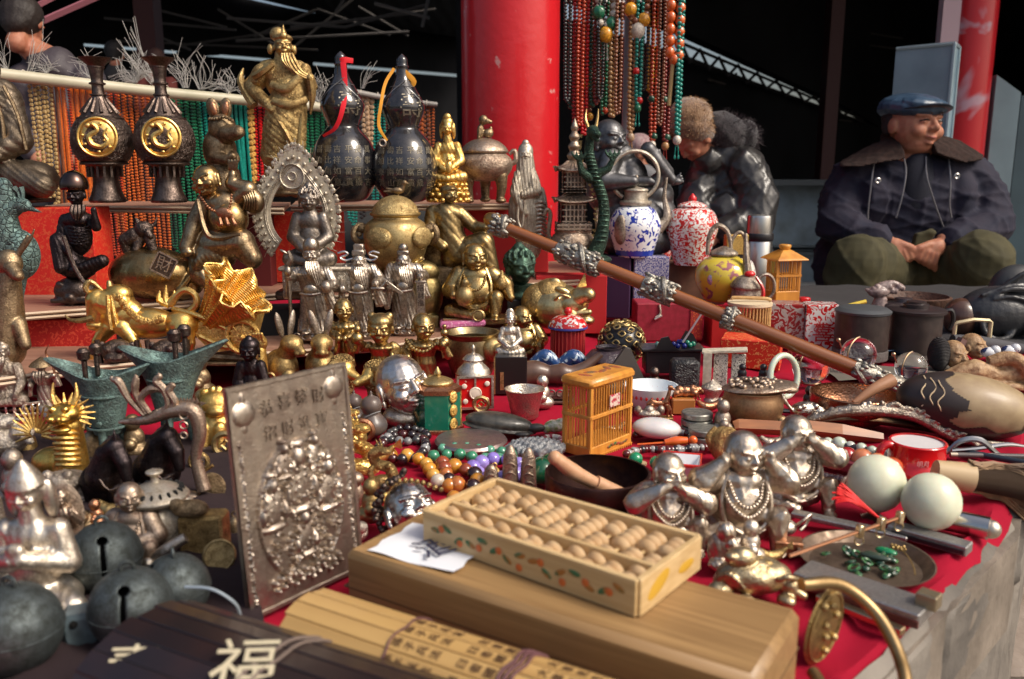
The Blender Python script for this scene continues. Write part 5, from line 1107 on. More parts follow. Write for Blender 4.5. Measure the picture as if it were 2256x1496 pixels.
def mount(t0,t1,k,nm='dragon_mount'):
 b=B();n=26
 b.tube([(L_*(t0+(t1-t0)*i/6),0,0) for i in range(7)],[rp*1.1*k,rp*1.3*k,rp*1.15*k,rp*1.35*k,rp*1.2*k,rp*1.3*k,rp*1.1*k],18,3)
 for i in range(n*3):
  a=rnd.random()*6.28;t=t0+(t1-t0)*rnd.random();b.ell((L_*t,rp*1.25*k*math.cos(a),rp*1.25*k*math.sin(a)),(rp*rnd.uniform(.3,.8),rp*.32,rp*.32),(0,0,rnd.uniform(-40,40)),8,6)
 P=[(L_*(t0+(t1-t0)*i/8),rp*1.35*k*math.cos(i*.8+k*9),rp*1.35*k*math.sin(i*.8+k*9)) for i in range(9)];b.tube(P,[rp*.3,rp*.5,rp*.45,rp*.2],8,5)
 return b.out(nm,MD_,root)
mount(.0,.04,1.15);mount(.175,.285,1.25);mount(.40,.475,1.2);mount(.895,1.06,1.0,'mouthpiece');B().ell((0,0,.004),(rp*1.9,rp*1.2,rp*1.3)).out('pipe_bowl',mat((.45,.25,.08),.4,1.),root)
mount(.60,.62,1.1,'ring')
M_purp=mat((.05,.05,.22),.6,col2=(.42,.40,.46),mix=.5,ns=.35,sharp=.05,det=0)
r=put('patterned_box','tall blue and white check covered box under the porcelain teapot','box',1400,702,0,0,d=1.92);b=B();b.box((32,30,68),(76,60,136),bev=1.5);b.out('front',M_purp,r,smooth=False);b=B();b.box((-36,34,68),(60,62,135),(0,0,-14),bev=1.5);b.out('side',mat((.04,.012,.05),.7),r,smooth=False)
zt=r.location.z+137*r.scale.x
r,q=pq('teapot','blue and white porcelain teapot with tall metal ring handle','teapot',1397,566,0,d=1.95)
pot(r,[(34,0),(40,6),(54,50),(56,76),(44,102),(28,112)],M_pb,'body');B().lathe([(41,5),(47,30),(48,34)],40,y_ if False else(0,0,0)).out('blue_band',mat((.02,.05,.36),.15,coat=.6),r)
pot(r,[(28,112),(34,114),(34,122),(26,124),(25,142),(27,144),(24,148),(6,152),(1,153)],MS['stone'],'collar');b=B();b.ell((-2,0,160),(6,5,8));b.ell((0,0,172),(5,4,6));b.out('lid_knob',MO['pewter'],r)
ring_handle(r,(-4,0,176),52,4.6,metal('stone'),a0=-62,a1=242);b=B();b.tube([(50,0,60),(70,0,88),(62,0,130),(66,0,172)],[14,9,5,3],8);b.out('spout',MO['pewter'],r);B().ell((-36,-38,62),(15,10,32),(0,0,-40)).out('metal_mount',MO['pewter'],r)
for px,py,k,lab in((1520,582,1.,'large red and white porcelain ginger jar on a brown box'),(1440,580,.93,'red and white porcelain jar half hidden behind the blue teapot')):
 r,q=pq('ginger_jar',lab,'jar',px,py,0,d=1.98 if k==1 else 2.12);r.scale=[v*k for v in r.scale]
 pot(r,[(34,0),(36,4),(50,50),(58,88),(46,116),(28,124)],M_pw);L2=pot(r,[(30,124),(32,128),(22,134),(8,138),(1,139)],M_pw,'lid');B().lathe([(8,137),(9,144),(1,154)],20).out('knob',M_red,L2)
r=put('brown_box','brown box carrying the large ginger jar','box',1532,672,0,d=2.0);B().box((0,40,46),(130,80,92),bev=3).out('body',mat((.16,.075,.045),.6,col2=(.10,.05,.03),ns=.04),r,smooth=False)
r=put('red_box','magenta red cloth box with small clasp below the patterned box','box',1470,752,0,d=1.74);B().box((4,40,42),(146,80,84),bev=2).out('body',mat((.30,.015,.035),.6,col2=(.22,.01,.02),ns=.08),r,smooth=False);b=B();b.tube([(-20,-1,82),(-18,-3,62),(-28,-5,54)],2.5,6);b.tube([(-30,-5,50),(-14,-5,58)],3,6,1);b.out('clasp',MS['silver'],r)
B().box((62,-1,40),(26,3,70)).out('orange_label',mat((.30,.02,.02),.6,col2=(.6,.14,.03),mix=.6,ns=.3,sharp=.03),r)
r=put('red_box','plain bright red box right of the ginger jar, behind the round cage','box',1650,770,0,d=1.72);B().box((-10,40,38),(150,80,96),bev=2).out('body',mat((.42,.012,.012),.55),r,smooth=False)
M_fam=mat((.62,.48,.05),.15,coat=.6,col2=(.30,.10,.12),mix=.60,ns=.05,sharp=.04,dist=1,det=2)
r,q=pq('teapot','yellow painted porcelain teapot with arched metal handle','teapot',1590,662,0,d=1.86);pot(r,[(34,0),(42,8),(60,44),(56,76),(36,94),(26,98)],M_fam);pot(r,[(26,98),(30,100),(28,108),(8,118),(1,120)],MS['pewter'],'lid')
b=B();b.ell((-30,-44,52),(14,6,14));b.ell((22,-50,40),(16,6,15));b.ell((0,-46,72),(11,8,10));b.out('painted_flower',mat((.55,.22,.30),.2,col2=(.1,.2,.3),ns=.2,coat=.6),r)
B().tube([(-36,0,100),(-34,0,140),(-18,0,164),(6,0,150),(16,0,110)],[4,5,6,5,4],8,5).out('handle',MO['pewter'],r);B().tube([(36,-30,20),(40,-46,60),(36,-44,110),(34,-40,150)],[10,11,6,4],8,5).out('spout',MS['pewter'],r)
r,q=pq('teapot','pale flowered porcelain teapot behind the yellow one','teapot',1625,640,0,d=2.0);pot(r,[(24,0),(38,30),(30,62),(18,70)],mat((.72,.70,.62),.15,coat=.5,col2=(.4,.3,.35),ns=.12,mix=.6,sharp=.03));b=B();b.tube([(-22,0,66),(-18,0,110),(0,0,128),(16,0,100),(18,0,66)],4,8,5);b.out('handle',MO['pewter'],r)
r=put('gold_box','small glossy gold box behind the teapots','box',1622,600,0,d=2.1);B().box((0,15,60),(48,30,44),bev=2).out('body',MS['gold'],r,smooth=False);B().box((0,15,20),(44,28,40),bev=2).out('stand',M_blk,r,smooth=False)
r,q=pq('metal_pot','small silver pot with handle and hanging red tassel','pot',1642,702,0,d=1.78);pot(r,[(24,0),(28,10),(34,46),(32,66),(36,70),(34,78),(22,92),(6,98),(1,100)],MO['pewter']);B().torus((40,0,70),20,4,None,zs=1.4).out('handle',MS['pewter'],r);b=B();b.ell((2,-10,100),(12,10,7));b.tube([(10,-30,96),(24,-40,70),(22,-40,40)],[3,4,6],7);b.out('red_tassel',M_red,r)
A,s=at(1665,655,0);r,q=pq('thermos_flask','stainless steel thermos flask with black band','flask',1665,652,0)
st=mat((.62,.60,.57),.28,1.,stretch=(1,1,.05),bump=.2,bs=.5,bd=.0003);B().lathe([(28,0),(29,4),(29,118),(27,122)],36,n=1).out('body',st,r);B().lathe([(30,122),(31,124),(31,136),(30,138)],36,n=1).out('black_band',M_blk,r);B().lathe([(27,138),(27.5,170),(26,176),(1,179)],36,n=1).out('cup_lid',st,r)
b=B();b.box((30,6,62),(14,20,40));b.out('green_label',mat((.10,.28,.06),.5),r)
def bars(r,P0,P1,z0,z1,n,rr,m,name='bar',sc=1.):
 me=meshof(B().tube([(0,0,0),(0,0,z1-z0)],rr,6,1),name,m)
 for k in range(n):t=k/(n-1);inst(name,me,r,(P0[0]+(P1[0]-P0[0])*t,P0[1]+(P1[1]-P0[1])*t,z0))
r,q=pq('bamboo_cage','tall narrow orange bamboo cricket cage with flared roof','cage',1722,672,.058,rz=0);r.rotation_euler.z=R(14)
b=B();b.box((0,0,17),(60,44,34),bev=2);b.out('base',M_bamboo,r,smooth=False)
for k in range(8):B().prism([(-3,0),(3,0),(0,-7)],3,(-26+k*7.5,-21,1)).out('carved_edge',M_bamboo,r,smooth=False) if k<8 else 0
for x,y in((-27,-19),(27,-19),(-27,19),(27,19)):B().box((x,y,68),(5,5,70)).out('post',M_bamboo,r,smooth=False)
for z in(67,101):b=B();b.box((0,-20,z),(62,5,5));b.box((0,20,z),(62,5,5));b.box((-29,0,z),(5,40,5));b.box((29,0,z),(5,40,5));b.out('rail',M_bamboo,r,smooth=False)
bars(r,(-22,-20),(22,-20),34,103,9,1.3,M_bamboo);bars(r,(-28,-15),(-28,15),34,103,6,1.3,M_bamboo);bars(r,(28,-15),(28,15),34,103,6,1.3,M_bamboo)
B().lathe([(52,101),(50,104),(34,112),(18,120),(10,123)],4,rot=(0,0,45),n=3).out('roof',M_bamboo,r,smooth=False);B().lathe([(10,122),(13,128),(12,133),(1,134)],16).out('roof_knob',M_bamboo,r)
r,q=pq('cricket_cage','round straw coloured cricket cage standing on a red brocade box','cage',1648,744,.034);B().lathe([(46,0),(47,2),(47,6),(44,7)],36,n=1).out('floor_disc',M_bamboo2,r);B().lathe([(46,72),(48,74),(48,80),(1,82)],36,n=1).out('top_disc',mat((.62,.50,.33),.6),r)
me=meshof(B().tube([(0,0,0),(0,0,68)],2.1,6,1),'bar',M_bamboo2)
for k in range(38):a=2*math.pi*k/38;inst('bar',me,r,(44*math.cos(a),44*math.sin(a),6))
B().tube([(-40,-6,86),(-36,-6,90),(30,-6,88),(44,-6,84)],4,8,4).out('latch_stick',M_bamboo2,r)
M_br3=mat((.55,.03,.012),.5,col2=(.70,.30,.10),mix=.6,ns=.16,sharp=.02,dist=1.2,det=1)
r=put('brocade_box','red and gold brocade box under the round cricket cage','box',1640,812,0);b=B();b.box((10,44,32),(128,88,64),bev=2);b.out('body',M_br3,r,smooth=False);r.rotation_euler.z=R(-20)
zb=.034
r=put('porcelain_box','red and white scrolled porcelain box holding a red ring','box',1775,772,0);b=B();b.box((30,22,52),(70,60,100),bev=1);b.out('front',mat((.75,.74,.70),.2,coat=.5,col2=(.58,.012,.012),mix=.52,ns=.055,sharp=.02,dist=2.5,det=1),r,smooth=False);b=B();b.box((-44,34,52),(76,60,98),bev=1);b.out('side',mat((.40,.35,.32),.3,coat=.4,col2=(.28,.01,.012),mix=.48,ns=.06,sharp=.03,dist=2.5,det=1),r,smooth=False);r.rotation_euler.z=R(-8)  # side repeats the front's pattern darkened, with shade painted into its colours
b=B();b.text('喜',46,(31,-10,40),1);b.out('lotus_motif',M_red,r,smooth=False)
r=put('ring_box','tiny bright red ring box on the porcelain box','box',1772,670,.054);B().box((0,0,8),(22,18,15),bev=2).out('body',M_red,r);
r=one('pen','yellow pen lying on the black pots','pen',1872,690,lambda b:b.tube([(-38,0,8),(0,0,18),(34,0,26)],[2,4,4.5],7,3),mat((.7,.52,.06),.4),.055,'barrel')
def darkpot(px,py,w,h,label,prof):
 r,q=pq('black_pot',label,'pot',px,py,0);pot(r,prof,mat((.028,.018,.016),.45,col2=(.05,.035,.03),ns=.04,coat=.15),n=1);return r
r=darkpot(1893,790,115,100,'plain dark wooden tea caddy with flat grey lid',[(54,0),(56,2),(56,24),(54,25),(56,26),(56,102),(54,103)]);B().lathe([(58,103),(59,108),(50,114),(46,115),(1,116)],40,n=1).out('lid',mat((.07,.075,.08),.4),r);B().lathe([(57,2),(58,3),(58,22),(57,24)],40,n=1).out('carved_band',mat((.10,.085,.08),.7,bump=1,bs=.3,bd=.002),r)
r=darkpot(2008,786,115,100,'dark wooden round pot with stepped lid and saucer',[(78,0),(80,5),(80,10),(56,14),(56,100),(54,101)]);L2=B().lathe([(62,100),(63,106),(58,109),(26,110),(26,118),(20,120),(20,124),(1,125)],40,n=1).out('lid',mat((.03,.02,.02),.4,coat=.2),r);b=B();b.tube([(56,0,98),(76,0,104),(84,0,84),(78,0,60)],[4,6,5,4],8);b.out('handle',M_blk,r)
r=one('black_pot','small dark lidded pot behind the stepped pot','pot',1985,722,lambda b:b.lathe([(34,0),(36,30),(42,50),(40,54),(20,58),(18,66),(1,68)],32,n=1),mat((.035,.025,.028),.4,coat=.2),0)
r,q=pq('root_carving','twisted dark root carving of a crouching beast beside the pots','carving',1935,720);b=B();b.ell((-6,0,78),(24,18,14));b.tube([(-36,0,84),(-20,-4,78),(0,0,90),(24,0,96),(46,0,90)],[3,9,10,8,4],8)
for k in range(10):b.ell((-20+k*7,-6,84+6*math.sin(k*1.7)),(6,6,7))
b.limb([(0,0,60),(-6,0,0)],[14,30]);b.out('body',mat((.13,.09,.085),.45,col2=(.3,.22,.2),ns=.15,coat=.2),r,vox=2)
r=one('root_bowl','dark reddish carved wooden bowl in front of the seated man','bowl',2010,696,lambda b:b.lathe([(50,0),(70,20),(76,44),(70,46),(60,30),(1,26)],36,n=1),mat((.06,.028,.018),.6,col2=(.11,.05,.03),ns=.15,bump=1,bs=.15,bd=.003),0)
r,q=pq('wooden_gourd','shiny brown carved gourd shell beside the black helmet','gourd',2128,742);b=B();b.ell((-16,0,44),(38,38,42));b.ell((20,4,44),(38,36,42));b.out('shell',mat((.10,.048,.032),.3,coat=.4,col2=(.06,.03,.02),ns=.03),r,vox=2)
r,q=pq('carved_mask','large black carved wooden mask lying at the right edge','mask',2200,744);b=B();b.ell((0,10,54),(92,60,60));b.torus((-24,-34,36),34,7,(-20,0,0));b.ell((56,-40,40),(30,20,30));b.tube([(-70,-10,70),(-20,-30,108),(30,-30,112),(80,-10,100)],6,6);b.tube([(-40,-30,90),(0,-40,96),(50,-44,80)],5,6);b.tube([(-60,-20,96),(0,-20,118),(70,-20,122)],5,6);b.out('body',mat((.030,.031,.034),.42,coat=.2,bump=.5,bs=.06,bd=.004),r,vox=3)
r=one('carved_mask','second black carved mask standing far right behind the first','mask',2245,735,lambda b:(b.ell((0,30,90),(60,40,60)),b.tube([(-50,0,100),(0,-12,140),(50,0,120)],6,6)),mat((.035,.037,.04),.5),0,vox=3)
r=one('brass_arch','pale brass arched handle standing between the pots and the carvings','handle',2138,758,lambda b:(b.tube([(-38,0,0),(-38,0,44),(-34,-2,48),(0,-2,55),(34,-2,53),(40,0,49),(40,0,4)],4.5,6,1)),mat((.60,.50,.30),.4,.3),0,'arch')
r,q=pq('folded_cloth','slate blue cloth scrap lying under the dark tea caddy','cloth',1930,790);b=B();n=14;V=[(-90+180*i/n,-30+70*j/6,7+7*math.sin(i*.9+j*.5)+12*math.exp(-((i-9)/2.5)**2)*(1-j/8)) for i in range(n+1) for j in range(7)];b.add(V,[(i*7+j,(i+1)*7+j,(i+1)*7+j+1,i*7+j+1) for i in range(n) for j in range(6)]);b.out('fabric',mat((.045,.09,.17),.85),r)
r,q=pq('folded_cloth','dull olive grey cloth spread under the crystal balls','cloth',2010,838);b=B();V=[(-170+420*i/n,-20+150*j/6,4+4*math.sin(i*.7+j)) for i in range(n+1) for j in range(7)];b.add(V,[(i*7+j,(i+1)*7+j,(i+1)*7+j+1,i*7+j+1) for i in range(n) for j in range(6)]);b.out('fabric',mat((.12,.105,.085),.9),r)
r,q=pq('wooden_tray','black lacquer footed tray with curved sides holding blue beads','tray',1482,838);b=B();b.box((0,30,40),(120,60,50),bev=2);b.box((0,30,68),(142,74,6),bev=1.5);b.prism([(-56,70),(-40,74),(-30,96),(-14,100),(0,76),(10,70)],4,(0,-6,0));b.prism([(0,70),(20,76),(34,100),(50,92),(62,70)],4,(4,64,0));b.out('body',M_blk,r,smooth=False)
for nm,c,pts in(('bead',(.01,.02,.22),[(10,10,76),(18,12,84),(2,16,78),(24,8,76),(14,20,82)]),('bead',(.01,.20,.12),[(38,16,76),(46,20,78),(34,24,80)]),('bead',(.18,.35,.32),[(-24,20,78),(-14,24,76),(-32,26,76)])):
 me=meshof(B().ell((0,0,0),6),nm,mat(c,.15,coat=.6))
 for p in pts:inst(nm,me,r,p)
B().tube([(20,6,84),(70,-4,172)],2.2,6,1).out('white_stick',mat((.75,.72,.72),.3,.5),r)
r,q=pq('carved_black_box','black carved wooden box in front of the lacquer tray','box',1510,872);B().box((0,20,40),(62,44,78),bev=7).out('body',mat((.016,.016,.018),.4,bump=1.,bs=.10,bt='swirl',bd=.004,coat=.2),r)
r,q=pq('openwork_ball','pierced gilt metal openwork incense ball','incense ball',1368,812);b=B();b.ell((0,0,58),(48,48,46));b.out('inner_ball',M_blk,r);b=B()
for k in range(70):
 a=k*2.399;z=1-2*(k+.5)/70;rr=math.sqrt(1-z*z);p=np.array((rr*math.cos(a),rr*math.sin(a),z));u=np.cross(p,(0,0,1));u/=np.linalg.norm(u);v=np.cross(p,u);c=p*51+np.array((0,0,58))
 b.tube([tuple(c+8*(u*math.cos(t)+v*math.sin(t)*.8)) for t in(0,1.57,3.14,4.71)],1.9,5,2,True)
b.torus((0,0,100),20,4,(90,0,0));b.torus((0,0,12),24,4,(90,0,0));b.out('lattice',MS['brass'],r)
r,q=pq('squat_jar','squat dark purple clay jar in front of the openwork ball','jar',1340,832);vessel(r,[(34,0),(50,20),(54,44),(40,60),(26,64),(30,70)],5,mat((.05,.035,.045),.35,coat=.3,bump=.6,bs=.15,bt='swirl',bd=.002))
r,q=pq('bird_cage','red lacquer bird cage with flowered domed top and red knob','cage',1250,806);B().lathe([(40,0),(42,3),(42,8),(39,9)],32,n=1).out('floor_disc',M_red,r);me=meshof(B().tube([(0,0,0),(0,0,76)],1.1,5,1),'bar',mat((.5,.06,.05),.4))
for k in range(26):a=2*math.pi*k/26;inst('bar',me,r,(37*math.cos(a),37*math.sin(a),8))
B().lathe([(33,8),(33,84)],28,n=1).out('inner_red_drum',mat((.35,.01,.015),.5),r)
D_=B().lathe([(40,84),(42,86),(42,92),(36,104),(22,112),(1,114)],36).out('dome',mat((.60,.02,.02),.2,coat=.5,col2=(.75,.68,.66),mix=.55,ns=.11,sharp=.02,det=1),r);B().lathe([(41,84),(43.5,86),(43,90)],36,n=1).out('blue_rim',mat((.05,.06,.3),.3),r);b=B();b.ell((0,0,122),9);b.cap((0,0,110),(0,0,118),4);b.out('knob',M_red,D_)
r,q=pq('ivory_screen','miniature ivory folding screen with carved panels','screen',1592,862);b=B();b.box((0,0,92),(96,34,6),(0,-5,-14),bev=1);b.box((-36,0,44),(18,26,90),(0,0,-14));b.out('frame',M_ivory,r,smooth=False)
for x in(-8,30):b=B();b.box((x,-4-x*.1,46),(30,6,80),(0,0,-14),bev=1);b.out('carved_panel',mat((.60,.57,.48),.5,col2=(.10,.09,.08),mix=.56,ns=.16,sharp=.04,dist=2,bump=.8,bs=.2,bd=.002),r,smooth=False)
for x,lab in((1634,'left small black seated figurine before the red box'),(1680,'right small black seated figurine before the red box')):
 r,q=pq('figurine',lab,'figurine',x,846,.02);b=B();b.ell((0,0,10),(15,11,11));b.ell((0,0,24),(10,8,12));b.ell((0,0,38),8);b.out('body',M_blk,r,vox=1.5);B().box((0,10,-22),(40,34,44),bev=2).out('block',M_blk,r,smooth=False)
r,q=pq('bronze_pot','tan bronze bowl with a dragon crusted pouring lid','pot',1655,940);pot(r,[(40,0),(56,16),(66,50),(60,80),(62,84),(50,86)],mat((.42,.26,.14),.35,.9,(.22,.13,.07),.5,.03,.2,.1,.1));L2=B().ell((12,-4,92),(82,56,10),(0,-4,0)).out('lid',metal('rose',.8,.12,'swirl'),r);b=B()
for k in range(40):a=rnd.random()*6.28;q_=math.sqrt(rnd.random());b.ell((10+70*q_*math.cos(a),46*q_*math.sin(a),98+10*(1-q_)),(7,6,5),(0,0,rnd.random()*90),8,6)
b.ell((70,-30,92),(18,14,9));b.out('dragon_relief',MS['rose'],L2)
r,q=pq('jade_ring','pale jade bangle leaning upright beside the crystal ball','bangle',1736,876);r.rotation_euler=(R(-12),0,R(28));B().torus((-6,0,48),40,7,(0,14,0),40,10,1.15).out('ring',mat((.50,.58,.46),.2,coat=.5,sub=.3),r)
def crystal(px,py,rad,label):
 r,q=pq('crystal_ball',label,'crystal ball',px,py);B().ell((0,0,rad),rad,None,36,24).out('ball',mat((1,1,1),.0,trans=1.,ior=1.5),r);b=B();b.torus((0,0,5),rad*.5,4,(90,0,0));b.cap((-rad*.95,0,rad*1.3),(-rad*1.15,0,rad*1.75),1.5);b.ell((-rad*1.2,0,rad*1.85),5);b.torus((0,0,rad),rad*1.03,1.8,(0,0,35),40,6,1,90,250);b.out('brass_stand',mat((.5,.36,.22),.3,1.),r)
crystal(1784,846,40,'largest crystal ball on a wire stand, next to the jade ring');crystal(1888,818,38,'crystal ball behind the long pipe');crystal(2004,842,34,'rightmost crystal ball, next to the gourd')
M_root=mat((.42,.27,.14),.55,col2=(.24,.13,.06),ns=.09,bump=.6,bs=.12,bd=.003)
r,q=pq('wooden_head_carving','tan carved wooden head with dark ribbed cap','carving',2092,818);head(r,(6,0,38),30,M_root,smile=.6,fat=.3,yaw=20,neck=False);b=B();b.ell((-24,6,38),(22,30,38));b.out('ribbed_cap',mat((.035,.03,.03),.6,bump=1,bs=.1,bt='Z',bd=.004),r)
r,q=pq('wooden_head_carving','tan carved laughing wooden head facing right','carving',2140,802);head(r,(0,0,40),28,M_root,smile=1,fat=.3,yaw=40,neck=False,nod=-10);b=B();b.prism([(-30,20),(-10,60),(4,52),(-12,16)],20,(-20,0,0));b.out('hood',mat((.24,.13,.11),.6),r)
r,q=pq('root_carving','sprawling tan root carving of a reclining figure at the right edge','carving',2190,856);b=B();b.tube([(-110,0,26),(-50,0,40),(0,0,30),(60,10,36),(110,10,20)],[14,26,20,30,24],12,5);b.tube([(-20,0,60),(30,-10,70),(60,-20,40),(90,-20,20)],[14,16,14,18],10,5);b.tube([(-60,-10,30),(-20,-20,10),(60,-20,8)],[12,14,8],8,4);b.out('body',M_root,r,vox=2.4,disp=lumps(2,.12))
for x,y,lab in((2178,792,'left small blue and white painted figurine'),(2222,788,'right small blue and white painted figurine')):
 r,q=pq('figurine',lab+' behind the roots','figurine',x,y,.02);b=B();b.ell((0,0,16),(20,14,12));b.ell((10,-4,22),11);b.out('body',mat((.65,.66,.68),.2,coat=.5,col2=(.02,.03,.09),mix=.52,ns=.06,sharp=.03),r)
r=one('dark_roll','long dark grey rolled cloth behind the carved heads','roll',2160,782,lambda b:b.tube([(-60,10,30),(0,10,24),(90,0,12)],[14,17,13],12,4),mat((.07,.068,.075),.8),.01)
r,q=pq('painted_gourd','big egg shaped sand coloured gourd with black painted end','gourd',2140,972);b=B();b.ell((-4,30,74),(146,78,70),(0,8,-10),40,26);b.out('shell',mat((.34,.25,.14),.45,coat=.1,col2=(.26,.18,.10),ns=.03,bump=.05,bs=.2),r)
b=B();ms_,f_=_sphere(120,84);V=ms_*np.array((147.5,79.5,71.5));keep=[i for i,p in enumerate(V) if p[0]<-34+16*math.sin(p[2]*.09)+10*math.sin(p[2]*.05+2)+4*math.sin(p[2]*.3) or p[2]<-30+6*math.sin(p[0]*.08) or p[0]>112+8*math.sin(p[2]*.1)]
ks=set(keep);fs=[fc for fc in f_ if all(i in ks for i in fc)];m3=rotm((0,8,-10));b.add(V@m3.T+np.array((-4,30,74)),fs);b.out('dark_paint',mat((.035,.026,.024),.4),r)
b=B()
for k in range(3):P=[np.array((-108+k*16+6*math.sin(t*9+k),-79.0*math.sqrt(max(.02,1-((-108+k*16)/147.)**2-((t*60-8)/73.)**2)),t*60-8))@m3.T+np.array((-4,29,74)) for t in[i/8 for i in range(9)]];b.tube([tuple(p) for p in P],1.6,5,3)
b.out('painted_wave',mat((.55,.42,.26),.5),r)
r,q=pq('singing_bowl','golden hammered singing bowl with wooden mallet inside','bowl',1878,930);vessel(r,[(50,0),(78,16),(92,44),(94,66),(92,68)],4,metal('copper',.3,.2,'cells',rough=.22));b=B();b.tube([(-4,-10,46),(40,0,74),(86,14,92)],[7,12,16],10,4);b.out('mallet',mat((.40,.20,.11),.45),r)
r=one('dragon_bar','long silvered dragon relief bar arching towards the right edge','ornament bar',2000,970,lambda b:(b.tube([(-210,40,34),(-120,20,62),(0,0,58),(100,-20,10),(190,-40,-16+20)],[9,14,13,10,5],10,6),[b.ell((-200+k*6.4,40-k*1.4,36+30*math.sin(k*.065)-max(0,k-34)*1.9+rnd.uniform(-8,8)+8),(8,7,6),(0,rnd.uniform(-60,60),0),8,6) for k in range(56)]),MD2 if False else metal('pewter',.8,.15,'swirl',rough=.25),0,vox=2.2)
r=one('knife_sheath','curved copper brown sheath under the dragon bar','sheath',1930,952,lambda b:b.tube([(-130,20,18),(-60,10,30),(40,0,24),(150,-20,4)],[8,17,19,10],12,5,flat=(1,.6)),mat((.35,.22,.12),.3,1.,(.14,.08,.05),.5,.04),0)
r=one('wooden_comb_case','long angled reddish wooden case across the table','case',1780,968,lambda b:(b.tube([(-160,20,22),(-150,20,24),(-20,6,22),(0,4,24),(70,-4,18),(158,-14,8)],[12,15,14,16,16,9],4,1,flat=(1,1.15))),mat((.34,.13,.045),.32,coat=.3,col2=(.22,.08,.03),ns=.05,stretch=(.2,1,1)),0,smooth=False)
r=one('silver_frog','small lumpy silver frog ornament on the wooden case','ornament',1775,925,lambda b:(b.ell((0,0,22),(36,20,20)),b.ell((26,-8,20),(18,14,15)),b.tube([(-60,0,58),(-44,-6,36),(-20,-8,10)],[9,4,4],8,4),[b.ell((-20+k*9,-12,30+4*math.sin(k*2)),7) for k in range(6)]),metal('silver',.5,.15,'swirl',rough=.22),.01,vox=1.8)
r=one('pocket_knife','black and steel folding knife behind the wooden case','knife',1720,918,lambda b:b.tube([(-50,0,10),(0,0,14),(40,-4,10)],[6,8,5],8,3,flat=(1,.7)),mat((.05,.05,.055),.35,.5),0)
for(x0,y0,x1,y1,rr,c,lab) in((1820,975,1945,1000,9,(.05,.045,.05),'short black tube with metal tip left of the red mug'),(2090,990,2275,1022,7,(.03,.04,.055),'blue black pen case pointing at the right edge'),(2100,1002,2270,1006,6,(.09,.08,.08),'grey metal rod above the brush')):
 A,s=at(x0,y0,.008);C,_=at(x1,y1,.008);rt=thing('black_tube',lab,'tube',A);B().tube([(0,0,0),tuple(C-A)],rr*s,12,1).out('tube',mat(c,.4,.3),rt);B().tube([tuple((A-C)*.04),tuple((C-A)*.05)],rr*s*1.06,12,1).out('metal_tip',MS['pewter'],rt)
r=one('pliers','curved steel scissor arms right of the red mug','scissors',2155,1012,lambda b:(b.tube([(-70,10,6),(-40,6,40),(0,0,44),(40,-6,12),(70,-10,4)],[4,6,7,6,3],8,5),b.tube([(-60,0,20),(0,0,26),(60,0,34),(100,0,30)],[3,6,5,3],8,4)),mat((.45,.44,.43),.3,1.),0)
r,q=pq('enamel_mug','low glossy red enamel mug with white inside and side handle','mug',2016,1038);vessel(r,[(66,0),(72,4),(70,16),(60,26),(58,60),(60,68),(58,70)],4,mat((.55,.01,.012),.15,coat=.8));B().lathe([(1,6),(50,8),(54,62),(55.5,66)],36,n=1).out('white_inside',mat((.62,.60,.60),.3),r)
b=B();b.torus((-66,-6,40),18,9,None,24,10,1.3);b.out('handle',mat((.5,.01,.012),.15,coat=.8),r);b=B();b.text('明月',14,(-14,-61,36),.5);b.out('small_lettering',mat((.6,.3,.3),.5),r,smooth=False);b=B();b.tube([(40,-48,30),(54,-44,36),(64,-34,32)],2.4,6);b.out('gold_trim',MS['gold'],r)
def egg(px,py,label):
 r,q=pq('pale_egg',label,'egg',px,py,group='two pale eggs on dark stands');B().lathe([(24,0),(26,3),(18,8),(12,14),(20,22),(30,27),(26,26),(1,20)],28).out('wooden_stand',mat((.06,.02,.015),.3,coat=.4),r)
 B().lathe([(1,18),(20,21),(44,38),(59,66),(61,86),(55,110),(38,132),(16,142),(1,144)],44).out('egg',mat((.66,.68,.52),.35,coat=.15,col2=(.60,.60,.44),ns=.03,sub=.15,bump=.05,bs=.4),r)
egg(1924,1142,'pale greenish egg on a dark stand, left one');egg(2044,1182,'pale greenish egg on a dark stand, right and nearer one')
r=one('bristle_brush','thick straw bristle brush end pointing off the right edge','brush',2200,1112,lambda b:[b.tube([(-60,20+rnd.uniform(-14,14),60+rnd.uniform(-34,34)),(10,14,46+rnd.uniform(-40,44)),(90,rnd.uniform(-20,20),10+rnd.uniform(-60,70)),(190,rnd.uniform(-30,30),-20+rnd.uniform(-60,70))],[1.6,2.4,2,.6],4,3) for k in range(420)],mat((.30,.18,.09),.6,col2=(.12,.07,.04),ns=.03),0,'bristles')
b=B();b.tube([(-132,30,66),(-55,20,54)],[26,34],20,1);b.out('wooden_collar',mat((.50,.36,.20),.45,coat=.3),r);B().tube([(-60,20,55),(40,12,42),(160,0,6)],[26,31,44],14,4).out('bristle_core',mat((.09,.05,.025),.9,bump=1.,bs=.5,bt='X',bd=.004),r)
for(x0,y0,x1,y1,rr,lab) in((1995,1110,2180,1150,20,'polished silver cylinder lying behind the right egg'),):
 A,s=at(x0,y0+15,.012);C,_=at(x1,y1+15,.012);rt=thing('silver_tube',lab,'tube',A);B().tube([(0,0,0),tuple(C-A)],.011,20,1).out('tube',mat((.6,.56,.5),.22,1.),rt);B().ell(tuple((C-A)*1.02),.009).out('end_knob',MS['silver'],rt)
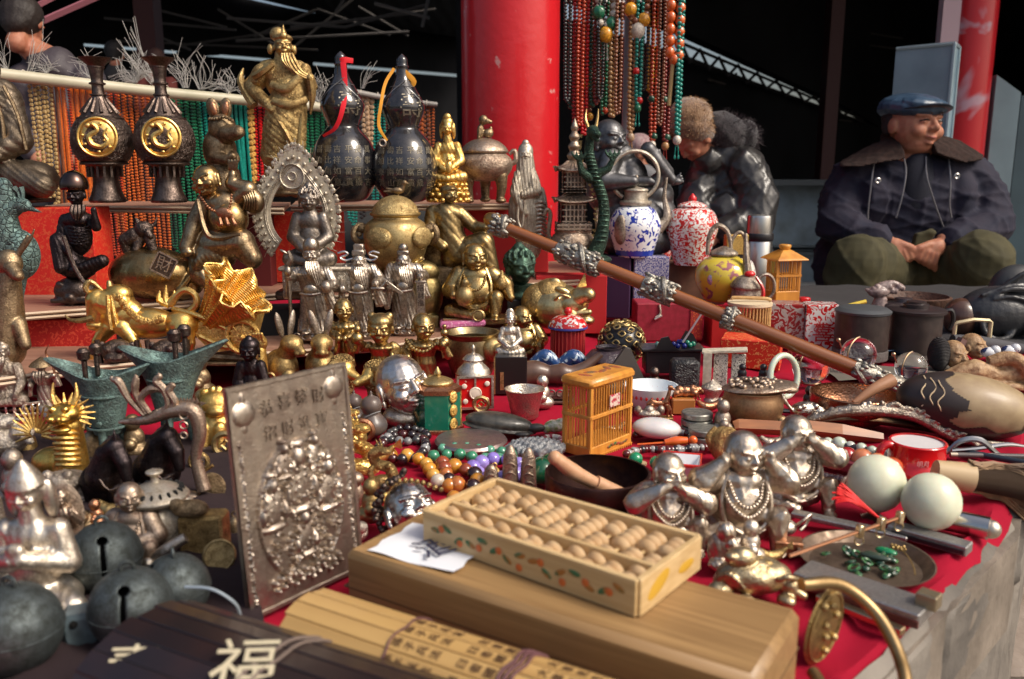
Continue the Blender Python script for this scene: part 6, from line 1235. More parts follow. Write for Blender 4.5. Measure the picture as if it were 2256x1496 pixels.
def flatbar(name,label,cat,x0,y0,x1,y1,w,t,m,z=.004,relief=True,part='plate'):
 A,s=at(x0,y0,z);C,_=at(x1,y1,z);D=C-A;root=thing(name,label,cat,A);root.rotation_euler=(0,0,math.atan2(D.y,D.x));L=D.length
 B().box((L/2,0,t/2),(L,w,t),bev=.001).out(part,m,root,smooth=False);return root,L
MR=mat((.50,.48,.46),.34,.9,(.25,.24,.23),.5,60,.2,.5,140,'swirl',bd=.001)
r,L=flatbar('silver_ruler','engraved silver ruler running behind the two eggs','ruler',1745,1135,2000,1190,.013,.005,MR)
r,L=flatbar('silver_case','flat engraved silver case beside the right egg','case',1960,1172,2135,1222,.018,.010,MR);B().box((L*.52,-.0095,.004),(L*.9,.002,.004)).out('dark_slot',M_blk,r,smooth=False)
r,L=flatbar('silver_case','long wide engraved silver case with square end nearest the cloth edge','case',1765,1275,2040,1370,.034,.012,MR);B().box((L*.985,.006,.016),(.016,.014,.012),bev=.001).out('square_end',mat((.35,.28,.18),.4,.8),r,smooth=False);B().box((L*.5,-.0175,.004),(L,.002,.006)).out('red_slot',mat((.12,.03,.025),.4),r,smooth=False)
r,q=pq('bronze_dish','shallow oval bronze dish full of green jade pendants','dish',1905,1248);sc_=r.scale.x
vessel(r,[(90,0),(120,4),(140,22),(142,24)],4,mat((.22,.16,.12),.4,.8,(.12,.085,.06),.5,.03),'dish',44)
J=mat((.02,.06,.035),.25,coat=.5,col2=(.06,.20,.06),mix=.55,ns=.09,sharp=.05)
for k in range(22):x,y=rnd.uniform(-80,70),rnd.uniform(-62,52);b=B();(b.torus((x,y,12+rnd.uniform(0,12)),rnd.uniform(8,13),3.6,(rnd.uniform(50,120),rnd.uniform(-30,30),0),14,6) if k%2 else b.ell((x,y,12),(rnd.uniform(8,20),9,6),(0,rnd.uniform(-20,20),rnd.uniform(0,180))));b.out('jade_pendant',J,r)
b=B();b.ell((24,4,22),(34,13,8),(0,0,-30));b.out('jade_pendant',mat((.03,.05,.035),.3,coat=.4),r);b=B();b.ell((56,26,24),(24,12,8),(0,0,-40));b.out('green_pendant',mat((.005,.18,.07),.2,coat=.6),r)
b=B()
for k in range(20):b.ell((84+rnd.uniform(-12,16),40+rnd.uniform(-14,10),24+rnd.uniform(-3,8)),4,None,6,5)
b.tube([(86,34,30),(92,0,26),(84,-50,20),(70,-84,22)],1.6,5,4);b.out('chain',MS['oldgold'],r)
A,s=at(1738,1225,.03);C,_=at(1982,1140,.035);rt=thing('scale_rod','slim brass weighing rod with red tassel resting on the bronze dish','balance rod',A);D=C-A
B().tube([(0,0,0),tuple(D)],.0017,8,1).out('rod',MS['copper'],rt);b=B()
for t in(.62,.82,1.):b.box(tuple(D*t),(.007,.006,.012),(0,10,30),bev=.001);b.torus(tuple(D*t-Vector((0,0,.009))),.004,.0008,None,12,5)
b.out('brass_mounts',mat((.65,.5,.3),.3,1.),rt);b=B();P0=D*.82
for k in range(26):a=rnd.uniform(-.004,.004);c_=rnd.uniform(-.004,.004);b.tube([tuple(P0+Vector((0,0,.004))),tuple(P0+Vector((-.012+a*.4,.010,.012+c_*.4))),tuple(P0+Vector((-.024+a,.016+c_,.020+c_))),tuple(P0+Vector((-.034+a*1.5,.018+c_,.022+c_*1.8+a)))],.0008,4,3)
b.out('red_tassel',mat((.75,.01,.01),.6),rt)
SV=mat((.70,.61,.50),.30,1.,(.28,.21,.15),.53,.03,.2,.25,.12)
def sbud(px,py,w,h,arms,label,yaw,hr,**k):
 r,q=pq('silver_buddha',label,'statue',px,py,group='silver laughing buddhas in a row');fatbuddha(r,w,h*1.06,SV,arms=arms,hr=hr,yaw=yaw,folds_=1.2,**k);beads_round(r,[(-w*.26,-w*.10,h*.62),(-w*.20,-w*.27,h*.46),(0,-w*.34,h*.34),(w*.2,-w*.27,h*.46),(w*.26,-w*.10,h*.62)],h*.022,SV,'long_beads',30);return r
sbud(1745,1112,170,190,('eye','eye'),'silver buddha covering his eyes with both hands, farthest of the three',18,38);sbud(1628,1190,190,232,('ear','ear'),'largest silver buddha grinning and covering his ears',22,47);sbud(1468,1196,168,192,('mouth','mouth'),'silver buddha covering his mouth, beside the abacus',24,39)
r,q=pq('gold_turtle','pale brass dragon turtle with a smaller turtle on its back','ornament',1660,1318,0);TB=mat((.62,.50,.30),.34,1.,(.24,.18,.10),.54,.045,.16,.4,.14);b=B();b.ell((0,10,50),(84,50,40));b.ell((76,-14,36),(28,24,24));b.cap((80,-26,30),(96,-34,24),14,9);b.ell((-76,-10,24),(30,22,20));b.ell((60,-40,16),(20,20,14));b.ell((-30,-40,14),(24,18,13));b.tube([(40,-36,60),(60,-40,70),(84,-30,60)],[6,8,4],8);b.ell((-30,6,94),(34,26,24));b.ell((-54,-6,100),(16,14,13));b.tube([(-84,0,40),(-60,-20,66),(-30,-34,40)],[8,8,5],8,4);b.out('body',TB,r,vox=2.4,disp=lumps(2,.1))
b=B()
for k in range(18):a=k*2.4;q_=math.sqrt(k/18);b.ell((60*q_*math.cos(a),10+34*q_*math.sin(a),50+38*math.sqrt(max(0,1-q_*q_*.8))),(12,9,5),None,8,6)
b.out('shell_plates',MS['oldgold'],r)
r,q=pq('kneeling_figurine','small silver kneeling figurine with cloak between the large buddhas','figurine',1590,1246);b=B();b.ell((0,0,40),(34,26,44));b.ell((4,-10,84),(22,20,22));b.limb([(14,-20,60),(40,-28,30),(54,-30,6)],[14,12,9]);b.ell((-10,-24,14),(26,20,14));b.out('body',SV,r,vox=2,disp=folds(1.6,.2))
r,q=pq('kneeling_figurine','small brass foot shaped ornament beside the silver buddhas','ornament',1410,1150);b=B();b.ell((0,0,30),(34,28,28));
for k in range(14):a=k*2.4;b.ell((24*math.cos(a)*(k/14),-10+18*math.sin(a)*(k/14),50),(8,6,5))
b.out('body',MS['silver'],r,vox=1.8)
r,q=pq('small_sack','small silver sack with knotted cord lying beside the bronze dish','ornament',1720,1180);b=B();b.ell((0,0,20),(34,26,20));b.tube([(20,-10,20),(40,-20,44),(60,-10,54),(52,-6,30),(36,-16,18)],4,6,4);b.ell((-26,0,28),(18,16,18));b.out('body',metal('silver',.4),r,vox=1.8)
r=one('copper_block','reddish bronze block under the cord sack, left of the dish','block',1738,1222,lambda b:b.box((0,10,16),(60,40,32),(0,0,-12),bev=2),metal('copper'),0,smooth=False)
r,q=pq('lion_door_knocker','brass studded disc door knocker with big ring, front right','door knocker',1800,1452,0);r.rotation_euler=(R(6),0,R(40));b=B();b.ell((0,0,84),(72,10,96),None,36,20);b.torus((0,-6,84),62,4,None,40,6,1.32);b.out('disc',metal('oldgold',.5,.1,rough=.35),r)
for z,x in((140,0),(96,-12),(64,-4),(26,6),(150,-34),(110,26),(50,34)):B().ell((x,-12,z),(9,9,9)).out('stud',MS['brass'],r)
A0,s=at(1800,1396,.03);ring=thing('brass_ring','large brass ring handle curving over the cloth in the front right','ring',Vector((.178,.500,.002)),1);P=[at(1765,1288,.072)[0],at(1850,1288,.066)[0],at(1925,1345,.050)[0],at(1975,1430,.034)[0],at(1995,1520,.02)[0],at(1960,1600,.008)[0],at(1850,1560,.006)[0],at(1790,1480,.010)[0]]
B().tube([tuple(p-ring.location) for p in P],.0044,12,6).out('ring',mat((.40,.28,.14),.34,1.,(.2,.13,.06),.5,40),ring)
r,L=flatbar('brass_rod','thin brass rod lying flat under the large ring','rod',1800,1322,1990,1400,.008,.006,mat((.5,.36,.2),.3,1.),.002)
def beadrow(name,label,pts,rad,cols,z=None,n=None,group=None,closed=False,jit=.1,coat=.7,met=0.):
 P=[at(x,y,rad)[0] for x,y in pts];P=crom([tuple(p) for p in P]+([tuple(P[0])] if closed else[]),10);L=np.concatenate([[0],np.cumsum(np.linalg.norm(np.diff(P,axis=0),axis=1))]);n=n or max(2,int(L[-1]/(rad*1.95)))
 root=thing(name,label,'bead bracelet',tuple(P[0]),group=group);ms=[meshof(B().ell((0,0,0),rad,None,14,9),'bead',mat(c,.12,met,coat=coat,col2=tuple(v*.5 for v in c),ns=60,mix=.55)) for c in cols]
 for k in range(n):
  t=L[-1]*(k+.5*0)/(n-(0 if closed else 1));p=[np.interp(t,L,P[:,i])-P[0][i] for i in range(3)];inst('bead',ms[rnd.randrange(len(ms))],root,p,(rnd.random()*3,0,0),(1+rnd.uniform(-jit,jit),)*3)
 return root
beadrow('bead_bracelet','row of large carnelian orange and red beads behind the left egg',[(1765,988),(1840,1000),(1910,1015),(1965,1030)],.0125,[(.62,.10,.03),(.60,.06,.02),(.45,.015,.015),(.66,.22,.10)],n=7)
beadrow('bead_bracelet','row of white green carved stone beads above the orange ones',[(1750,968),(1820,975),(1880,985),(1945,1000)],.0085,[(.55,.62,.50),(.60,.62,.56)],n=9,jit=.2)
beadrow('bead_bracelet','dark garnet bead string lying behind the left egg',[(1800,1048),(1850,1058),(1900,1066)],.006,[(.03,.008,.01),(.05,.03,.03)],n=16)
r,L=flatbar('maroon_strip','thin maroon strip box under the orange beads','box',1750,1010,1960,1058,.012,.012,mat((.16,.03,.04),.4),.0)
beadrow('bead_bracelet','black and red dotted bead bracelet in front of the green tea tin',[(835,985),(860,962),(905,958),(938,975),(925,1002),(880,1012),(845,1002)],.0062,[(.02,.012,.015),(.03,.02,.02),(.06,.01,.01),(.30,.30,.30)],closed=True,jit=.15)
beadrow('bead_bracelet','second black dotted bead bracelet lying on the first',[(845,966),(880,944),(925,948),(940,962),(900,972)],.0058,[(.02,.012,.015),(.05,.05,.05),(.2,.2,.2)],closed=True,jit=.15)
beadrow('bead_bracelet','green jade bead strand across the cloth left of the fingers',[(955,1005),(1000,1000),(1050,1008),(1110,1012),(1190,1020)],.0072,[(.05,.26,.14),(.09,.32,.2)])
beadrow('bead_bracelet','second green jade bead strand along the discs',[(975,988),(1020,985),(1080,992),(1130,1000)],.0068,[(.07,.28,.17),(.12,.36,.24)])
beadrow('bead_bracelet','violet glass bead bracelet behind the silver fingers',[(1042,1030),(1080,1012),(1130,1015),(1150,1035),(1110,1055),(1066,1050)],.0092,[(.28,.20,.62),(.34,.26,.68)],closed=True)
beadrow('bead_bracelet','amber yellow and white bead strand left of the abacus',[(862,1002),(900,1004),(935,1018),(950,1040),(965,1060),(990,1070)],.0085,[(.68,.30,.03),(.70,.36,.06),(.60,.52,.42),(.55,.20,.03)])
beadrow('bead_bracelet','mixed amber and black bead strand beside the abacus corner',[(975,1020),(1010,1030),(1045,1045),(1050,1068),(1020,1070),(990,1058)],.0090,[(.45,.14,.03),(.62,.26,.03),(.03,.01,.01),(.30,.06,.02)],closed=True)
beadrow('bead_bracelet','amber bead cluster touching the far corner of the abacus',[(1000,1098),(1030,1090),(1055,1096)],.0088,[(.62,.30,.05),(.5,.2,.03)])
beadrow('bead_bracelet','black white bead strand right of the orange cage',[(1400,958),(1440,950),(1490,952),(1550,962)],.0052,[(.02,.012,.015),(.25,.25,.26),(.06,.008,.01)],n=26,jit=.2)
beadrow('bead_bracelet','black red white bead strand in front of the coral pendant',[(1380,1000),(1420,990),(1480,992),(1560,985)],.0055,[(.02,.012,.015),(.3,.3,.3),(.10,.008,.01)],n=26,jit=.2)
beadrow('bead_bracelet','bright emerald jade beads beside the orange cage foot',[(1400,1012),(1425,1020),(1455,1018),(1480,1008)],.0088,[(.015,.28,.12),(.02,.32,.15)])
beadrow('bead_bracelet','big dark green marbled beads left of the wooden mallet',[(1195,1040),(1215,1030)],.0155,[(.01,.09,.04)],n=2)
beadrow('bead_bracelet','tiny pink and white bead string left of the orange cage',[(1180,975),(1210,962),(1238,968),(1225,985)],.0036,[(.6,.3,.3),(.65,.6,.5),(.3,.02,.03)],n=24)
r=one('coral_pendant','orange red coral pendant on a thin stick','pendant',1470,985,lambda b:(b.tube([(-66,0,6),(-10,0,10),(0,0,10)],[2,2.5,4],7,2),b.tube([(-6,0,10),(20,0,14),(44,0,15)],[7,11,8],10,3),b.ell((56,0,16),10)),mat((.70,.12,.02),.25,coat=.5),.004)
r,q=pq('porcelain_tray','red rimmed white square porcelain dish left of the grinning buddha','dish',1500,1048);b=B();b.lathe([(30,0),(36,4),(56,34),(58,38),(52,38),(30,10),(1,8)],4,(0,0,0),1,1,(0,0,30));b.out('dish',mat((.70,.70,.72),.15,coat=.5),r,smooth=False);b=B();P=[(58*math.cos(R(30+90*k)),58*math.sin(R(30+90*k)),38) for k in range(4)];b.tube(P,4,6,1,True);b.out('red_rim',mat((.60,.03,.02),.2,coat=.5),r)
r,q=pq('bamboo_cage','large glossy orange bamboo cricket cage in the middle of the table','cage',1300,1012);r.rotation_euler.z=R(48);Wd,Dp=160,80
ox,oy=Wd/2,Dp/2
b=B();b.box((ox,oy,12),(Wd,Dp,24),bev=2);b.out('base',M_bamboo,r,smooth=False)
for k in range(20):B().prism([(-4,0),(4,0),(0,-9)],3,(ox-Wd/2+5+k*8,oy-Dp/2-.5,2)).out('carved_edge',M_bamboo,r,smooth=False)
for x in(-1,1):
 for y in(-1,1):B().box((ox+x*(Wd/2-4),oy+y*(Dp/2-4),90),(8,8,136),bev=1).out('post',M_bamboo,r,smooth=False)
for z in(92,):b=B();b.box((ox,oy-Dp/2+1,z),(Wd,6,8),bev=1);b.box((ox,oy+Dp/2-1,z),(Wd,6,8),bev=1);b.box((ox-Wd/2+1,oy,z),(6,Dp,8),bev=1);b.box((ox+Wd/2-1,oy,z),(6,Dp,8),bev=1);b.out('rail',M_bamboo,r,smooth=False)
bars(r,(ox-Wd/2+12,oy-Dp/2+3),(ox+Wd/2-12,oy-Dp/2+3),24,160,15,1.7,M_bamboo);bars(r,(ox-Wd/2+12,oy+Dp/2-3),(ox+Wd/2-12,oy+Dp/2-3),24,160,15,1.7,M_bamboo);bars(r,(ox-Wd/2+3,oy-Dp/2+12),(ox-Wd/2+3,oy+Dp/2-12),24,160,7,1.8,M_bamboo);bars(r,(ox+Wd/2-3,oy-Dp/2+12),(ox+Wd/2-3,oy+Dp/2-12),24,160,7,1.8,M_bamboo)
L2=B().box((ox,oy,168),(Wd+10,Dp+10,22),bev=7).out('top',M_bamboo,r);b=B()
for x,y,c in((-50,0,0),(-20,8,0),(10,-4,0),(40,6,0),(62,0,0)):b.ell((ox+x,oy+y,179),(18,8,1.4),(0,0,30*x/20))
b.out('painted_leaves',mat((.10,.09,.05),.5,col2=(.4,.08,.03),ns=.06),L2);b=B();b.box((ox+6,oy-Dp/2-2,118),(38,3,28),bev=1);b.out('painted_plate',mat((.62,.5,.42),.4,col2=(.4,.03,.06),mix=.5,ns=.15,sharp=.04),r,smooth=False)
b=B();
for k in range(7):b.ell((ox-10+k*11,oy-Dp/2-1,12+3*math.sin(k)),(7,1.2,3.4),(0,20*math.sin(k*2),0))
b.out('painted_spray',mat((.35,.03,.02),.5,col2=(.05,.12,.03),ns=.09),r)
r,q=pq('singing_bowl','wide dark bronze singing bowl with a pale wooden mallet','bowl',1315,1132);vessel(r,[(70,0),(100,16),(114,56),(116,96),(114,99)],5,mat((.10,.05,.04),.32,.9,(.04,.02,.02),.5,.03));b=B();b.tube([(-96,-60,150),(-60,-50,118),(-20,-40,92),(36,-20,60)],[14,17,14,10],14,4);b.ell((-97,-60,150),15);b.tube([(-8,-38,86),(50,-20,52)],[17,16],14,1);b.out('mallet',mat((.58,.33,.19),.45,col2=(.48,.26,.14),ns=.04),r)
r,q=pq('gold_frog','small shiny gold frog ornament by the dark bowl','ornament',1268,1128);b=B();b.ell((0,0,24),(40,24,20));b.ell((-22,-14,30),(22,18,14));b.ell((-14,-26,38),8);b.ell((24,-16,16),(20,14,14));b.tube([(-40,-24,22),(-20,-30,18),(0,-28,20)],3,6);b.out('body',MS['gold'],r,vox=1.6,disp=lumps(1.5,.3))
r,q=pq('gold_frog','tiny gold toad half hidden behind the abacus corner','ornament',1190,1110);b=B();b.ell((0,0,12),(28,18,13));b.ell((16,-8,14),(12,10,9));b.out('body',MS['gold'],r,vox=1.5)
r,q=pq('finger_figurines','three upright silver finger shaped carved stones joined at the base','ornament',1120,1082)
for x,h in((-38,62),(4,106),(44,100)):b=B();b.lathe([(17,0),(18,10),(17,h*.5),(14,h*.8),(6,h*.97),(1,h)],20,(x,0,0),.9);[b.tube([(x-12,-14,h*.2*k),(x,-17,h*.2*k+8),(x+12,-13,h*.2*k)],1.4,5) for k in(1,2,3,4)];b.out('finger',metal('rose',.5,.1,'swirl',rough=.4),r)
r,q=pq('compact_disc_case','round flat silver compact case with red side','compact',1038,984);B().lathe([(66,0),(70,3),(70,10),(68,12)],44,n=1).out('case',mat((.40,.05,.08),.3,.5),r);B().lathe([(78,12),(80,14),(76,20),(1,24)],44,n=1).out('lid',mat((.42,.36,.33),.3,.9,(.3,.2,.2),.5,.04,bump=.2,bs=.1),r)
r=one('plastic_bag','crumpled grey clear plastic bag behind the silver fingers','bag',1180,1006,lambda b:b.ell((0,10,16),(66,40,20)),mat((.30,.31,.32),.15,trans=.35,bump=.8,bs=.08,bd=.006,coat=.5),0,vox=2.4,disp=lambda c,n:3*np.sin(c[:,0]*.19+c[:,1]*.22)+2*np.sin(c[:,0]*.31-c[:,1]*.4))
r,q=pq('dark_turtle','dark green brown stone turtle lying flat','ornament',1112,958);b=B();b.ell((-12,10,26),(76,34,22),(0,8,0));b.ell((-12,10,14),(84,38,7),(0,8,0));b.ell((70,0,16),(20,12,10));b.ell((40,-24,8),(16,8,6));b.ell((84,14,8),(16,8,5));b.out('body',mat((.06,.055,.045),.35,col2=(.03,.03,.025),ns=.08,coat=.3,bump=.3,bs=.1),r,vox=2)
r,q=pq('jade_turtle','tiny white and green stone turtle at the orange cage','ornament',1222,954);b=B();b.ell((0,0,16),(24,18,14));b.ell((-18,-8,12),10);b.ell((14,0,26),(12,10,8));b.out('body',mat((.6,.58,.48),.25,col2=(.2,.24,.08),ns=.1,coat=.4),r,vox=1.5)
r,q=pq('silver_cup','hammered pale silver wine cup','cup',1156,920);vessel(r,[(26,0),(30,4),(32,20),(42,60),(45,66)],3,metal('silver',.5,.3,'cells',rough=.28))
r,q=pq('tea_tin','green and gold hexagonal enamel teapot with brass handle','tea caddy',966,944);B().lathe([(56,0),(56,7),(52,9)],6,n=1).out('foot',MS['copper'],r,smooth=False);B().lathe([(50,8),(50,86)],6,n=1).out('body',mat((.01,.14,.085),.18,coat=.6),r,smooth=False);B().lathe([(52,86),(53,96),(40,102)],6,n=1).out('shoulder',MS['copper'],r,smooth=False)
pot(r,[(30,100),(34,104),(32,110),(12,118),(6,120),(8,126),(1,140)],MS['brass'],'lid');b=B();b.tube([(-34,-10,108),(-56,-14,112),(-60,-14,80),(-44,-14,30),(-30,-14,8)],3.4,6,5);b.out('handle',MS['brass'],r);b=B()
for z in(80,50,20):b.ell((36,-32,z),(10,5,14),(0,0,40));b.torus((36,-36,z),8,2,(0,0,40),12,5)
for x in(-50,50):b.box((x,0,48),(3,4,80))
b.out('gilt_filigree',MO['gold'],r)
r,q=pq('enamel_box','square red enamel box pot with gilt edges and domed lid','box',1046,898);r.rotation_euler.z=R(10);B().box((0,20,36),(74,60,66),bev=1).out('body',mat((.58,.012,.012),.2,coat=.6,col2=(.70,.5,.4),mix=.70,ns=.09,sharp=.02),r,smooth=False);b=B()
for x in(-38,38):b.box((x,-11,36),(5,5,70))
for z in(2,72):b.box((0,-11,z),(80,5,5))
b.box((0,-12,36),(4,3,66));b.out('gilt_edge',MS['silver'],r,smooth=False);b=B();b.ell((0,-13,36),(14,3,14));b.torus((0,-14,36),12,2,None,16,5)
for x,z in((-24,52),(26,56),(-22,18),(24,20)):b.ell((x,-12,z),(6,2,6))
b.out('white_flower',mat((.7,.6,.5),.3),r);pot(r,[(38,74),(34,84),(22,96),(20,104),(24,106),(14,116),(4,120),(5,130),(1,138)],MS['silver'],'lid',c=(0,18,0))
r,q=pq('buddha_pendant_statue','small silver seated goddess with pointed halo on a black box','statue',1124,786,.052);seated(r,62,92,MS['silver'],hr=12,base=6,fold=.8,arms='lap',hk=dict(extra=lambda b:(b.ell((0,.5,.5),(.9,.5,1.6)),)))
r=put('lacquer_box','black lacquer box with gold edge under the silver goddess','box',1126,868,0);B().box((0,20,42),(70,46,84),bev=1.5).out('body',mat((.014,.012,.012),.3,coat=.4),r,smooth=False);b=B();b.box((-36,-2,42),(3,3,84));b.box((-20,-4,30),(8,2,40));b.out('gold_edge',MS['brass'],r,smooth=False)
r,q=pq('clay_pipe','dark brown knobbly clay pipe with pierced bowl end','pipe',1230,846);b=B();b.tube([(-78,0,22),(-50,0,26),(-20,0,22),(10,-4,24),(30,-4,26),(60,0,40),(94,6,66)],[28,27,20,24,17,12,7],14,5);b.out('body',mat((.12,.065,.045),.4,coat=.2,col2=(.07,.04,.03),ns=.04),r);b=B();b.ell((-84,-4,22),(12,24,28));b.torus((-74,0,22),28,3,(0,0,80));b.out('pierced_cap',mat((.05,.04,.035),.6,bump=1,bs=.12,bt='cells',bd=.006),r)
r=one('grey_fan','dull grey pleated wedge shaped fan leaning behind the orange cage','fan',1362,860,lambda b:(b.prism([(-64,0),(64,6),(58,24),(26,92),(14,96),(-10,60),(-58,22)],16,(0,10,0)),b.prism([(-20,0),(66,0),(66,14),(-20,12)],40,(0,0,0))),mat((.10,.09,.08),.7,bump=.6,bs=.2,bt='X',bd=.002),0,smooth=False)
for px,lab in((1200,'left blue and white porcelain sleeping figure'),(1262,'right blue and white porcelain sleeping figure')):
 r,q=pq('porcelain_figure',lab+' by the red cage','figurine',px,828);b=B();(b.tube([(-28,0,26),(0,0,44),(20,0,30),(34,0,14)],[12,17,14,10],12,5),b.ell((-4,0,12),(36,20,14)));b.out('body',mat((.02,.06,.18),.12,coat=.6,col2=(.55,.68,.78),mix=.56,ns=.05,sharp=.03,dist=1),r,vox=1.8)
r,q=pq('carved_bench','dark carved wooden stand behind the silver cup','stand',1215,888);b=B();b.box((0,10,14),(90,30,8),bev=1);b.box((0,10,3),(100,36,5),bev=1);
for k in range(5):b.torus((-36+k*18,-6,24),7,2.2,None,14,5)
b.out('stand',mat((.10,.05,.04),.5),r,smooth=False)
r,q=pq('porcelain_dish','white porcelain dish with red dotted rim behind the orange cage','dish',1432,898);vessel(r,[(34,0),(40,6),(56,40),(60,52)],3,mat((.74,.78,.80),.12,coat=.6));b=B();[b.ell((53*math.cos(a),53*math.sin(a),33),(3,3,5),None,6,4) for a in np.arange(0,6.28,.22)];b.out('red_dots',M_red,r)
r,q=pq('brass_horse','small brass horse figurine on a block, by the white dish','figurine',1452,918);quad(r,52,58,MS['copper'],neck=((.36,.80),(.40,1.02)),hd=(.44,1.14,.16),fat=.14,snout=.16,tail=((-.34,.66),(-.5,.5),(-.52,.3)),vox=1.3);box_base(r,60,26,6,MS['oldgold'],z=-6)
r=one('orange_block','orange wooden block carrying the little brass pig','block',1505,912,lambda b:b.box((0,12,17),(50,34,34),bev=2),mat((.42,.16,.04),.4,coat=.3),0,smooth=False)
r,q=pq('brass_pig','small brass pig figurine on an orange block','figurine',1510,882,.017);quad(r,62,40,MS['copper'],neck=((.38,.55),(.42,.6)),hd=(.44,.60,.20),fat=.34,snout=.14,legs=.8,vox=1.4,hdrop=.1)
r,q=pq('white_stone','smooth milky oval stone beside the orange cage','stone',1446,966);B().ell((0,0,24),(54,34,23),(0,4,0)).out('stone',mat((.55,.54,.55),.18,coat=.4,col2=(.62,.61,.6),ns=.03,sub=.2),r)
for x,y,n_,lab in((1534,952,3,'taller stack of round grey tin boxes'),(1550,972,2,'shorter stack of round grey tin boxes')):
 r,q=pq('tin_stack',lab,'tins',x,y)
 for k in range(n_):B().lathe([(28,0),(34,3),(34,13),(32,15),(1,15.5)],28,(0,0,k*16),n=1).out('tin',mat((.36,.35,.31),.4,.8,(.2,.2,.18),.5,.1),r)
r,q=pq('small_silver_jar','tiny silver footed jar between the brass pig and bronze pot','jar',1568,888);pot(r,[(12,0),(18,6),(14,14),(20,26),(24,36),(14,44),(4,50),(1,54)],MO['silver'])
r,q=pq('bone_pieces','cream cowrie like stone pieces behind the covered eyes buddha','stone',1640,990);b=B();b.ell((0,0,12),(26,18,13));b.ell((-50,0,10),(30,20,20));b.out('stone',mat((.5,.38,.30),.35,coat=.3),r,vox=1.6)
r,q=pq('shell_ornament','bronze shell shaped ornament behind the grinning buddha','ornament',1588,1012);b=B();b.ell((0,0,36),(26,20,40));b.ell((10,-14,54),(22,6,26));b.tube([(-20,0,20),(-30,0,50),(-16,0,76)],[6,7,3],7);b.out('body',MO['oldgold'],r,vox=1.8)
r=one('wooden_slice','flat tan wood slice with ink mark under the orange cage','wood slice',1365,1024,lambda b:b.prism([(60*math.cos(t),26*math.sin(t)) for t in np.arange(0,6.28,.3)],5,(0,0,3),axis='Z'),mat((.48,.34,.20),.5),0)
r,q=pq('silver_bust','smooth polished silver buddha head leaning among the brass boys','bust',888,940);head(r,(0,10,92),66,mat((.72,.66,.60),.27,1.,(.4,.33,.27),.6,.03,.2,.2,.12),ears=1.2,yaw=34,tilt=-10,nod=-12,neck=False,brow=.6,vox=.04);B().ell((0,10,22),(46,40,24)).out('neck',MS['silver'],r)
for x,y,k,lab in((820,962,1.,'right dark clay double gourd beside the ram'),(782,940,.8,'left dark clay double gourd behind the plaque')):
 r,q=pq('dark_gourd',lab,'gourd',x,y);r.scale=[v*k for v in r.scale];pot(r,[(10,0),(30,12),(34,32),(20,52),(18,56),(24,70),(18,86),(5,94),(3,100),(1,104)],mat((.075,.065,.065),.38,coat=.2,col2=(.12,.08,.06),ns=.04));B().tube([(-24,-20,40),(0,-24,56),(22,-14,62)],1.4,5,4).out('cord',mat((.2,.2,.2),.6),r)
# ================================================================ foreground
def pathang(d):return R(d)
M_pine=mat((.60,.43,.22),.5,col2=(.46,.30,.13),ns=190,stretch=(.04,.3,1),coat=.05,det=5,sharp=.22);M_box=mat((.34,.205,.085),.5,col2=(.19,.105,.04),ns=170,stretch=(.03,1,1),sharp=.22,det=6,dist=.8,coat=.1,bump=.25,bs=60,bd=.0006)
r=thing('wooden_box','large plain honey brown wooden box under the abacus','box',(.032,.578,.0),1,-32.5);B().box((0,0,.030),(.322,.100,.060),bev=.005).out('body',M_box,r);B().box((0,0,.0305),(.3225,.1005,.0012)).out('lid_seam',mat((.10,.05,.02),.7),r,smooth=False)
r=thing('paper_note','white paper slip with an ink character lying on the wooden box','paper',(-.062,.626,.0607),1,-30)
b=B();n=12;V=[(-.040+.08*i/n+(.002*math.sin(j*2) if i in(0,n) else 0),-.030+.06*j/6,.0006+.0008*math.sin(i*.8)+(.002*((i-9)/3)**2 if i>9 else 0)) for i in range(n+1) for j in range(7)];b.add(V,[(i*7+j,(i+1)*7+j,(i+1)*7+j+1,i*7+j+1) for i in range(n) for j in range(6)]);b.out('sheet',mat((.72,.74,.78),.7),r)
b=B();b.text('酒',.034,(.008,-.004,.0035),.0002,(0,0,62),plane='XY');b.out('ink_character',mat((.03,.03,.06),.6),r,smooth=False)
r=thing('abacus','pale pine abacus with round wooden beads and painted side','abacus',(.034,.615,.0608),1,-38.2);LA,WA,HA=.192,.088,.026
for nm,c,sz in(('side_rail',(0,-WA/2,HA/2),(LA,.005,HA)),('side_rail',(0,WA/2,HA/2),(LA,.005,HA)),('end_rail',(-LA/2,0,HA/2),(.005,WA,HA)),('end_rail',(LA/2,0,HA/2),(.005,WA,HA)),('divider',(0,-.016,HA*.62),(LA-.008,.004,HA*.66)),('floor_board',(0,0,.0015),(LA-.004,WA-.004,.003))):B().box(c,sz,bev=.0006).out(nm,M_pine,r,smooth=False)
mb=meshof(B().lathe([(.0018,-.0040),(.0052,-.0034),(.0083,-.0006),(.0083,.0006),(.0052,.0034),(.0018,.0040)],20,rot=(90,0,0),n=2),'bead',mat((.66,.46,.25),.38,coat=.25,col2=(.52,.33,.16),ns=50));mr=meshof(B().tube([(0,-WA/2,0),(0,WA/2,0)],.0013,6,1),'rod',M_pine)
for k in range(11):
 x=-LA/2+.0112+k*(LA-.0224)/10;inst('rod',mr,r,(x,0,HA*.62));up_=rnd.choice((0,1));y=-WA/2+.009 if rnd.random()<.5 else-.022
 for j in range(2):inst('bead',mb,r,(x,(-WA/2+.008+j*.0082) if not(up_ and j) else-.0235,HA*.62),(0,rnd.random()*3,0))
 g=rnd.choice((0,1,2,3))
 for j in range(5):inst('bead',mb,r,(x,-.009+j*.0082+(.010 if j>=g else 0),HA*.62),(0,rnd.random()*3,0))
b=B()
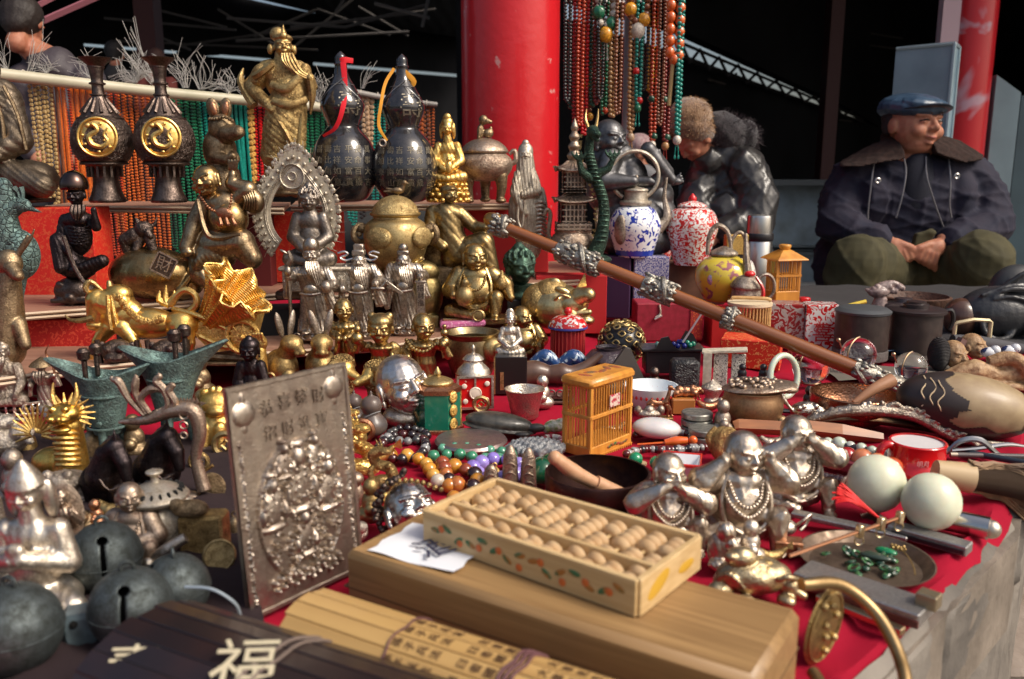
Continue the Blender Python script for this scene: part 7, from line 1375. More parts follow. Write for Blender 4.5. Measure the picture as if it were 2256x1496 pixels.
for k in range(15):b.ell((-LA/2+.014+k*.0118,-WA/2-.0028,.013+.004*math.sin(k*1.9)),(.0052,.0004,.0022),(0,35*math.sin(k*2.3),0),10,6)
b.out('painted_leaves',mat((.05,.14,.06),.5,col2=(.35,.14,.03),mix=.5,ns=60,sharp=.04),r);b=B()
for k in range(9):b.ell((-LA/2+.02+k*.019,-WA/2-.0031,.011+.005*math.sin(k*2.6+1)),(.003,.0004,.003),None,8,6)
b.out('painted_flowers',mat((.55,.13,.03),.5),r);b=B();b.ell((LA/2+.0026,-.02,.014),(.0004,.016,.006),(20,0,0));b.ell((LA/2+.0026,.02,.012),(.0004,.012,.004));b.out('painted_spray',mat((.52,.30,.03),.5),r)
def slipbook(name,label,x,y,ang,Lh,a,bb,zc,w,n0,n1,m,ms2,txt,tm,tsz,cords,cm,dark=False,bx=.5):
 r=thing(name,label,'bamboo book',(x,y,0),1,ang);k=0;f0=n0
 B().lathe([(.92,-Lh/2+.004),(.92,Lh/2-.004)],28,rot=(0,90,0),n=1).out('inner_roll',ms2,r);o=r.children[0];o.scale=(1,a,bb);o.location=(0,0,zc)
 me=meshof(B().box((0,0,0),(Lh,w*.95,.0022),bev=.0006),'slip',m,False);me2=meshof(B().box((0,0,0),(Lh*.995,w*.95,.0022),bev=.0006),'slip',m,False)
 while f0<n1:
  c,s_=math.cos(R(f0)),math.sin(R(f0));ty,tz=-a*s_,bb*c;L=math.hypot(ty,tz);tilt=math.atan2(tz,ty)
  inst('slip',me if k%2 else me2,r,(rnd.uniform(-.002,.002),a*c,zc+bb*s_),(tilt+math.pi,0,0))
  if txt and 40<f0<150:
   b=B();
   for i,ch in enumerate(txt):b.text(ch,tsz,((i-len(txt)*bx)*tsz*1.25,0,.0016),.0002,(0,0,90 if not dark else 60),plane='XY')
   t=b.out('brush_writing',tm,r,smooth=False);t.location=(0,a*c,zc+bb*s_);t.rotation_euler=(tilt+math.pi,0,0);
   if tilt+math.pi>0:pass
  f0+=math.degrees(w/L);k+=1
 for cx,cr in cords:
  b=B();b.tube([(cx+.0015*math.sin(t*9),(a+.0022)*math.cos(t),zc+(bb+.0022)*math.sin(t)) for t in np.linspace(R(n0),R(n1),16)],cr,6,2);b.out('binding_cord',cm,r)
 return r
M_slip=mat((.50,.32,.12),.45,coat=.12,col2=(.36,.21,.07),ns=25,stretch=(.15,1,1));ink=mat((.09,.045,.02),.6)
slipbook('bamboo_book','rolled yellow bamboo slip book with brown characters, tied with cord',.005,.468,-30,.345,.036,.030,.028,.0125,5,190,M_slip,mat((.30,.15,.03),.6),'孫子兵法 曰者國之 大事死生地',ink,.0078,[(-.085,.0007),(-.005,.0013),(-.001,.0013),(.003,.0011),(.08,.0007)],mat((.11,.045,.05),.7),bx=.55)
_c=at(380,1352,.052)[0];BBC=(_c.x+.17*math.cos(R(27))-.026*.454,_c.y-.17*math.sin(R(27))-.026*.891)
M_lac=mat((.008,.008,.011),.34,coat=.15,col2=(.03,.014,.012),ns=12,sharp=.2)
slipbook('black_book','black lacquered slip book roll with big cream characters in the bottom left corner',*BBC,-27,.34,.058,.036,.028,.016,5,190,M_lac,mat((.012,.011,.013),.4),'',ink,.03,[(-.06,.0012),(-.052,.001),(.11,.001)],mat((.16,.12,.10),.6),dark=True)
cw=mat((.50,.44,.30),.5)
r=bpy.data.objects['black_book'];b=B();b.text('福',.040,(-.062,-.006,.0),.0004,(22,0,30),plane='XY');o=b.out('cream_character',cw,r,smooth=False);o.location=(0,-.012,.0655);b=B();b.text('壽',.034,(0,0,0),.0004,(38,0,30),plane='XY');o=b.out('cream_character',cw,r,smooth=False);o.location=(-.135,-.037,.052)
r=thing('relief_plaque','upright pewter relief plaque crowded with raised deities and lanterns','plaque',(-.207,.622,.001),1,rot=(R(-4),0,R(52)));PW,PH=.118,.186;nx,nz=130,200
X,Z=np.meshgrid(np.linspace(0,1,nx),np.linspace(0,1,nz));h=np.zeros_like(X);rs_=np.random.RandomState(4)
def bump(cx,cz,rx,rz,a,p=2):global h;q=1-((X-cx)/rx)**2-((Z-cz)/rz)**2;h=np.maximum(h,a*np.sqrt(np.clip(q,0,1)))
fr=np.minimum(np.minimum(X,1-X)*PW,np.minimum(Z,1-Z)*PH);h[fr<.0035]=.0016
for cx,cz in((.11,.88),(.87,.90)):bump(cx,cz,.085,.05,.0035);bump(cx,cz+.06,.015,.03,.0015);bump(cx,cz-.06,.02,.02,.0015)
inner=((X-.5)/.36)**2+((Z-.40)/.31)**2<1;h[inner&(h<.001)]=.0010
edge_=np.abs(((X-.5)/.36)**2+((Z-.40)/.31)**2-1)<.05;h[edge_]=np.maximum(h[edge_],.0028)
for cx,cz,k in((.5,.50,1.15),(.26,.44,.9),(.74,.44,.9),(.38,.62,.6),(.64,.62,.6),(.5,.26,.8)):
 bump(cx,cz,.10*k,.10*k,.0045);bump(cx,cz+.12*k,.055*k,.045*k,.0075);bump(cx,cz+.17*k,.06*k,.02*k,.006);bump(cx-.1*k,cz-.02,.03,.05*k,.006);bump(cx+.1*k,cz-.02,.03,.05*k,.006);bump(cx,cz-.09*k,.13*k,.022*k,.0055)
for k in range(520):
 cx,cz=.16+.68*rs_.rand(),.1+.62*rs_.rand()
 if((cx-.5)/.36)**2+((cz-.4)/.31)**2<1:bump(cx,cz,.006+.009*rs_.rand(),.004+.008*rs_.rand(),.0035+.0042*rs_.rand())
for k in range(12):bump(.22+.05*k,.115+.012*(k%2),.024,.012,.006);bump(.24+.05*k,.075+.01*(k%3),.022,.010,.005)
for sx in(.06,.94):
 for k in range(60):bump(sx+.018*(rs_.rand()-.5),.06+.72*k/60,.006+.01*rs_.rand(),.004+.004*rs_.rand(),.0022)
h+=.00025*np.sin(X*40+Z*15)
V=np.stack([X*PW,-h-.002,Z*PH],-1).reshape(-1,3);idx=lambda i,j:i*nx+j;f=[(idx(i,j),idx(i,j+1),idx(i+1,j+1),idx(i+1,j)) for i in range(nz-1) for j in range(nx-1)]
PM=mat((.56,.49,.41),.32,1.,(.22,.165,.13),.52,16,.16,.5,200,'swirl',bd=.0008);b=B().add(V,f);b.out('relief_face',PM,r);B().box((PW/2,.0005,PH/2),(PW,.004,PH)).out('back_plate',PM,r,smooth=False)
b=B()
for i,ch in enumerate('恭喜發財'):b.text(ch,.014,(.035+i*.017,-.0032,.163+.003*math.sin(i*1.05)),.0007)
for i,ch in enumerate('招財進寶'):b.text(ch,.013,(.036+i*.017,-.0032,.143),.0006)
b.out('raised_characters',PM,r,smooth=False)
def bell(px,py,rad,lab,yaw,k=0,tone='blueiron'):
 P_,s=at(px,py,0);r=thing('round_bell',lab,'bell',P_,s,yaw,'old round iron bells with a slot');v,f=_sphere(88,60);V=v*rad+np.array((0,0,rad))
 def cut(p):x,y,z=p/rad-np.array((0,0,1));return(abs(x)<.075 and z<.80 and z>-.65 and y<.4) or((x/.13)**2+((z-.74)/.10)**2<1 and y<0)
 b=B().add(V,[q for q in f if not cut(V[list(q)].mean(0))]);o=b.out('shell',metal(tone,.25,.06),r);md=o.modifiers.new('s','SOLIDIFY');md.thickness=rad*.05
 B().ell((0,0,rad),rad*.5,None,20,14).out('hollow_shade',mat((.004,.004,.004),1.),r);b=B();b.torus((0,0,rad),rad*1.005,rad*.02,(90,0,0),48,6);b.out('seam',metal(tone),r);B().torus((0,0,rad*2.05),rad*.16,rad*.05,None,20,6).out('hanging_loop',metal(tone),r);return r  # black ball inside the shell paints the shade of the hollow
bell(238,1300,78,'upper grey round bell with seam and slot in front of the silver buddha',24);bell(296,1418,88,'middle grey round bell with a long slot above the black book',14);bell(392,1362,74,'brown rusty round bell half hidden beside the plaque',-60,tone='blueiron');bell(42,1476,100,'largest and nearest grey round bell, cut by the left edge',-10)
r=thing('blue_iron_block','blue grey painted iron piece between the bells','block',at(190,1410)[0],at(190,1410)[1]);b=B();b.box((20,0,40),(120,70,80),(0,0,20),bev=10);b.out('body',mat((.10,.14,.16),.45,col2=(.06,.08,.09),ns=.04),r);B().ell((0,-44,62),9).out('hole_dark',mat((.004,.004,.004),1.),r)  # black ball paints the dark of an opening in the iron
A,s=at(410,1330,.03);r=thing('wire_loop','pale curved wire beside the plaque foot','wire',A,s);B().tube([(0,0,40),(60,0,34),(108,0,0),(120,0,-40)],4,7,5).out('wire',mat((.4,.46,.5),.35,.6),r)
# ================================================================ left crowd of figures
RS=metal('rose',.2);SB=metal('silver',.3,.12,rough=.38)
r,q=pq('crowned_buddha_statue','large silvery seated deity with pointed hat, left of the bells','statue',92,1352);seated(r,225,330,SB,hr=42,arms='pray',ears=1.4,fold=2.6,ff=.16,hk=dict(extra=lambda b:(b.lathe([(.95,.35),(.8,.7),(.45,1.3),(.1,1.75)],20),b.ell((-.95,.3,-.6),(.35,.4,1.1)),b.ell((.95,.3,-.6),(.35,.4,1.1)))),hair=None);B().torus((-4,-70,62),70,6,(30,0,0),40,6,.5).out('robe_hem',SB,r)
r,q=pq('ribbed_column','silver ribbed horn shaped ornament at the far left edge','ornament',4,1290);b=B();[b.torus((0,0,10+k*9),22-abs(k-9)*.6,6,(90,0,0),20,6) for k in range(22)];b.out('ribs',MS['silver'],r)
r,q=pq('small_goddess_statue','small pale flame backed goddess between the deity and the bell','statue',148,1222);seated(r,84,120,RS,hr=16,arms='raise',base=30);b=B();b.ell((0,16,92),(40,8,68));b.out('flame_back',MO['rose'],r);lotus(r,(0,0,0),86,30,RS)
def toad(px,py,k,lab,m):r,q=pq('money_toad',lab,'statue',px,py);r.scale=[v*k for v in r.scale];b=B();b.ell((0,10,30),(44,36,28));b.ell((0,-16,46),(34,26,20));[b.ell((q_*18,-24,62),9) for q_ in(-1,1)];[b.ell((q_*36,-12,14),(16,18,14)) for q_ in(-1,1)];[b.ell((-24+k_*8,0,60-abs(k_-3)*2),5) for k_ in range(7)];b.tube([(-28,-34,44),(0,-44,40),(28,-34,44)],3.4,6);b.out('body',m,r,vox=2);B().torus((4,-46,34),14,4,(10,0,0),20,6).out('coin',MS['oldgold'],r)
toad(150,1110,1.25,'bronze three legged toad with coin below the gold dragon',MO['pewter']);toad(175,1172,.8,'small brown toad with coin beside the pale goddess',MS['bronze'])
r,q=pq('gold_dragon_statue','spiky gold dragon with horns and open mouth on the left','statue',150,1060);GD=mat((.74,.48,.12),.32,1.,(.30,.17,.04),.58,.06,.15,.3,.15)
b=B();b.limb([(10,0,20),(16,0,80),(20,-10,130)],[40,30,26]);b.ell((20,-24,162),(34,30,22));b.ell((20,-50,156),(24,18,11));b.ell((20,-44,132),(22,16,8));[b.ell((20+q_*14,-44,176),(8,8,7)) for q_ in(-1,1)];[b.ell((20+q_*9,-66,160),6) for q_ in(-1,1)];b.ell((-30,10,40),(50,34,36));b.out('body',GD,r,vox=2);b=B()
for q_ in(-1,1):b.tube([(20+q_*18,-20,180),(20+q_*26,-14,200),(20+q_*24,-10,226)],[6,5,2],6)
for k in range(15):a=R(-20+k*16);b.tube([(-58+14*math.cos(a),0,110+14*math.sin(a)),(-58+50*math.cos(a),-4,116+62*math.sin(a))],[5,1.5],5,1)
for k in range(14):a=R(-80+k*20);b.tube([(20+30*math.cos(a),-8,158+24*math.sin(a)),(20+56*math.cos(a),0,158+44*math.sin(a))],[5,1.2],5,1)
for k in range(7):b.torus((18,-24,46+k*12),24,4,(70,0,0),18,5)
b.out('mane_and_horns',MS['gold'],r)
def horse(px,py,lab,fl):
 r,q=pq('dark_horse_statue',lab,'statue',px,py,group='dark bronze horses with bowed heads');b=B();b.ell((0,10,60),(54,34,48));b.limb([(6*fl,0,80),(22*fl,-10,128),(44*fl,-20,148)],[40,28,22]);b.limb([(44*fl,-20,148),(64*fl,-30,118),(70*fl,-34,84)],[20,17,11]);[b.limb([(x*fl,y,50),(x*fl,y,4)],[16,9]) for x,y in((-30,0),(30,-10),(10,20))];b.cap((40*fl,-8,166),(38*fl,-6,184),5,2);b.cap((50*fl,-28,166),(50*fl,-30,182),5,2);b.out('body',MS['darkest'],r,vox=2.2);b=B();b.tube([(36*fl,-6,170),(14*fl,0,150),(-8*fl,8,110)],[4,7,6],6);b.tube([(6*fl,-34,92),(34*fl,-44,62),(58*fl,-34,70)],2.2,5);b.out('mane_and_bridle',D2,r)
horse(232,1122,'dark bronze horse with bowed head, left one below the pink phoenix',1);horse(345,1098,'dark bronze horse with bowed head, right one under the pink phoenix',1)
r,q=pq('phoenix_statue','pinkish bronze phoenix and dragon arch with curling tail feathers','statue',400,1110);PK=metal('rose',.4,.15,rough=.42)
b=B();b.tube([q(262,930),q(320,925),q(380,905),q(425,905),q(440,950),q(432,1010),q(450,1080)],[4,12,16,18,15,12,16],12,6);b.ell(q(405,1096),(44,24,14));b.out('dragon_body',PK,r,vox=2.2);b=B()
for pts in([(318,915),(285,880),(262,842),(248,835)],[(322,912),(300,870),(298,850),(300,832)],[(330,910),(310,880),(330,858),(355,858)],[(340,912),(370,895),(362,860),(345,840),(352,828)],[(350,915),(385,890),(372,862),(380,848)]):
 P_=[q(x,y,-6) for x,y in pts];b.tube(P_,[5,7,8,9,6],8,5)
 for p in crom(P_,5)[1:]:b.ell(tuple(p),(8,5,5),(0,rnd.uniform(0,90),0),8,5)
for k in range(18):b.prism([(-5,0),(5,0),(0,12)],4,q(*[(385+k*7,888),(440+math.sin(k)*2,890+(k-8)*20)][k>7]),0 if k<8 else 80)
for k in range(3):b.torus(q(405,915+k*22,-14),9-k,2.2,None,14,5)
b.out('feathers',PK,r)
def jue(px,py,k,lab,fl):
 r,q=pq('bronze_wine_vessel',lab,'wine vessel',px,py);r.scale=[v*k for v in r.scale];V=[];n=40;mm=8;g=[]
 for i in range(n):
  a=2*math.pi*i/n;ca,sa=math.cos(a),math.sin(a);sp=max(0,ca*fl)**3;tl=max(0,-ca*fl)**3;row=[(0,26,6,20),(.25,32,30,0),(.6,37,70,0),(.8,40,96,0),(1,50,120,0)]
  for j,(t,rr,z,_) in enumerate(row):e=t**4;V.append(((rr+e*(sp*62+tl*42))*ca,(rr*(1-.15*e))*sa,z+50+e*(sp*34+tl*22)))
  V.append(((46+(sp*60+tl*40))*ca,46*.85*sa,172+(sp*34+tl*22)));V.append((34*ca,34*sa,140));V.append((28*ca,28*sa,80))
 b=B();f=[(i*8+j,((i+1)%n)*8+j,((i+1)%n)*8+j+1,i*8+j+1) for i in range(n) for j in range(7)];b.add(V,f+[tuple(i*8 for i in range(n))][:1]);b.out('cup',metal('verdigris',.9,.10,'swirl',bd=.002),r)
 for a in(30,150,270):B().limb([(22*math.cos(R(a)),22*math.sin(R(a)),66),(34*math.cos(R(a)),34*math.sin(R(a)),0)],[9,5]).out('leg',MS['verdigris'],r)
 for y in(-30,30):b=B();b.cap((fl*22,y*.8,166),(fl*22,y*.8,204),5,5);b.lathe([(5,204),(11,208),(12,222),(7,228)],14,(fl*22,y*.8,0),n=1);b.out('post',MS['dark'],r)
 for z in(70,134):B().torus((0,0,z),36 if z<100 else 41,2.5,(90,0,0),32,6).out('band',MS['verdigris'],r)
 B().torus((0,-38,104),18,5,(0,0,90),20,6,1.3,-90,90).out('handle',MS['verdigris'],r)
jue(245,1012,1.12,'left green bronze wine vessel with pouring lip and pale inside',-1);jue(388,985,1.18,'right larger green bronze wine vessel with long lifted spout',1)
for x,lab in((262,'dark lion mask ornament behind the left wine vessel'),(372,'dark lion mask ornament behind the right wine vessel')):
 r,q=Md('lion_mask',lab,'statue',x,800,1.30);b=B();b.ell((0,0,26),(36,24,28));b.ell((0,-22,16),(20,10,10));[b.ell((q_*14,-20,36),9) for q_ in(-1,1)];[b.ell((q_*34,0,40),(9,6,9)) for q_ in(-1,1)];b.out('body',MO['dark'],r,vox=2);[B().tube([(q_*40,0,0),(q_*44,0,52)],[7,6],8,1).out('post',MS['dark'],r) for q_ in(-1,1)]
FB=put('filigree_stand','oval pierced silver filigree stand carrying two small gods','stand',45,905,0);b=B();b.ell((0,0,10),(62,34,12));b.out('core',MS['dark'],FB);b=B();[b.torus((58*math.cos(R(a)),34*math.sin(R(a))-2,12),11,2,(0,0,a+90),16,5) for a in range(180,361,18)];b.torus((0,0,24),62,3,(90,0,0),40,6,.56);b.torus((0,0,0),64,3,(90,0,0),40,6,.56);b.out('filigree',MS['silver'],FB)
r,q=pq('seated_god_statue','armoured bearded god seated on the filigree stand','statue',20,890,.012);seated(r,100,140,MO['pewter'],hr=17,fold=1.2,arms='knee',hair='bun');beard(r,(0,-20,110),[(0,0,0),(0,-6,-16),(0,-6,-36)],14,MS['pewter'],5)
r,q=pq('fisherman_statue','old fisherman figurine with bamboo hat raising a thin branch','statue',102,895,.008);standing(r,62,104,MS['pewter'],13,fold=1.4,arms=((-.3,.5,-.3),(.5,.7,-.2)));B().lathe([(26,92),(20,100),(1,112)],20,n=1).out('hat',MS['bronze'],r);B().tube([(34,-12,60),(30,-12,96),(18,-12,122),(26,-12,140)],[3,2.5,2,1],6,4).out('branch',MS['copper'],r);beard(r,(0,-14,82),[(0,0,0),(0,-4,-12),(0,-4,-30)],12,MS['pewter'],4)
r,q=pq('dragon_turtle_statue','silver bronze dragon turtle at the left edge above the deity','statue',20,1012);b=B();b.ell((-10,0,44),(56,36,34));b.ell((44,-14,66),(26,20,18));b.cap((54,-22,60),(70,-32,52),12,8);b.ell((-10,0,84),(40,24,20));b.tube([(20,-20,86),(44,-20,98),(66,-20,90)],5,6);b.out('body',MO['silver'],r,vox=2.2);pot(r,[(20,-70),(28,-40),(24,-10),(30,12)],MO['bronze'],'pillar_base')
r,q=pq('dark_buddha_statue','small black seated buddha with peaked hair behind the plaque top','statue',558,900,0);seated(r,84,162,MS['darkest'],hr=24,hair='bun',ears=1.6,fold=.8)
r,q=Md('gold_fist_ornament','gold raised hand ornament behind the black buddha','ornament',574,820,1.30);b=B();b.limb([(0,0,0),(2,0,50)],[17,13]);b.ell((4,0,66),(15,12,18));[b.cap((-6+k*6,-6,70),(-8+k*6,-10,88),5,4,6) for k in range(4)];b.out('hand',MS['gold'],r,vox=1.6)
r,q=pq('gold_lion_statue','gold curly lion figure squeezed between wine vessel and plaque','statue',478,985);b=B();b.ell((0,0,40),(36,30,44));b.ell((6,-8,100),(34,28,30));b.ell((14,-32,90),(18,12,12));[b.ell((6+q_*24,-6,124),(9,6,10)) for q_ in(-1,1)];[b.limb([(q_*16,-20,50),(q_*18,-30,4)],[14,10]) for q_ in(-1,1)];[b.ell((6+30*math.cos(a),0,104+28*math.sin(a)),8) for a in np.arange(0,6.2,.45)];b.out('body',MS['gold'],r,vox=2)
r,q=pq('incense_burner','tan bronze incense burner with pierced domed lid and knob','incense burner',355,1222);pot(r,[(30,0),(38,10),(60,50),(66,90),(54,116),(40,124),(44,130)],metal('stone',.8,.14,'swirl',rough=.45));L2=pot(r,[(62,128),(68,134),(66,142),(40,158),(14,170)],metal('stone',.1),'lid');b=B();[b.ell((52*math.cos(a),52*math.sin(a),150),(3.2,8,8),(0,0,math.degrees(a)+90),8,6) for a in np.arange(0,6.2,.33)];b.out('hole_shade',mat((.01,.01,.01),.9),L2);pot(L2,[(10,168),(8,182),(16,188),(17,194),(1,197)],MS['stone'],'knob');[B().limb([(q_*56,0,104),(q_*74,0,118),(q_*60,0,130)],[9,9,7]).out('handle',MS['stone'],r) for q_ in(-1,1)]  # black spots on the lid paint the dark of its piercings
r,q=pq('reclining_buddha_statue','pinkish silver small buddha leaning behind the upper bell','statue',300,1246);fatbuddha(r,130,190,RS,hr=30,yaw=24,arms=('knee','belly'));b=B();b.tube([(50,-40,30),(90,-50,60),(130,-40,84)],[12,13,11],10,4);b.out('raised_scroll',MS['silver'],r)
r,q=pq('brass_lion_box','square dark brass lion box half behind the plaque','box',452,1232);B().box((0,10,60),(96,60,90),bev=6).out('body',MO['oldgold'],r);b=B();b.ell((-20,-10,122),(40,24,20));b.ell((-46,-18,134),(18,14,14));b.out('lion',MO['bronze'],r,vox=2);b=B();[b.limb([(x,-14,16),(x,-18,0)],[10,8]) for x in(-38,38)];b.out('feet',MS['oldgold'],r)
r,q=pq('gold_coin','large old gold coin leaning against the plaque','coin',486,1262);r.rotation_euler=(R(-18),0,R(20));B().lathe([(1,-2),(34,-2),(36,0),(34,2),(1,2)],36,(0,0,38),n=1,rot=(90,0,0)).out('disc',MS['brass'],r);B().torus((0,-2,38),32,2,None,32,5).out('rim',MS['brass'],r)
r,q=pq('small_bronze_mirror','round bronze mirror ornament left of the plaque middle','ornament',470,1100);B().ell((0,0,30),(30,6,32)).out('disc',MO['bronze'],r);B().tube([(-30,0,20),(-20,-4,60),(6,-4,80)],4,6).out('dragon_frame',MS['oldgold'],r)
for x,y,k,lab,m in((790,1052,1.15,'gold coiled dragon right beside the plaque edge','gold'),(842,1078,.9,'second gold dragon ball left of the silver face','oldgold'),(775,985,.8,'small gold dragon peeking over the plaque corner','gold')):
 r,q=pq('gold_dragon_charm',lab,'ornament',x,y);r.scale=[v*k for v in r.scale];b=B();b.tube([(-30,0,16),(0,-10,26),(28,0,20),(20,0,54),(-10,0,66),(-20,-6,92),(6,-12,104)],[12,16,15,14,13,12,14],12,5);b.ell((14,-20,104),(16,12,10));[b.cap((-4+q_*8,-8,114),(-12+q_*10,-4,130),3,1.5,6) for q_ in(0,1)];[b.ell((rnd.uniform(-34,34),-14,rnd.uniform(6,80)),8) for k_ in range(10)];b.out('body',MC[m],r,vox=2)
r,q=pq('silver_mask','shiny silver buddha face with knobbly dark hair lying face up','mask',905,1190);b=B();head(r,(0,10,66),66,mat((.72,.68,.62),.24,1.,(.4,.34,.28),.6,.03,.2,.2,.12),'face',ears=1.1,yaw=30,nod=-38,neck=False,brow=.8,vox=.045);b=B()
for k in range(70):a=R(100+170*rnd.random());q_=rnd.uniform(.95,1.12);b.ell((72*q_*math.cos(a),rnd.uniform(-24,40),70+74*q_*math.sin(a)*(-1 if math.sin(a)<0 and rnd.random()<.0 else 1)),7.5,None,8,6)
b.out('hair_knobs',MS['dark'],r);b=B();[b.ell((-60+k*13,-4-k,128+14*math.sin(k*.35)),6,None,8,6) for k in range(11)];b.out('gilt_knobs',MS['oldgold'],r)
r,q=pq('brass_spoon_head','pinkish brass snail shaped ornament at the plaque right edge','ornament',782,1128);b=B();b.ell((0,0,40),(22,18,34));b.ell((4,-8,80),(20,18,16));b.out('body',RS,r,vox=1.8)
r,q=pq('silver_foil_bundle','crumpled bright silver piece at the lower right of the plaque','ornament',782,1195);b=B();b.ell((0,0,24),(30,24,22));b.ell((14,-10,40),(18,14,14));b.out('body',MO['silver'],r,vox=1.8)
kinds=['ingot','monk','coin','fish','bell'];words={'ingot':'boat shaped ingot charm','monk':'tiny sitting monk charm','coin':'holed coin charm','fish':'curved fish charm','bell':'little temple bell'}
def charm(kd,x,y,m,lab,k):
 r,q=pq(kd+'_charm',lab,'charm',x,y);r.scale=[v*k for v in r.scale];b=B()
 if kd=='ingot':b.ell((0,0,12),(26,13,10));b.ell((0,0,20),(11,10,10));[b.ell((q_*23,0,20),(8,8,10)) for q_ in(-1,1)]
 if kd=='monk':b.ell((0,0,12),(22,17,13));b.ell((0,0,30),(14,12,16));b.ell((0,-2,52),(11,11,12));b.ell((0,-14,24),8)
 if kd=='coin':b.torus((0,0,20),16,4.5,None,24,6);b.torus((0,0,20),7,2,None,4,4)
 if kd=='fish':b.tube([(-24,0,22),(-8,-4,10),(12,0,12),(26,0,26)],[4,11,9,3],10,4);b.prism([(0,0),(12,12),(14,-4)],4,(24,0,26))
 if kd=='bell':b.lathe([(20,0),(17,6),(14,24),(8,34),(1,38)],20);b.torus((0,0,42),5,2,None,12,5)
 b.out('body',MS[m],r,vox=1.4 if kd in('monk','ingot') else 0)
for kd,x,y,m,k,where in[('ingot',560,960,'oldgold',1.2,'behind the plaque below the black buddha'),('monk',640,900,'oldgold',1.4,'between the left rabbit and the plaque'),('monk',690,905,'brass',1.1,'below the right rabbit'),('coin',800,1120,'brass',1.,'left of the knobbly silver mask'),('ingot',850,1112,'gold',1.,'in front of the gold dragons'),
      ('fish',745,1150,'silver',1.2,'touching the plaque lower right'),('bell',60,1000,'oldgold',1.4,'under the dragon turtle'),('monk',215,1165,'copper',1.1,'under the left horse'),('ingot',250,1200,'pewter',1.3,'behind the upper bell'),('monk',420,1165,'pewter',1.2,'right of the incense burner'),
      ('bell',520,1180,'bronze',1.2,'behind the plaque bottom'),('fish',90,960,'gold',1.3,'below the filigree stand'),('coin',440,1040,'oldgold',1.2,'right of the right horse'),('ingot',1350,1180,'silver',1.2,'against the far side of the abacus'),('monk',1560,1130,'silver',1.3,'between the two nearest silver buddhas'),
      ('fish',1700,1235,'oldgold',1.2,'behind the pale dragon turtle'),('bell',1590,1300,'silver',1.3,'left of the pale dragon turtle'),('coin',1060,910,'brass',1.,'in front of the red enamel box'),('bell',1330,905,'pewter',1.,'behind the orange cage'),('ingot',1610,905,'silver',1.,'left of the bronze pot'),
      ('fish',1700,985,'pewter',1.1,'left of the carnelian beads'),('monk',1780,905,'dark',.9,'behind the lumpy silver frog'),('ingot',2060,900,'oldgold',.9,'behind the painted gourd'),('coin',1870,1085,'silver',1.,'left of the pale egg stand'),('bell',1700,870,'dark',.9,'behind the jade ring'),
      ('monk',1440,870,'dark',1.,'in front of the lacquer tray'),('fish',1560,905,'copper',1.,'beside the brass pig block'),('monk',680,960,'gold',1.4,'hidden by the plaque top edge'),('ingot',900,912,'copper',1.,'beside the green tea tin'),('bell',1090,1060,'gold',.9,'in front of the silver fingers')]:
 charm(kd,x,y,m,f"{ {'oldgold': 'old gold', 'dark': 'black'}.get(m, m)} {words[kd]} {where}",k)
for kd,x,y,m,k,where in[('monk',40,1110,'pewter',2.,'under the dragon turtle at the far left'),('bell',205,1010,'bronze',1.7,'right of the gold dragon'),('monk',300,1010,'bronze',1.6,'between the two dark horses'),('fish',260,1140,'oldgold',1.7,'in front of the left horse'),('ingot',400,1200,'oldgold',1.7,'below the incense burner'),('monk',455,960,'brass',1.7,'left of the plaque top corner'),
      ('coin',500,1010,'brass',1.6,'hugging the left edge of the plaque'),('ingot',330,1270,'silver',1.5,'behind the middle bell'),('monk',210,1270,'silver',1.5,'right of the pointed hat deity'),('fish',20,1210,'rose',1.8,'at the far left beside the deity'),('bell',600,900,'oldgold',1.7,'right of the black buddha'),
      ('monk',655,945,'pewter',1.5,'just above the plaque top'),('ingot',720,940,'brass',1.6,'under the left ram'),('fish',130,930,'pewter',1.6,'in front of the old fisherman'),('bell',185,935,'oldgold',1.4,'left of the first wine vessel'),('monk',445,880,'bronze',1.6,'behind the gold lion'),('monk',820,1150,'oldgold',1.6,'beside the knobbly silver mask'),
      ('fish',830,1020,'gold',1.5,'among the gold dragons'),('coin',800,975,'copper',1.4,'left of the black gourds'),('monk',1195,900,'silver',1.2,'right of the silver cup'),('bell',1000,940,'pewter',1.1,'right of the green tea tin'),('fish',1345,960,'rose',1.2,'right behind the orange cage'),('ingot',1430,925,'pewter',1.1,'behind the milky stone'),
      ('monk',1590,960,'pewter',1.3,'right of the tin boxes'),('fish',1660,1015,'silver',1.3,'behind the largest silver buddha'),('ingot',1720,950,'bronze',1.2,'in front of the bronze pot'),('ingot',1540,1190,'rose',1.7,'between the two front buddhas'),('bell',1500,1235,'silver',1.6,'against the right end of the abacus'),('monk',1650,1240,'silver',1.6,'below the largest silver buddha')]:
 charm(kd,x,y,m,f"larger { {'oldgold': 'old gold', 'rose': 'pinkish bronze'}.get(m, m)} {words[kd].replace('tiny ', '').replace('little ', '')} {where}",k)
# ================================================================ people
M_skin=mat((.42,.19,.11),.58,col2=(.33,.11,.065),ns=.06,sharp=.25,sub=.08,bump=.3,bs=.35,bd=.001)
M_navy=mat((.010,.011,.027),.85,col2=(.015,.012,.026),ns=.03,bump=.5,bs=.05,bd=.006);M_olive=mat((.058,.050,.020),.85,col2=(.040,.036,.015),ns=.03,bump=.3,bs=.04,bd=.005)
r,q=putq('person','seated man in navy coat, blue leather cap and olive trousers, looking right','person',2020,700,0,d=3.0)
b=B();head(None,q(2012,276,-10),60,None,smile=.35,fat=.6,yaw=22,nod=-4,tilt=3,into=b,ears=.95)
b.limb([q(2008,330,10),q(2005,370,20)],[40,46]);b.ell(q(2010,450,24),(84,46,100));b.ell(q(2010,590,20),(90,60,60))
b.limb([q(1895,390,10),q(1850,490,-20),q(1950,532,-95)],[24,22,18]);b.limb([q(2120,390,10),q(2175,490,-20),q(2080,532,-95)],[24,22,18])
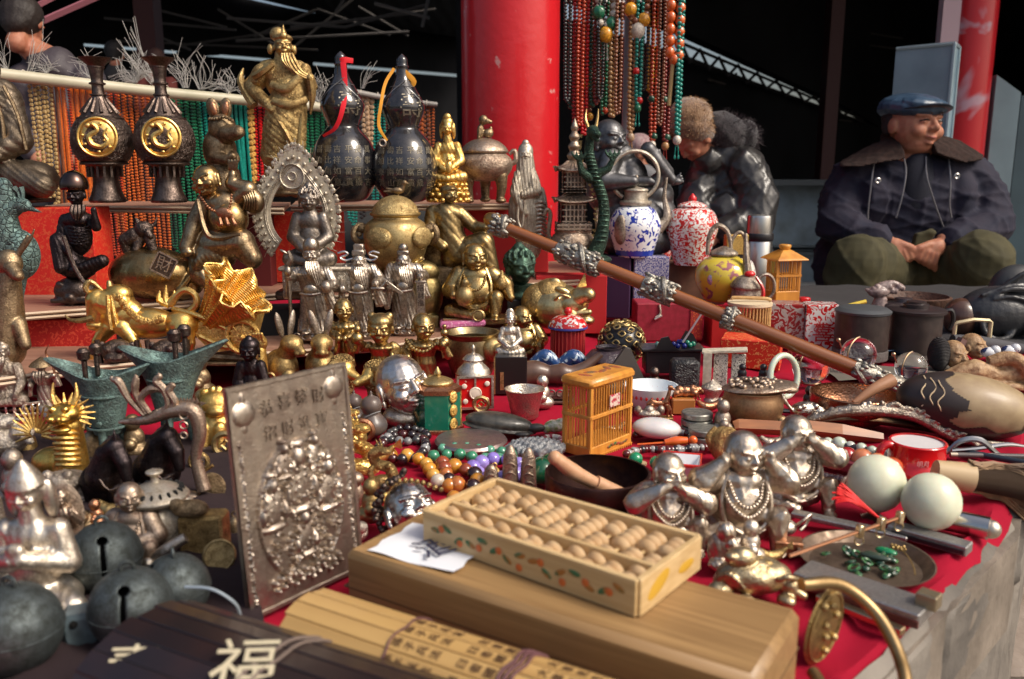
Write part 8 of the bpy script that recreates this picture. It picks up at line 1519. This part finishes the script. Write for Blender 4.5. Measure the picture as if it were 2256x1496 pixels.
for fl,wx,wy in((1,1958,535),(-1,2072,537)):
 b.ell(q(wx+fl*16,wy+12,-105),(26,17,20),fl*30)
 for k in range(4):
  x0,y0=wx+fl*(10+k*10),wy+24-k*4;b.limb([q(x0,y0,-116),q(x0+fl*(4+k*2),y0+19,-116),q(x0+fl*(2+k),y0+32-k*2,-104)],[8.2,7.2,6.2],8)
 b.limb([q(wx+fl*24,wy+2,-112),q(wx+fl*48,wy+10,-118),q(wx+fl*58,wy+22,-116)],[9,8,6.5],8)
b.limb([q(1960,610,0),q(1895,570,-150),q(1880,760,-130)],[56,46,30]);b.limb([q(2070,610,0),q(2150,570,-150),q(2165,760,-130)],[56,46,30])
body=b.out('body',M_skin,r,vox=3.0)
FR=lambda:B().frame(q(2012,276,-10),(-4,3,22),60)
for s_ in(-1,1):b=FR();b.tube([(s_*.18,-.86,.055),(s_*.34,-.885,.075),(s_*.52,-.74,.03)],[.018,.028,.016],6);b.out('eye',mat((.02,.012,.01),.3),r)
for s_ in(-1,1):b=FR();b.tube([(s_*.14,-.93,.28),(s_*.34,-.90,.34),(s_*.56,-.72,.27)],[.02,.035,.015],6);b.out('eyebrow',mat((.05,.03,.025),.8),r)
b=FR();b.tube([(-.24,-.80,-.46),(0,-.93,-.515),(.24,-.80,-.46)],[.02,.035,.02],6);b.out('lips',mat((.32,.09,.07),.5),r)
b=FR();b.ell((0,.34,.30),(.90,.78,.62));b.ell((-.80,.30,-.02),(.16,.34,.34));b.ell((.80,.30,-.02),(.16,.34,.34));b.out('hair',mat((.018,.014,.013),.7,bump=.5,bs=.4,bd=.002),r,vox=2.4)
b=FR();b.ell((-.04,.06,.66),(1.10,1.14,.44),(12,-6,0));b.ell((0,-.40,.66),(.96,.72,.30),(14,0,0));b.ell((-.1,.35,.60),(1.0,.85,.42));b.out('cap',mat((.045,.085,.14),.42,coat=.15,col2=(.02,.045,.085),ns=.06,bump=.5,bs=.1,bd=.003),r,vox=2)
b=FR();b.tube([(-.92,-.44,.44),(-.5,-.98,.50),(0,-1.14,.53),(.5,-.98,.50),(.92,-.44,.44)],[.05,.12,.14,.12,.05],8,4,flat=(1.4,.5),up=(0,-1,0));b.tube([(-1.0,-.1,.42),(-.6,-.85,.50),(0,-1.02,.52),(.6,-.85,.50),(1.0,-.1,.42)],.045,6,4);b.out('cap_peak',mat((.012,.018,.03),.35,coat=.3),r)
b=B();b.ell(q(2008,450,22),(140,82,122));b.ell(q(2010,388,20),(158,68,50));b.ell(q(2005,530,30),(134,86,74))
b.limb([q(1885,388,16),q(1858,440,8),q(1848,492,-24),q(1890,520,-70),q(1930,526,-92)],[48,50,48,40,33],16);b.limb([q(2135,388,16),q(2168,440,8),q(2180,496,-24),q(2140,522,-70),q(2098,530,-92)],[48,50,50,42,34],16);b.ell(q(1850,580,30),(60,50,90));b.ell(q(1915,440,-8),(42,54,70));b.ell(q(2105,438,-8),(42,54,70))
b.out('coat',M_navy,r,vox=4,disp=crease(9,.030,5,5))
b=B();b.ell(q(2014,420,-26),(40,34,84));b.cap(q(2010,352,0),q(2012,372,-10),36,40);b.out('sweater',mat((.012,.013,.024),.9,bump=.5,bs=.2,bt='Z',bd=.002),r,vox=3)
for P_ in([(1926,352,-44),(1920,400,-62),(1912,470,-66),(1914,510,-66)],[(1992,350,-46),(1996,380,-64),(1988,430,-72),(1974,480,-72)],[(2040,345,-46),(2042,390,-66),(2060,450,-72),(2078,500,-70)],[(2090,345,-44),(2094,400,-62),(2092,450,-66),(2096,480,-66)]):B().tube([q(*p) for p in P_],1.7,6,4).out('zip',mat((.20,.19,.20),.4,.6),r)
def fur(root,m,ells,n,ln,w):
 b=B();V=[];f=[]
 for c,rr in ells:
  for k in range(n//len(ells)):
   d=np.array([rnd.gauss(0,1) for _ in range(3)]);d/=np.linalg.norm(d);p=np.array(c)+d*np.array(rr)*.97;t=np.cross(d,(rnd.uniform(-1,1),rnd.uniform(-1,1),.4));t/=np.linalg.norm(t)+1e-6
   e=p+(d+.6*np.array([rnd.uniform(-1,1),rnd.uniform(-1,1),rnd.uniform(-1.2,.4)]))*ln*rnd.uniform(.5,1);i=len(V);V+=[tuple(p-t*w),tuple(p+t*w),tuple(p+np.cross(d,t)*w),tuple(e)];f+=[(i,i+1,i+3),(i+1,i+2,i+3),(i+2,i,i+3)]
 return b.add(V,f).out('fur',m,root,kind='stuff')
M_fur=mat((.034,.015,.011),.95,col2=(.016,.007,.005),ns=.15,bump=1.,bs=.5,bd=.004)
b=B()
def slab(pts,t=12):
 n=len(pts);F_=[q(*p) for p in pts];c_=np.mean(F_,axis=0);V=[tuple(np.array(p)+(0,-t,0)) for p in F_]+[tuple(np.array(p)+(0,t,0)) for p in F_]+[tuple(c_+(0,-t*1.6,0)),tuple(c_+(0,t,0))]
 b.add(V,[(i,(i+1)%n,2*n) for i in range(n)]+[((i+1)%n+n,i+n,2*n+1) for i in range(n)]+[(i,i+n,(i+1)%n+n,(i+1)%n) for i in range(n)])
slab([(1966,300,6),(1905,326,4),(1850,358,0),(1856,368,-36),(1898,366,-56),(1948,356,-60),(1990,350,-56),(1984,322,-40)]);slab([(2052,292,6),(2110,310,4),(2162,342,0),(2160,352,-30),(2120,358,-54),(2082,346,-58),(2060,338,-56),(2050,316,-40)])
b.tube([q(1960,306,0),q(1975,300,40),q(2010,292,54),(q(2048,298,40)),q(2058,306,0)],20,12,4);b.out('fur_collar',M_fur,r,vox=2.6,disp=lumps(1.4,.2))
for x,y in((1934,398),(2108,388)):b=B();b.torus(q(x,y,-66),4.5,1.8,None,14,5);b.out('snap_button',mat((.5,.48,.45),.3,.8),r)
b=B();b.limb([q(1965,618,10),q(1925,588,-80),q(1888,578,-150)],[72,66,54],18);b.limb([q(1888,580,-150),q(1868,660,-140),q(1870,790,-120)],[60,52,36],18);b.limb([q(2065,618,10),q(2115,585,-80),q(2160,572,-150)],[72,68,56],18);b.limb([q(2160,575,-150),q(2178,660,-140),q(2175,790,-120)],[62,54,36],18);b.ell(q(2010,590,-10),(90,70,60));b.prism([(-24,0),(20,6),(26,56),(-14,50)],22,q(2025,565,-88))
b.out('trousers',M_olive,r,vox=4,disp=crease(6,.028,8,4))
for fl,x in((-1,1868),(1,2178)):B().limb([q(x,810,-120),q(x+fl*14,832,-190)],[26,20]).out('shoe',mat((.02,.018,.018),.5),r)
rs=thing('stool','low wooden stool hidden under the seated man','stool',atd(2010,700,3.02)[0],.00158);b=B();b.box((0,0,45),(150,120,14),bev=3);[b.box((x,y,-30),(14,14,140)) for x in(-60,60) for y in(-45,45)];b.out('seat',mat((.12,.06,.03),.6),rs,smooth=False)
FH=mat((.50,.32,.17),.9,col2=(.17,.09,.04),ns=.07,sharp=.08)
M_leather=mat((.014,.013,.014),.38,coat=.2,col2=(.03,.028,.027),ns=.04,bump=.3,bs=.05,bd=.006)
r,q=putq('person','person in tan fur hat and shiny black leather jacket bending down','person',1600,600,0,d=2.75)
b=B();head(None,q(1530,306,6),43,None,yaw=-62,nod=46,into=b);b.limb([q(1545,335,20),q(1575,350,30)],[28,34]);b.ell(q(1605,430,40),(56,40,100));b.limb([q(1625,375,10),q(1660,440,-16),q(1600,520,-60)],[20,20,16]);b.ell(q(1590,524,-66),(20,14,12));b.limb([q(1565,380,50),q(1538,460,14),q(1560,515,-24)],[18,18,14])
for k in range(4):b.limb([q(1580-k*7,526,-72),q(1570-k*7,540,-74)],[6,5],6)
b.limb([q(1600,540,30),q(1560,600,-60),q(1580,760,-30)],[50,44,30]);b.limb([q(1640,540,30),q(1650,600,-60),q(1650,760,-30)],[50,44,30]);b.out('body',M_skin,r,vox=3.4)
b=B();b.ell(q(1612,430,42),(82,66,120));b.ell(q(1600,350,34),(58,50,52));b.limb([q(1640,370,0),q(1668,440,-24),q(1660,490,-40),q(1600,508,-64)],[46,47,44,30],16);b.limb([q(1560,370,40),q(1530,450,10),q(1555,510,-20)],[40,40,30],14);b.ell(q(1562,356,14),(36,32,34));b.ell(q(1600,470,-16),(40,34,46))
b.out('leather_jacket',M_leather,r,vox=4,disp=crease(4.5,.040,11,5))
b=B();b.ell(q(1522,256,4),(46,46,40),14);b.ell(q(1526,284,4),(49,49,32),16);b.ell(q(1560,292,10),(20,26,24));b.out('fur_hat',mat((.34,.20,.10),.95,col2=(.14,.07,.035),ns=.08,sharp=.2,bump=1.,bs=.5,bd=.006,stretch=(1,1,.35),sheen=.6),r,vox=2.4,disp=lumps(1,.1));fur(r,FH,[(q(1522,256,4),(45,45,39)),(q(1526,284,4),(48,48,32))],4200,6.5,.8)
b=B();b.ell(q(1595,292,24),(54,46,42),30);b.ell(q(1640,300,30),(30,32,36));b.out('fur_hood',mat((.030,.020,.024),.95,col2=(.012,.01,.012),ns=.2,bump=1.,bs=.6,bd=.006,sheen=.3),r,vox=3,disp=lumps(2,.15));fur(r,mat((.035,.024,.028),.8),[(q(1595,292,24),(54,46,42)),(q(1640,300,30),(30,32,36))],1500,15,.7);b=B();b.limb([q(1600,545,30),q(1560,605,-60),q(1580,790,-30)],[60,52,36]);b.limb([q(1640,545,30),q(1655,605,-60),q(1650,790,-30)],[60,52,36]);b.out('trousers',mat((.015,.015,.018),.85),r,vox=4.5)
def smallperson(lab,px,py,d,face_c,fr,yaw,nod,hat_m,coat_m,hatk,sw,skin=True,bend=0):
 r,q=putq('person',lab,'person',px,py,0,d=d);fx,fy=face_c;b=B();head(None,q(fx,fy),fr,None,yaw=yaw,nod=nod,into=b);sy=fy+fr*2.2;b.limb([q(fx,fy+fr),q(fx+bend,sy)],[fr*.5,fr*.9]);b.ell(q(fx+bend,sy+fr*2.2,10),(sw*.8,sw*.5,fr*2.6));b.ell(q(fx+bend,sy+fr*5.5,10),(sw*.7,sw*.5,fr*2.4))
 for s_ in(-1,1):b.limb([q(fx+bend+s_*sw*.8,sy+fr*.5),q(fx+bend+s_*sw*1.0,sy+fr*3,-10),q(fx+bend+s_*sw*.5,sy+fr*4.2,-fr*1.5)],[fr*.55,fr*.5,fr*.35]);b.ell(q(fx+bend+s_*sw*.5,sy+fr*4.4,-fr*1.7),(fr*.35,fr*.3,fr*.35));b.limb([q(fx+bend+s_*sw*.4,sy+fr*6.5),q(fx+bend+s_*sw*.4,sy+fr*13)],[fr*.9,fr*.5])
 b.out('body',M_skin,r,vox=fr*.08);b=B();b.ell(q(fx+bend,sy+fr*2.2,10),(sw*1.0,sw*.62,fr*2.9));b.ell(q(fx+bend,sy+fr*.4,6),(sw*1.05,sw*.5,fr*.9));b.limb([q(fx+bend*.35,fy+fr*1.5,6),q(fx+bend,sy)],[fr*.62,fr*1.05])
 for s_ in(-1,1):b.limb([q(fx+bend+s_*sw*.85,sy+fr*.5),q(fx+bend+s_*sw*1.05,sy+fr*3,-10),q(fx+bend+s_*sw*.6,sy+fr*4,-fr*1.4)],[fr*.8,fr*.75,fr*.5])
 b.ell(q(fx+bend,sy+fr*5.2,10),(sw*.9,sw*.6,fr*2.2));b.out('coat',coat_m,r,vox=fr*.1,disp=lambda c,n:fr*.06*np.sin(c[:,2]*4/fr+c[:,0]*2/fr));b=B().frame(q(fx,fy),(nod,0,yaw),fr)
 if hatk=='knit':b.ell((0,.05,.62),(1.0,1.05,.75));b.ell((0,.0,.30),(1.06,1.1,.32))
 else:b.ell((0,.26,.16),(.99,.98,1.06));b.ell((0,.6,-.3),(.7,.5,.7))
 b.out('knitted_hat' if hatk=='knit' else 'hair',hat_m,r,vox=fr*.07);b=B();[b.limb([q(fx+bend+s_*sw*.4,sy+fr*6.5,4),q(fx+bend+s_*sw*.4,sy+fr*13)],[fr*1.05,fr*.65]) for s_ in(-1,1)];b.out('trousers',mat((.02,.02,.025),.9),r,vox=fr*.12)
smallperson('person in pale pink knitted hat and grey jacket far behind the dark bronze monk',1412,420,4.2,(1408,330),26,-10,24,mat((.62,.48,.46),.9,col2=(.45,.25,.26),ns=.2,bump=1,bs=.4,bd=.006),mat((.22,.22,.23),.8),'knit',44,bend=10)
smallperson('person seen from behind in dark grey quilted jacket at the top left',110,160,2.9,(52,50),46,178,30,mat((.016,.010,.008),.6,bump=.6,bs=.2,bd=.003),mat((.045,.036,.044),.6,bump=.6,bs=.05,bd=.008),'hair',84,bend=74)
smallperson('dark haired person seen from behind between the two vases',252,150,4.6,(254,116),21,175,10,mat((.01,.008,.008),.7),mat((.03,.028,.03),.8),'hair',36)
smallperson('person in rusty pink top far behind the second vase',350,160,4.4,(346,132),20,180,10,mat((.05,.02,.015),.7),mat((.22,.05,.04),.8),'hair',34)
bake()
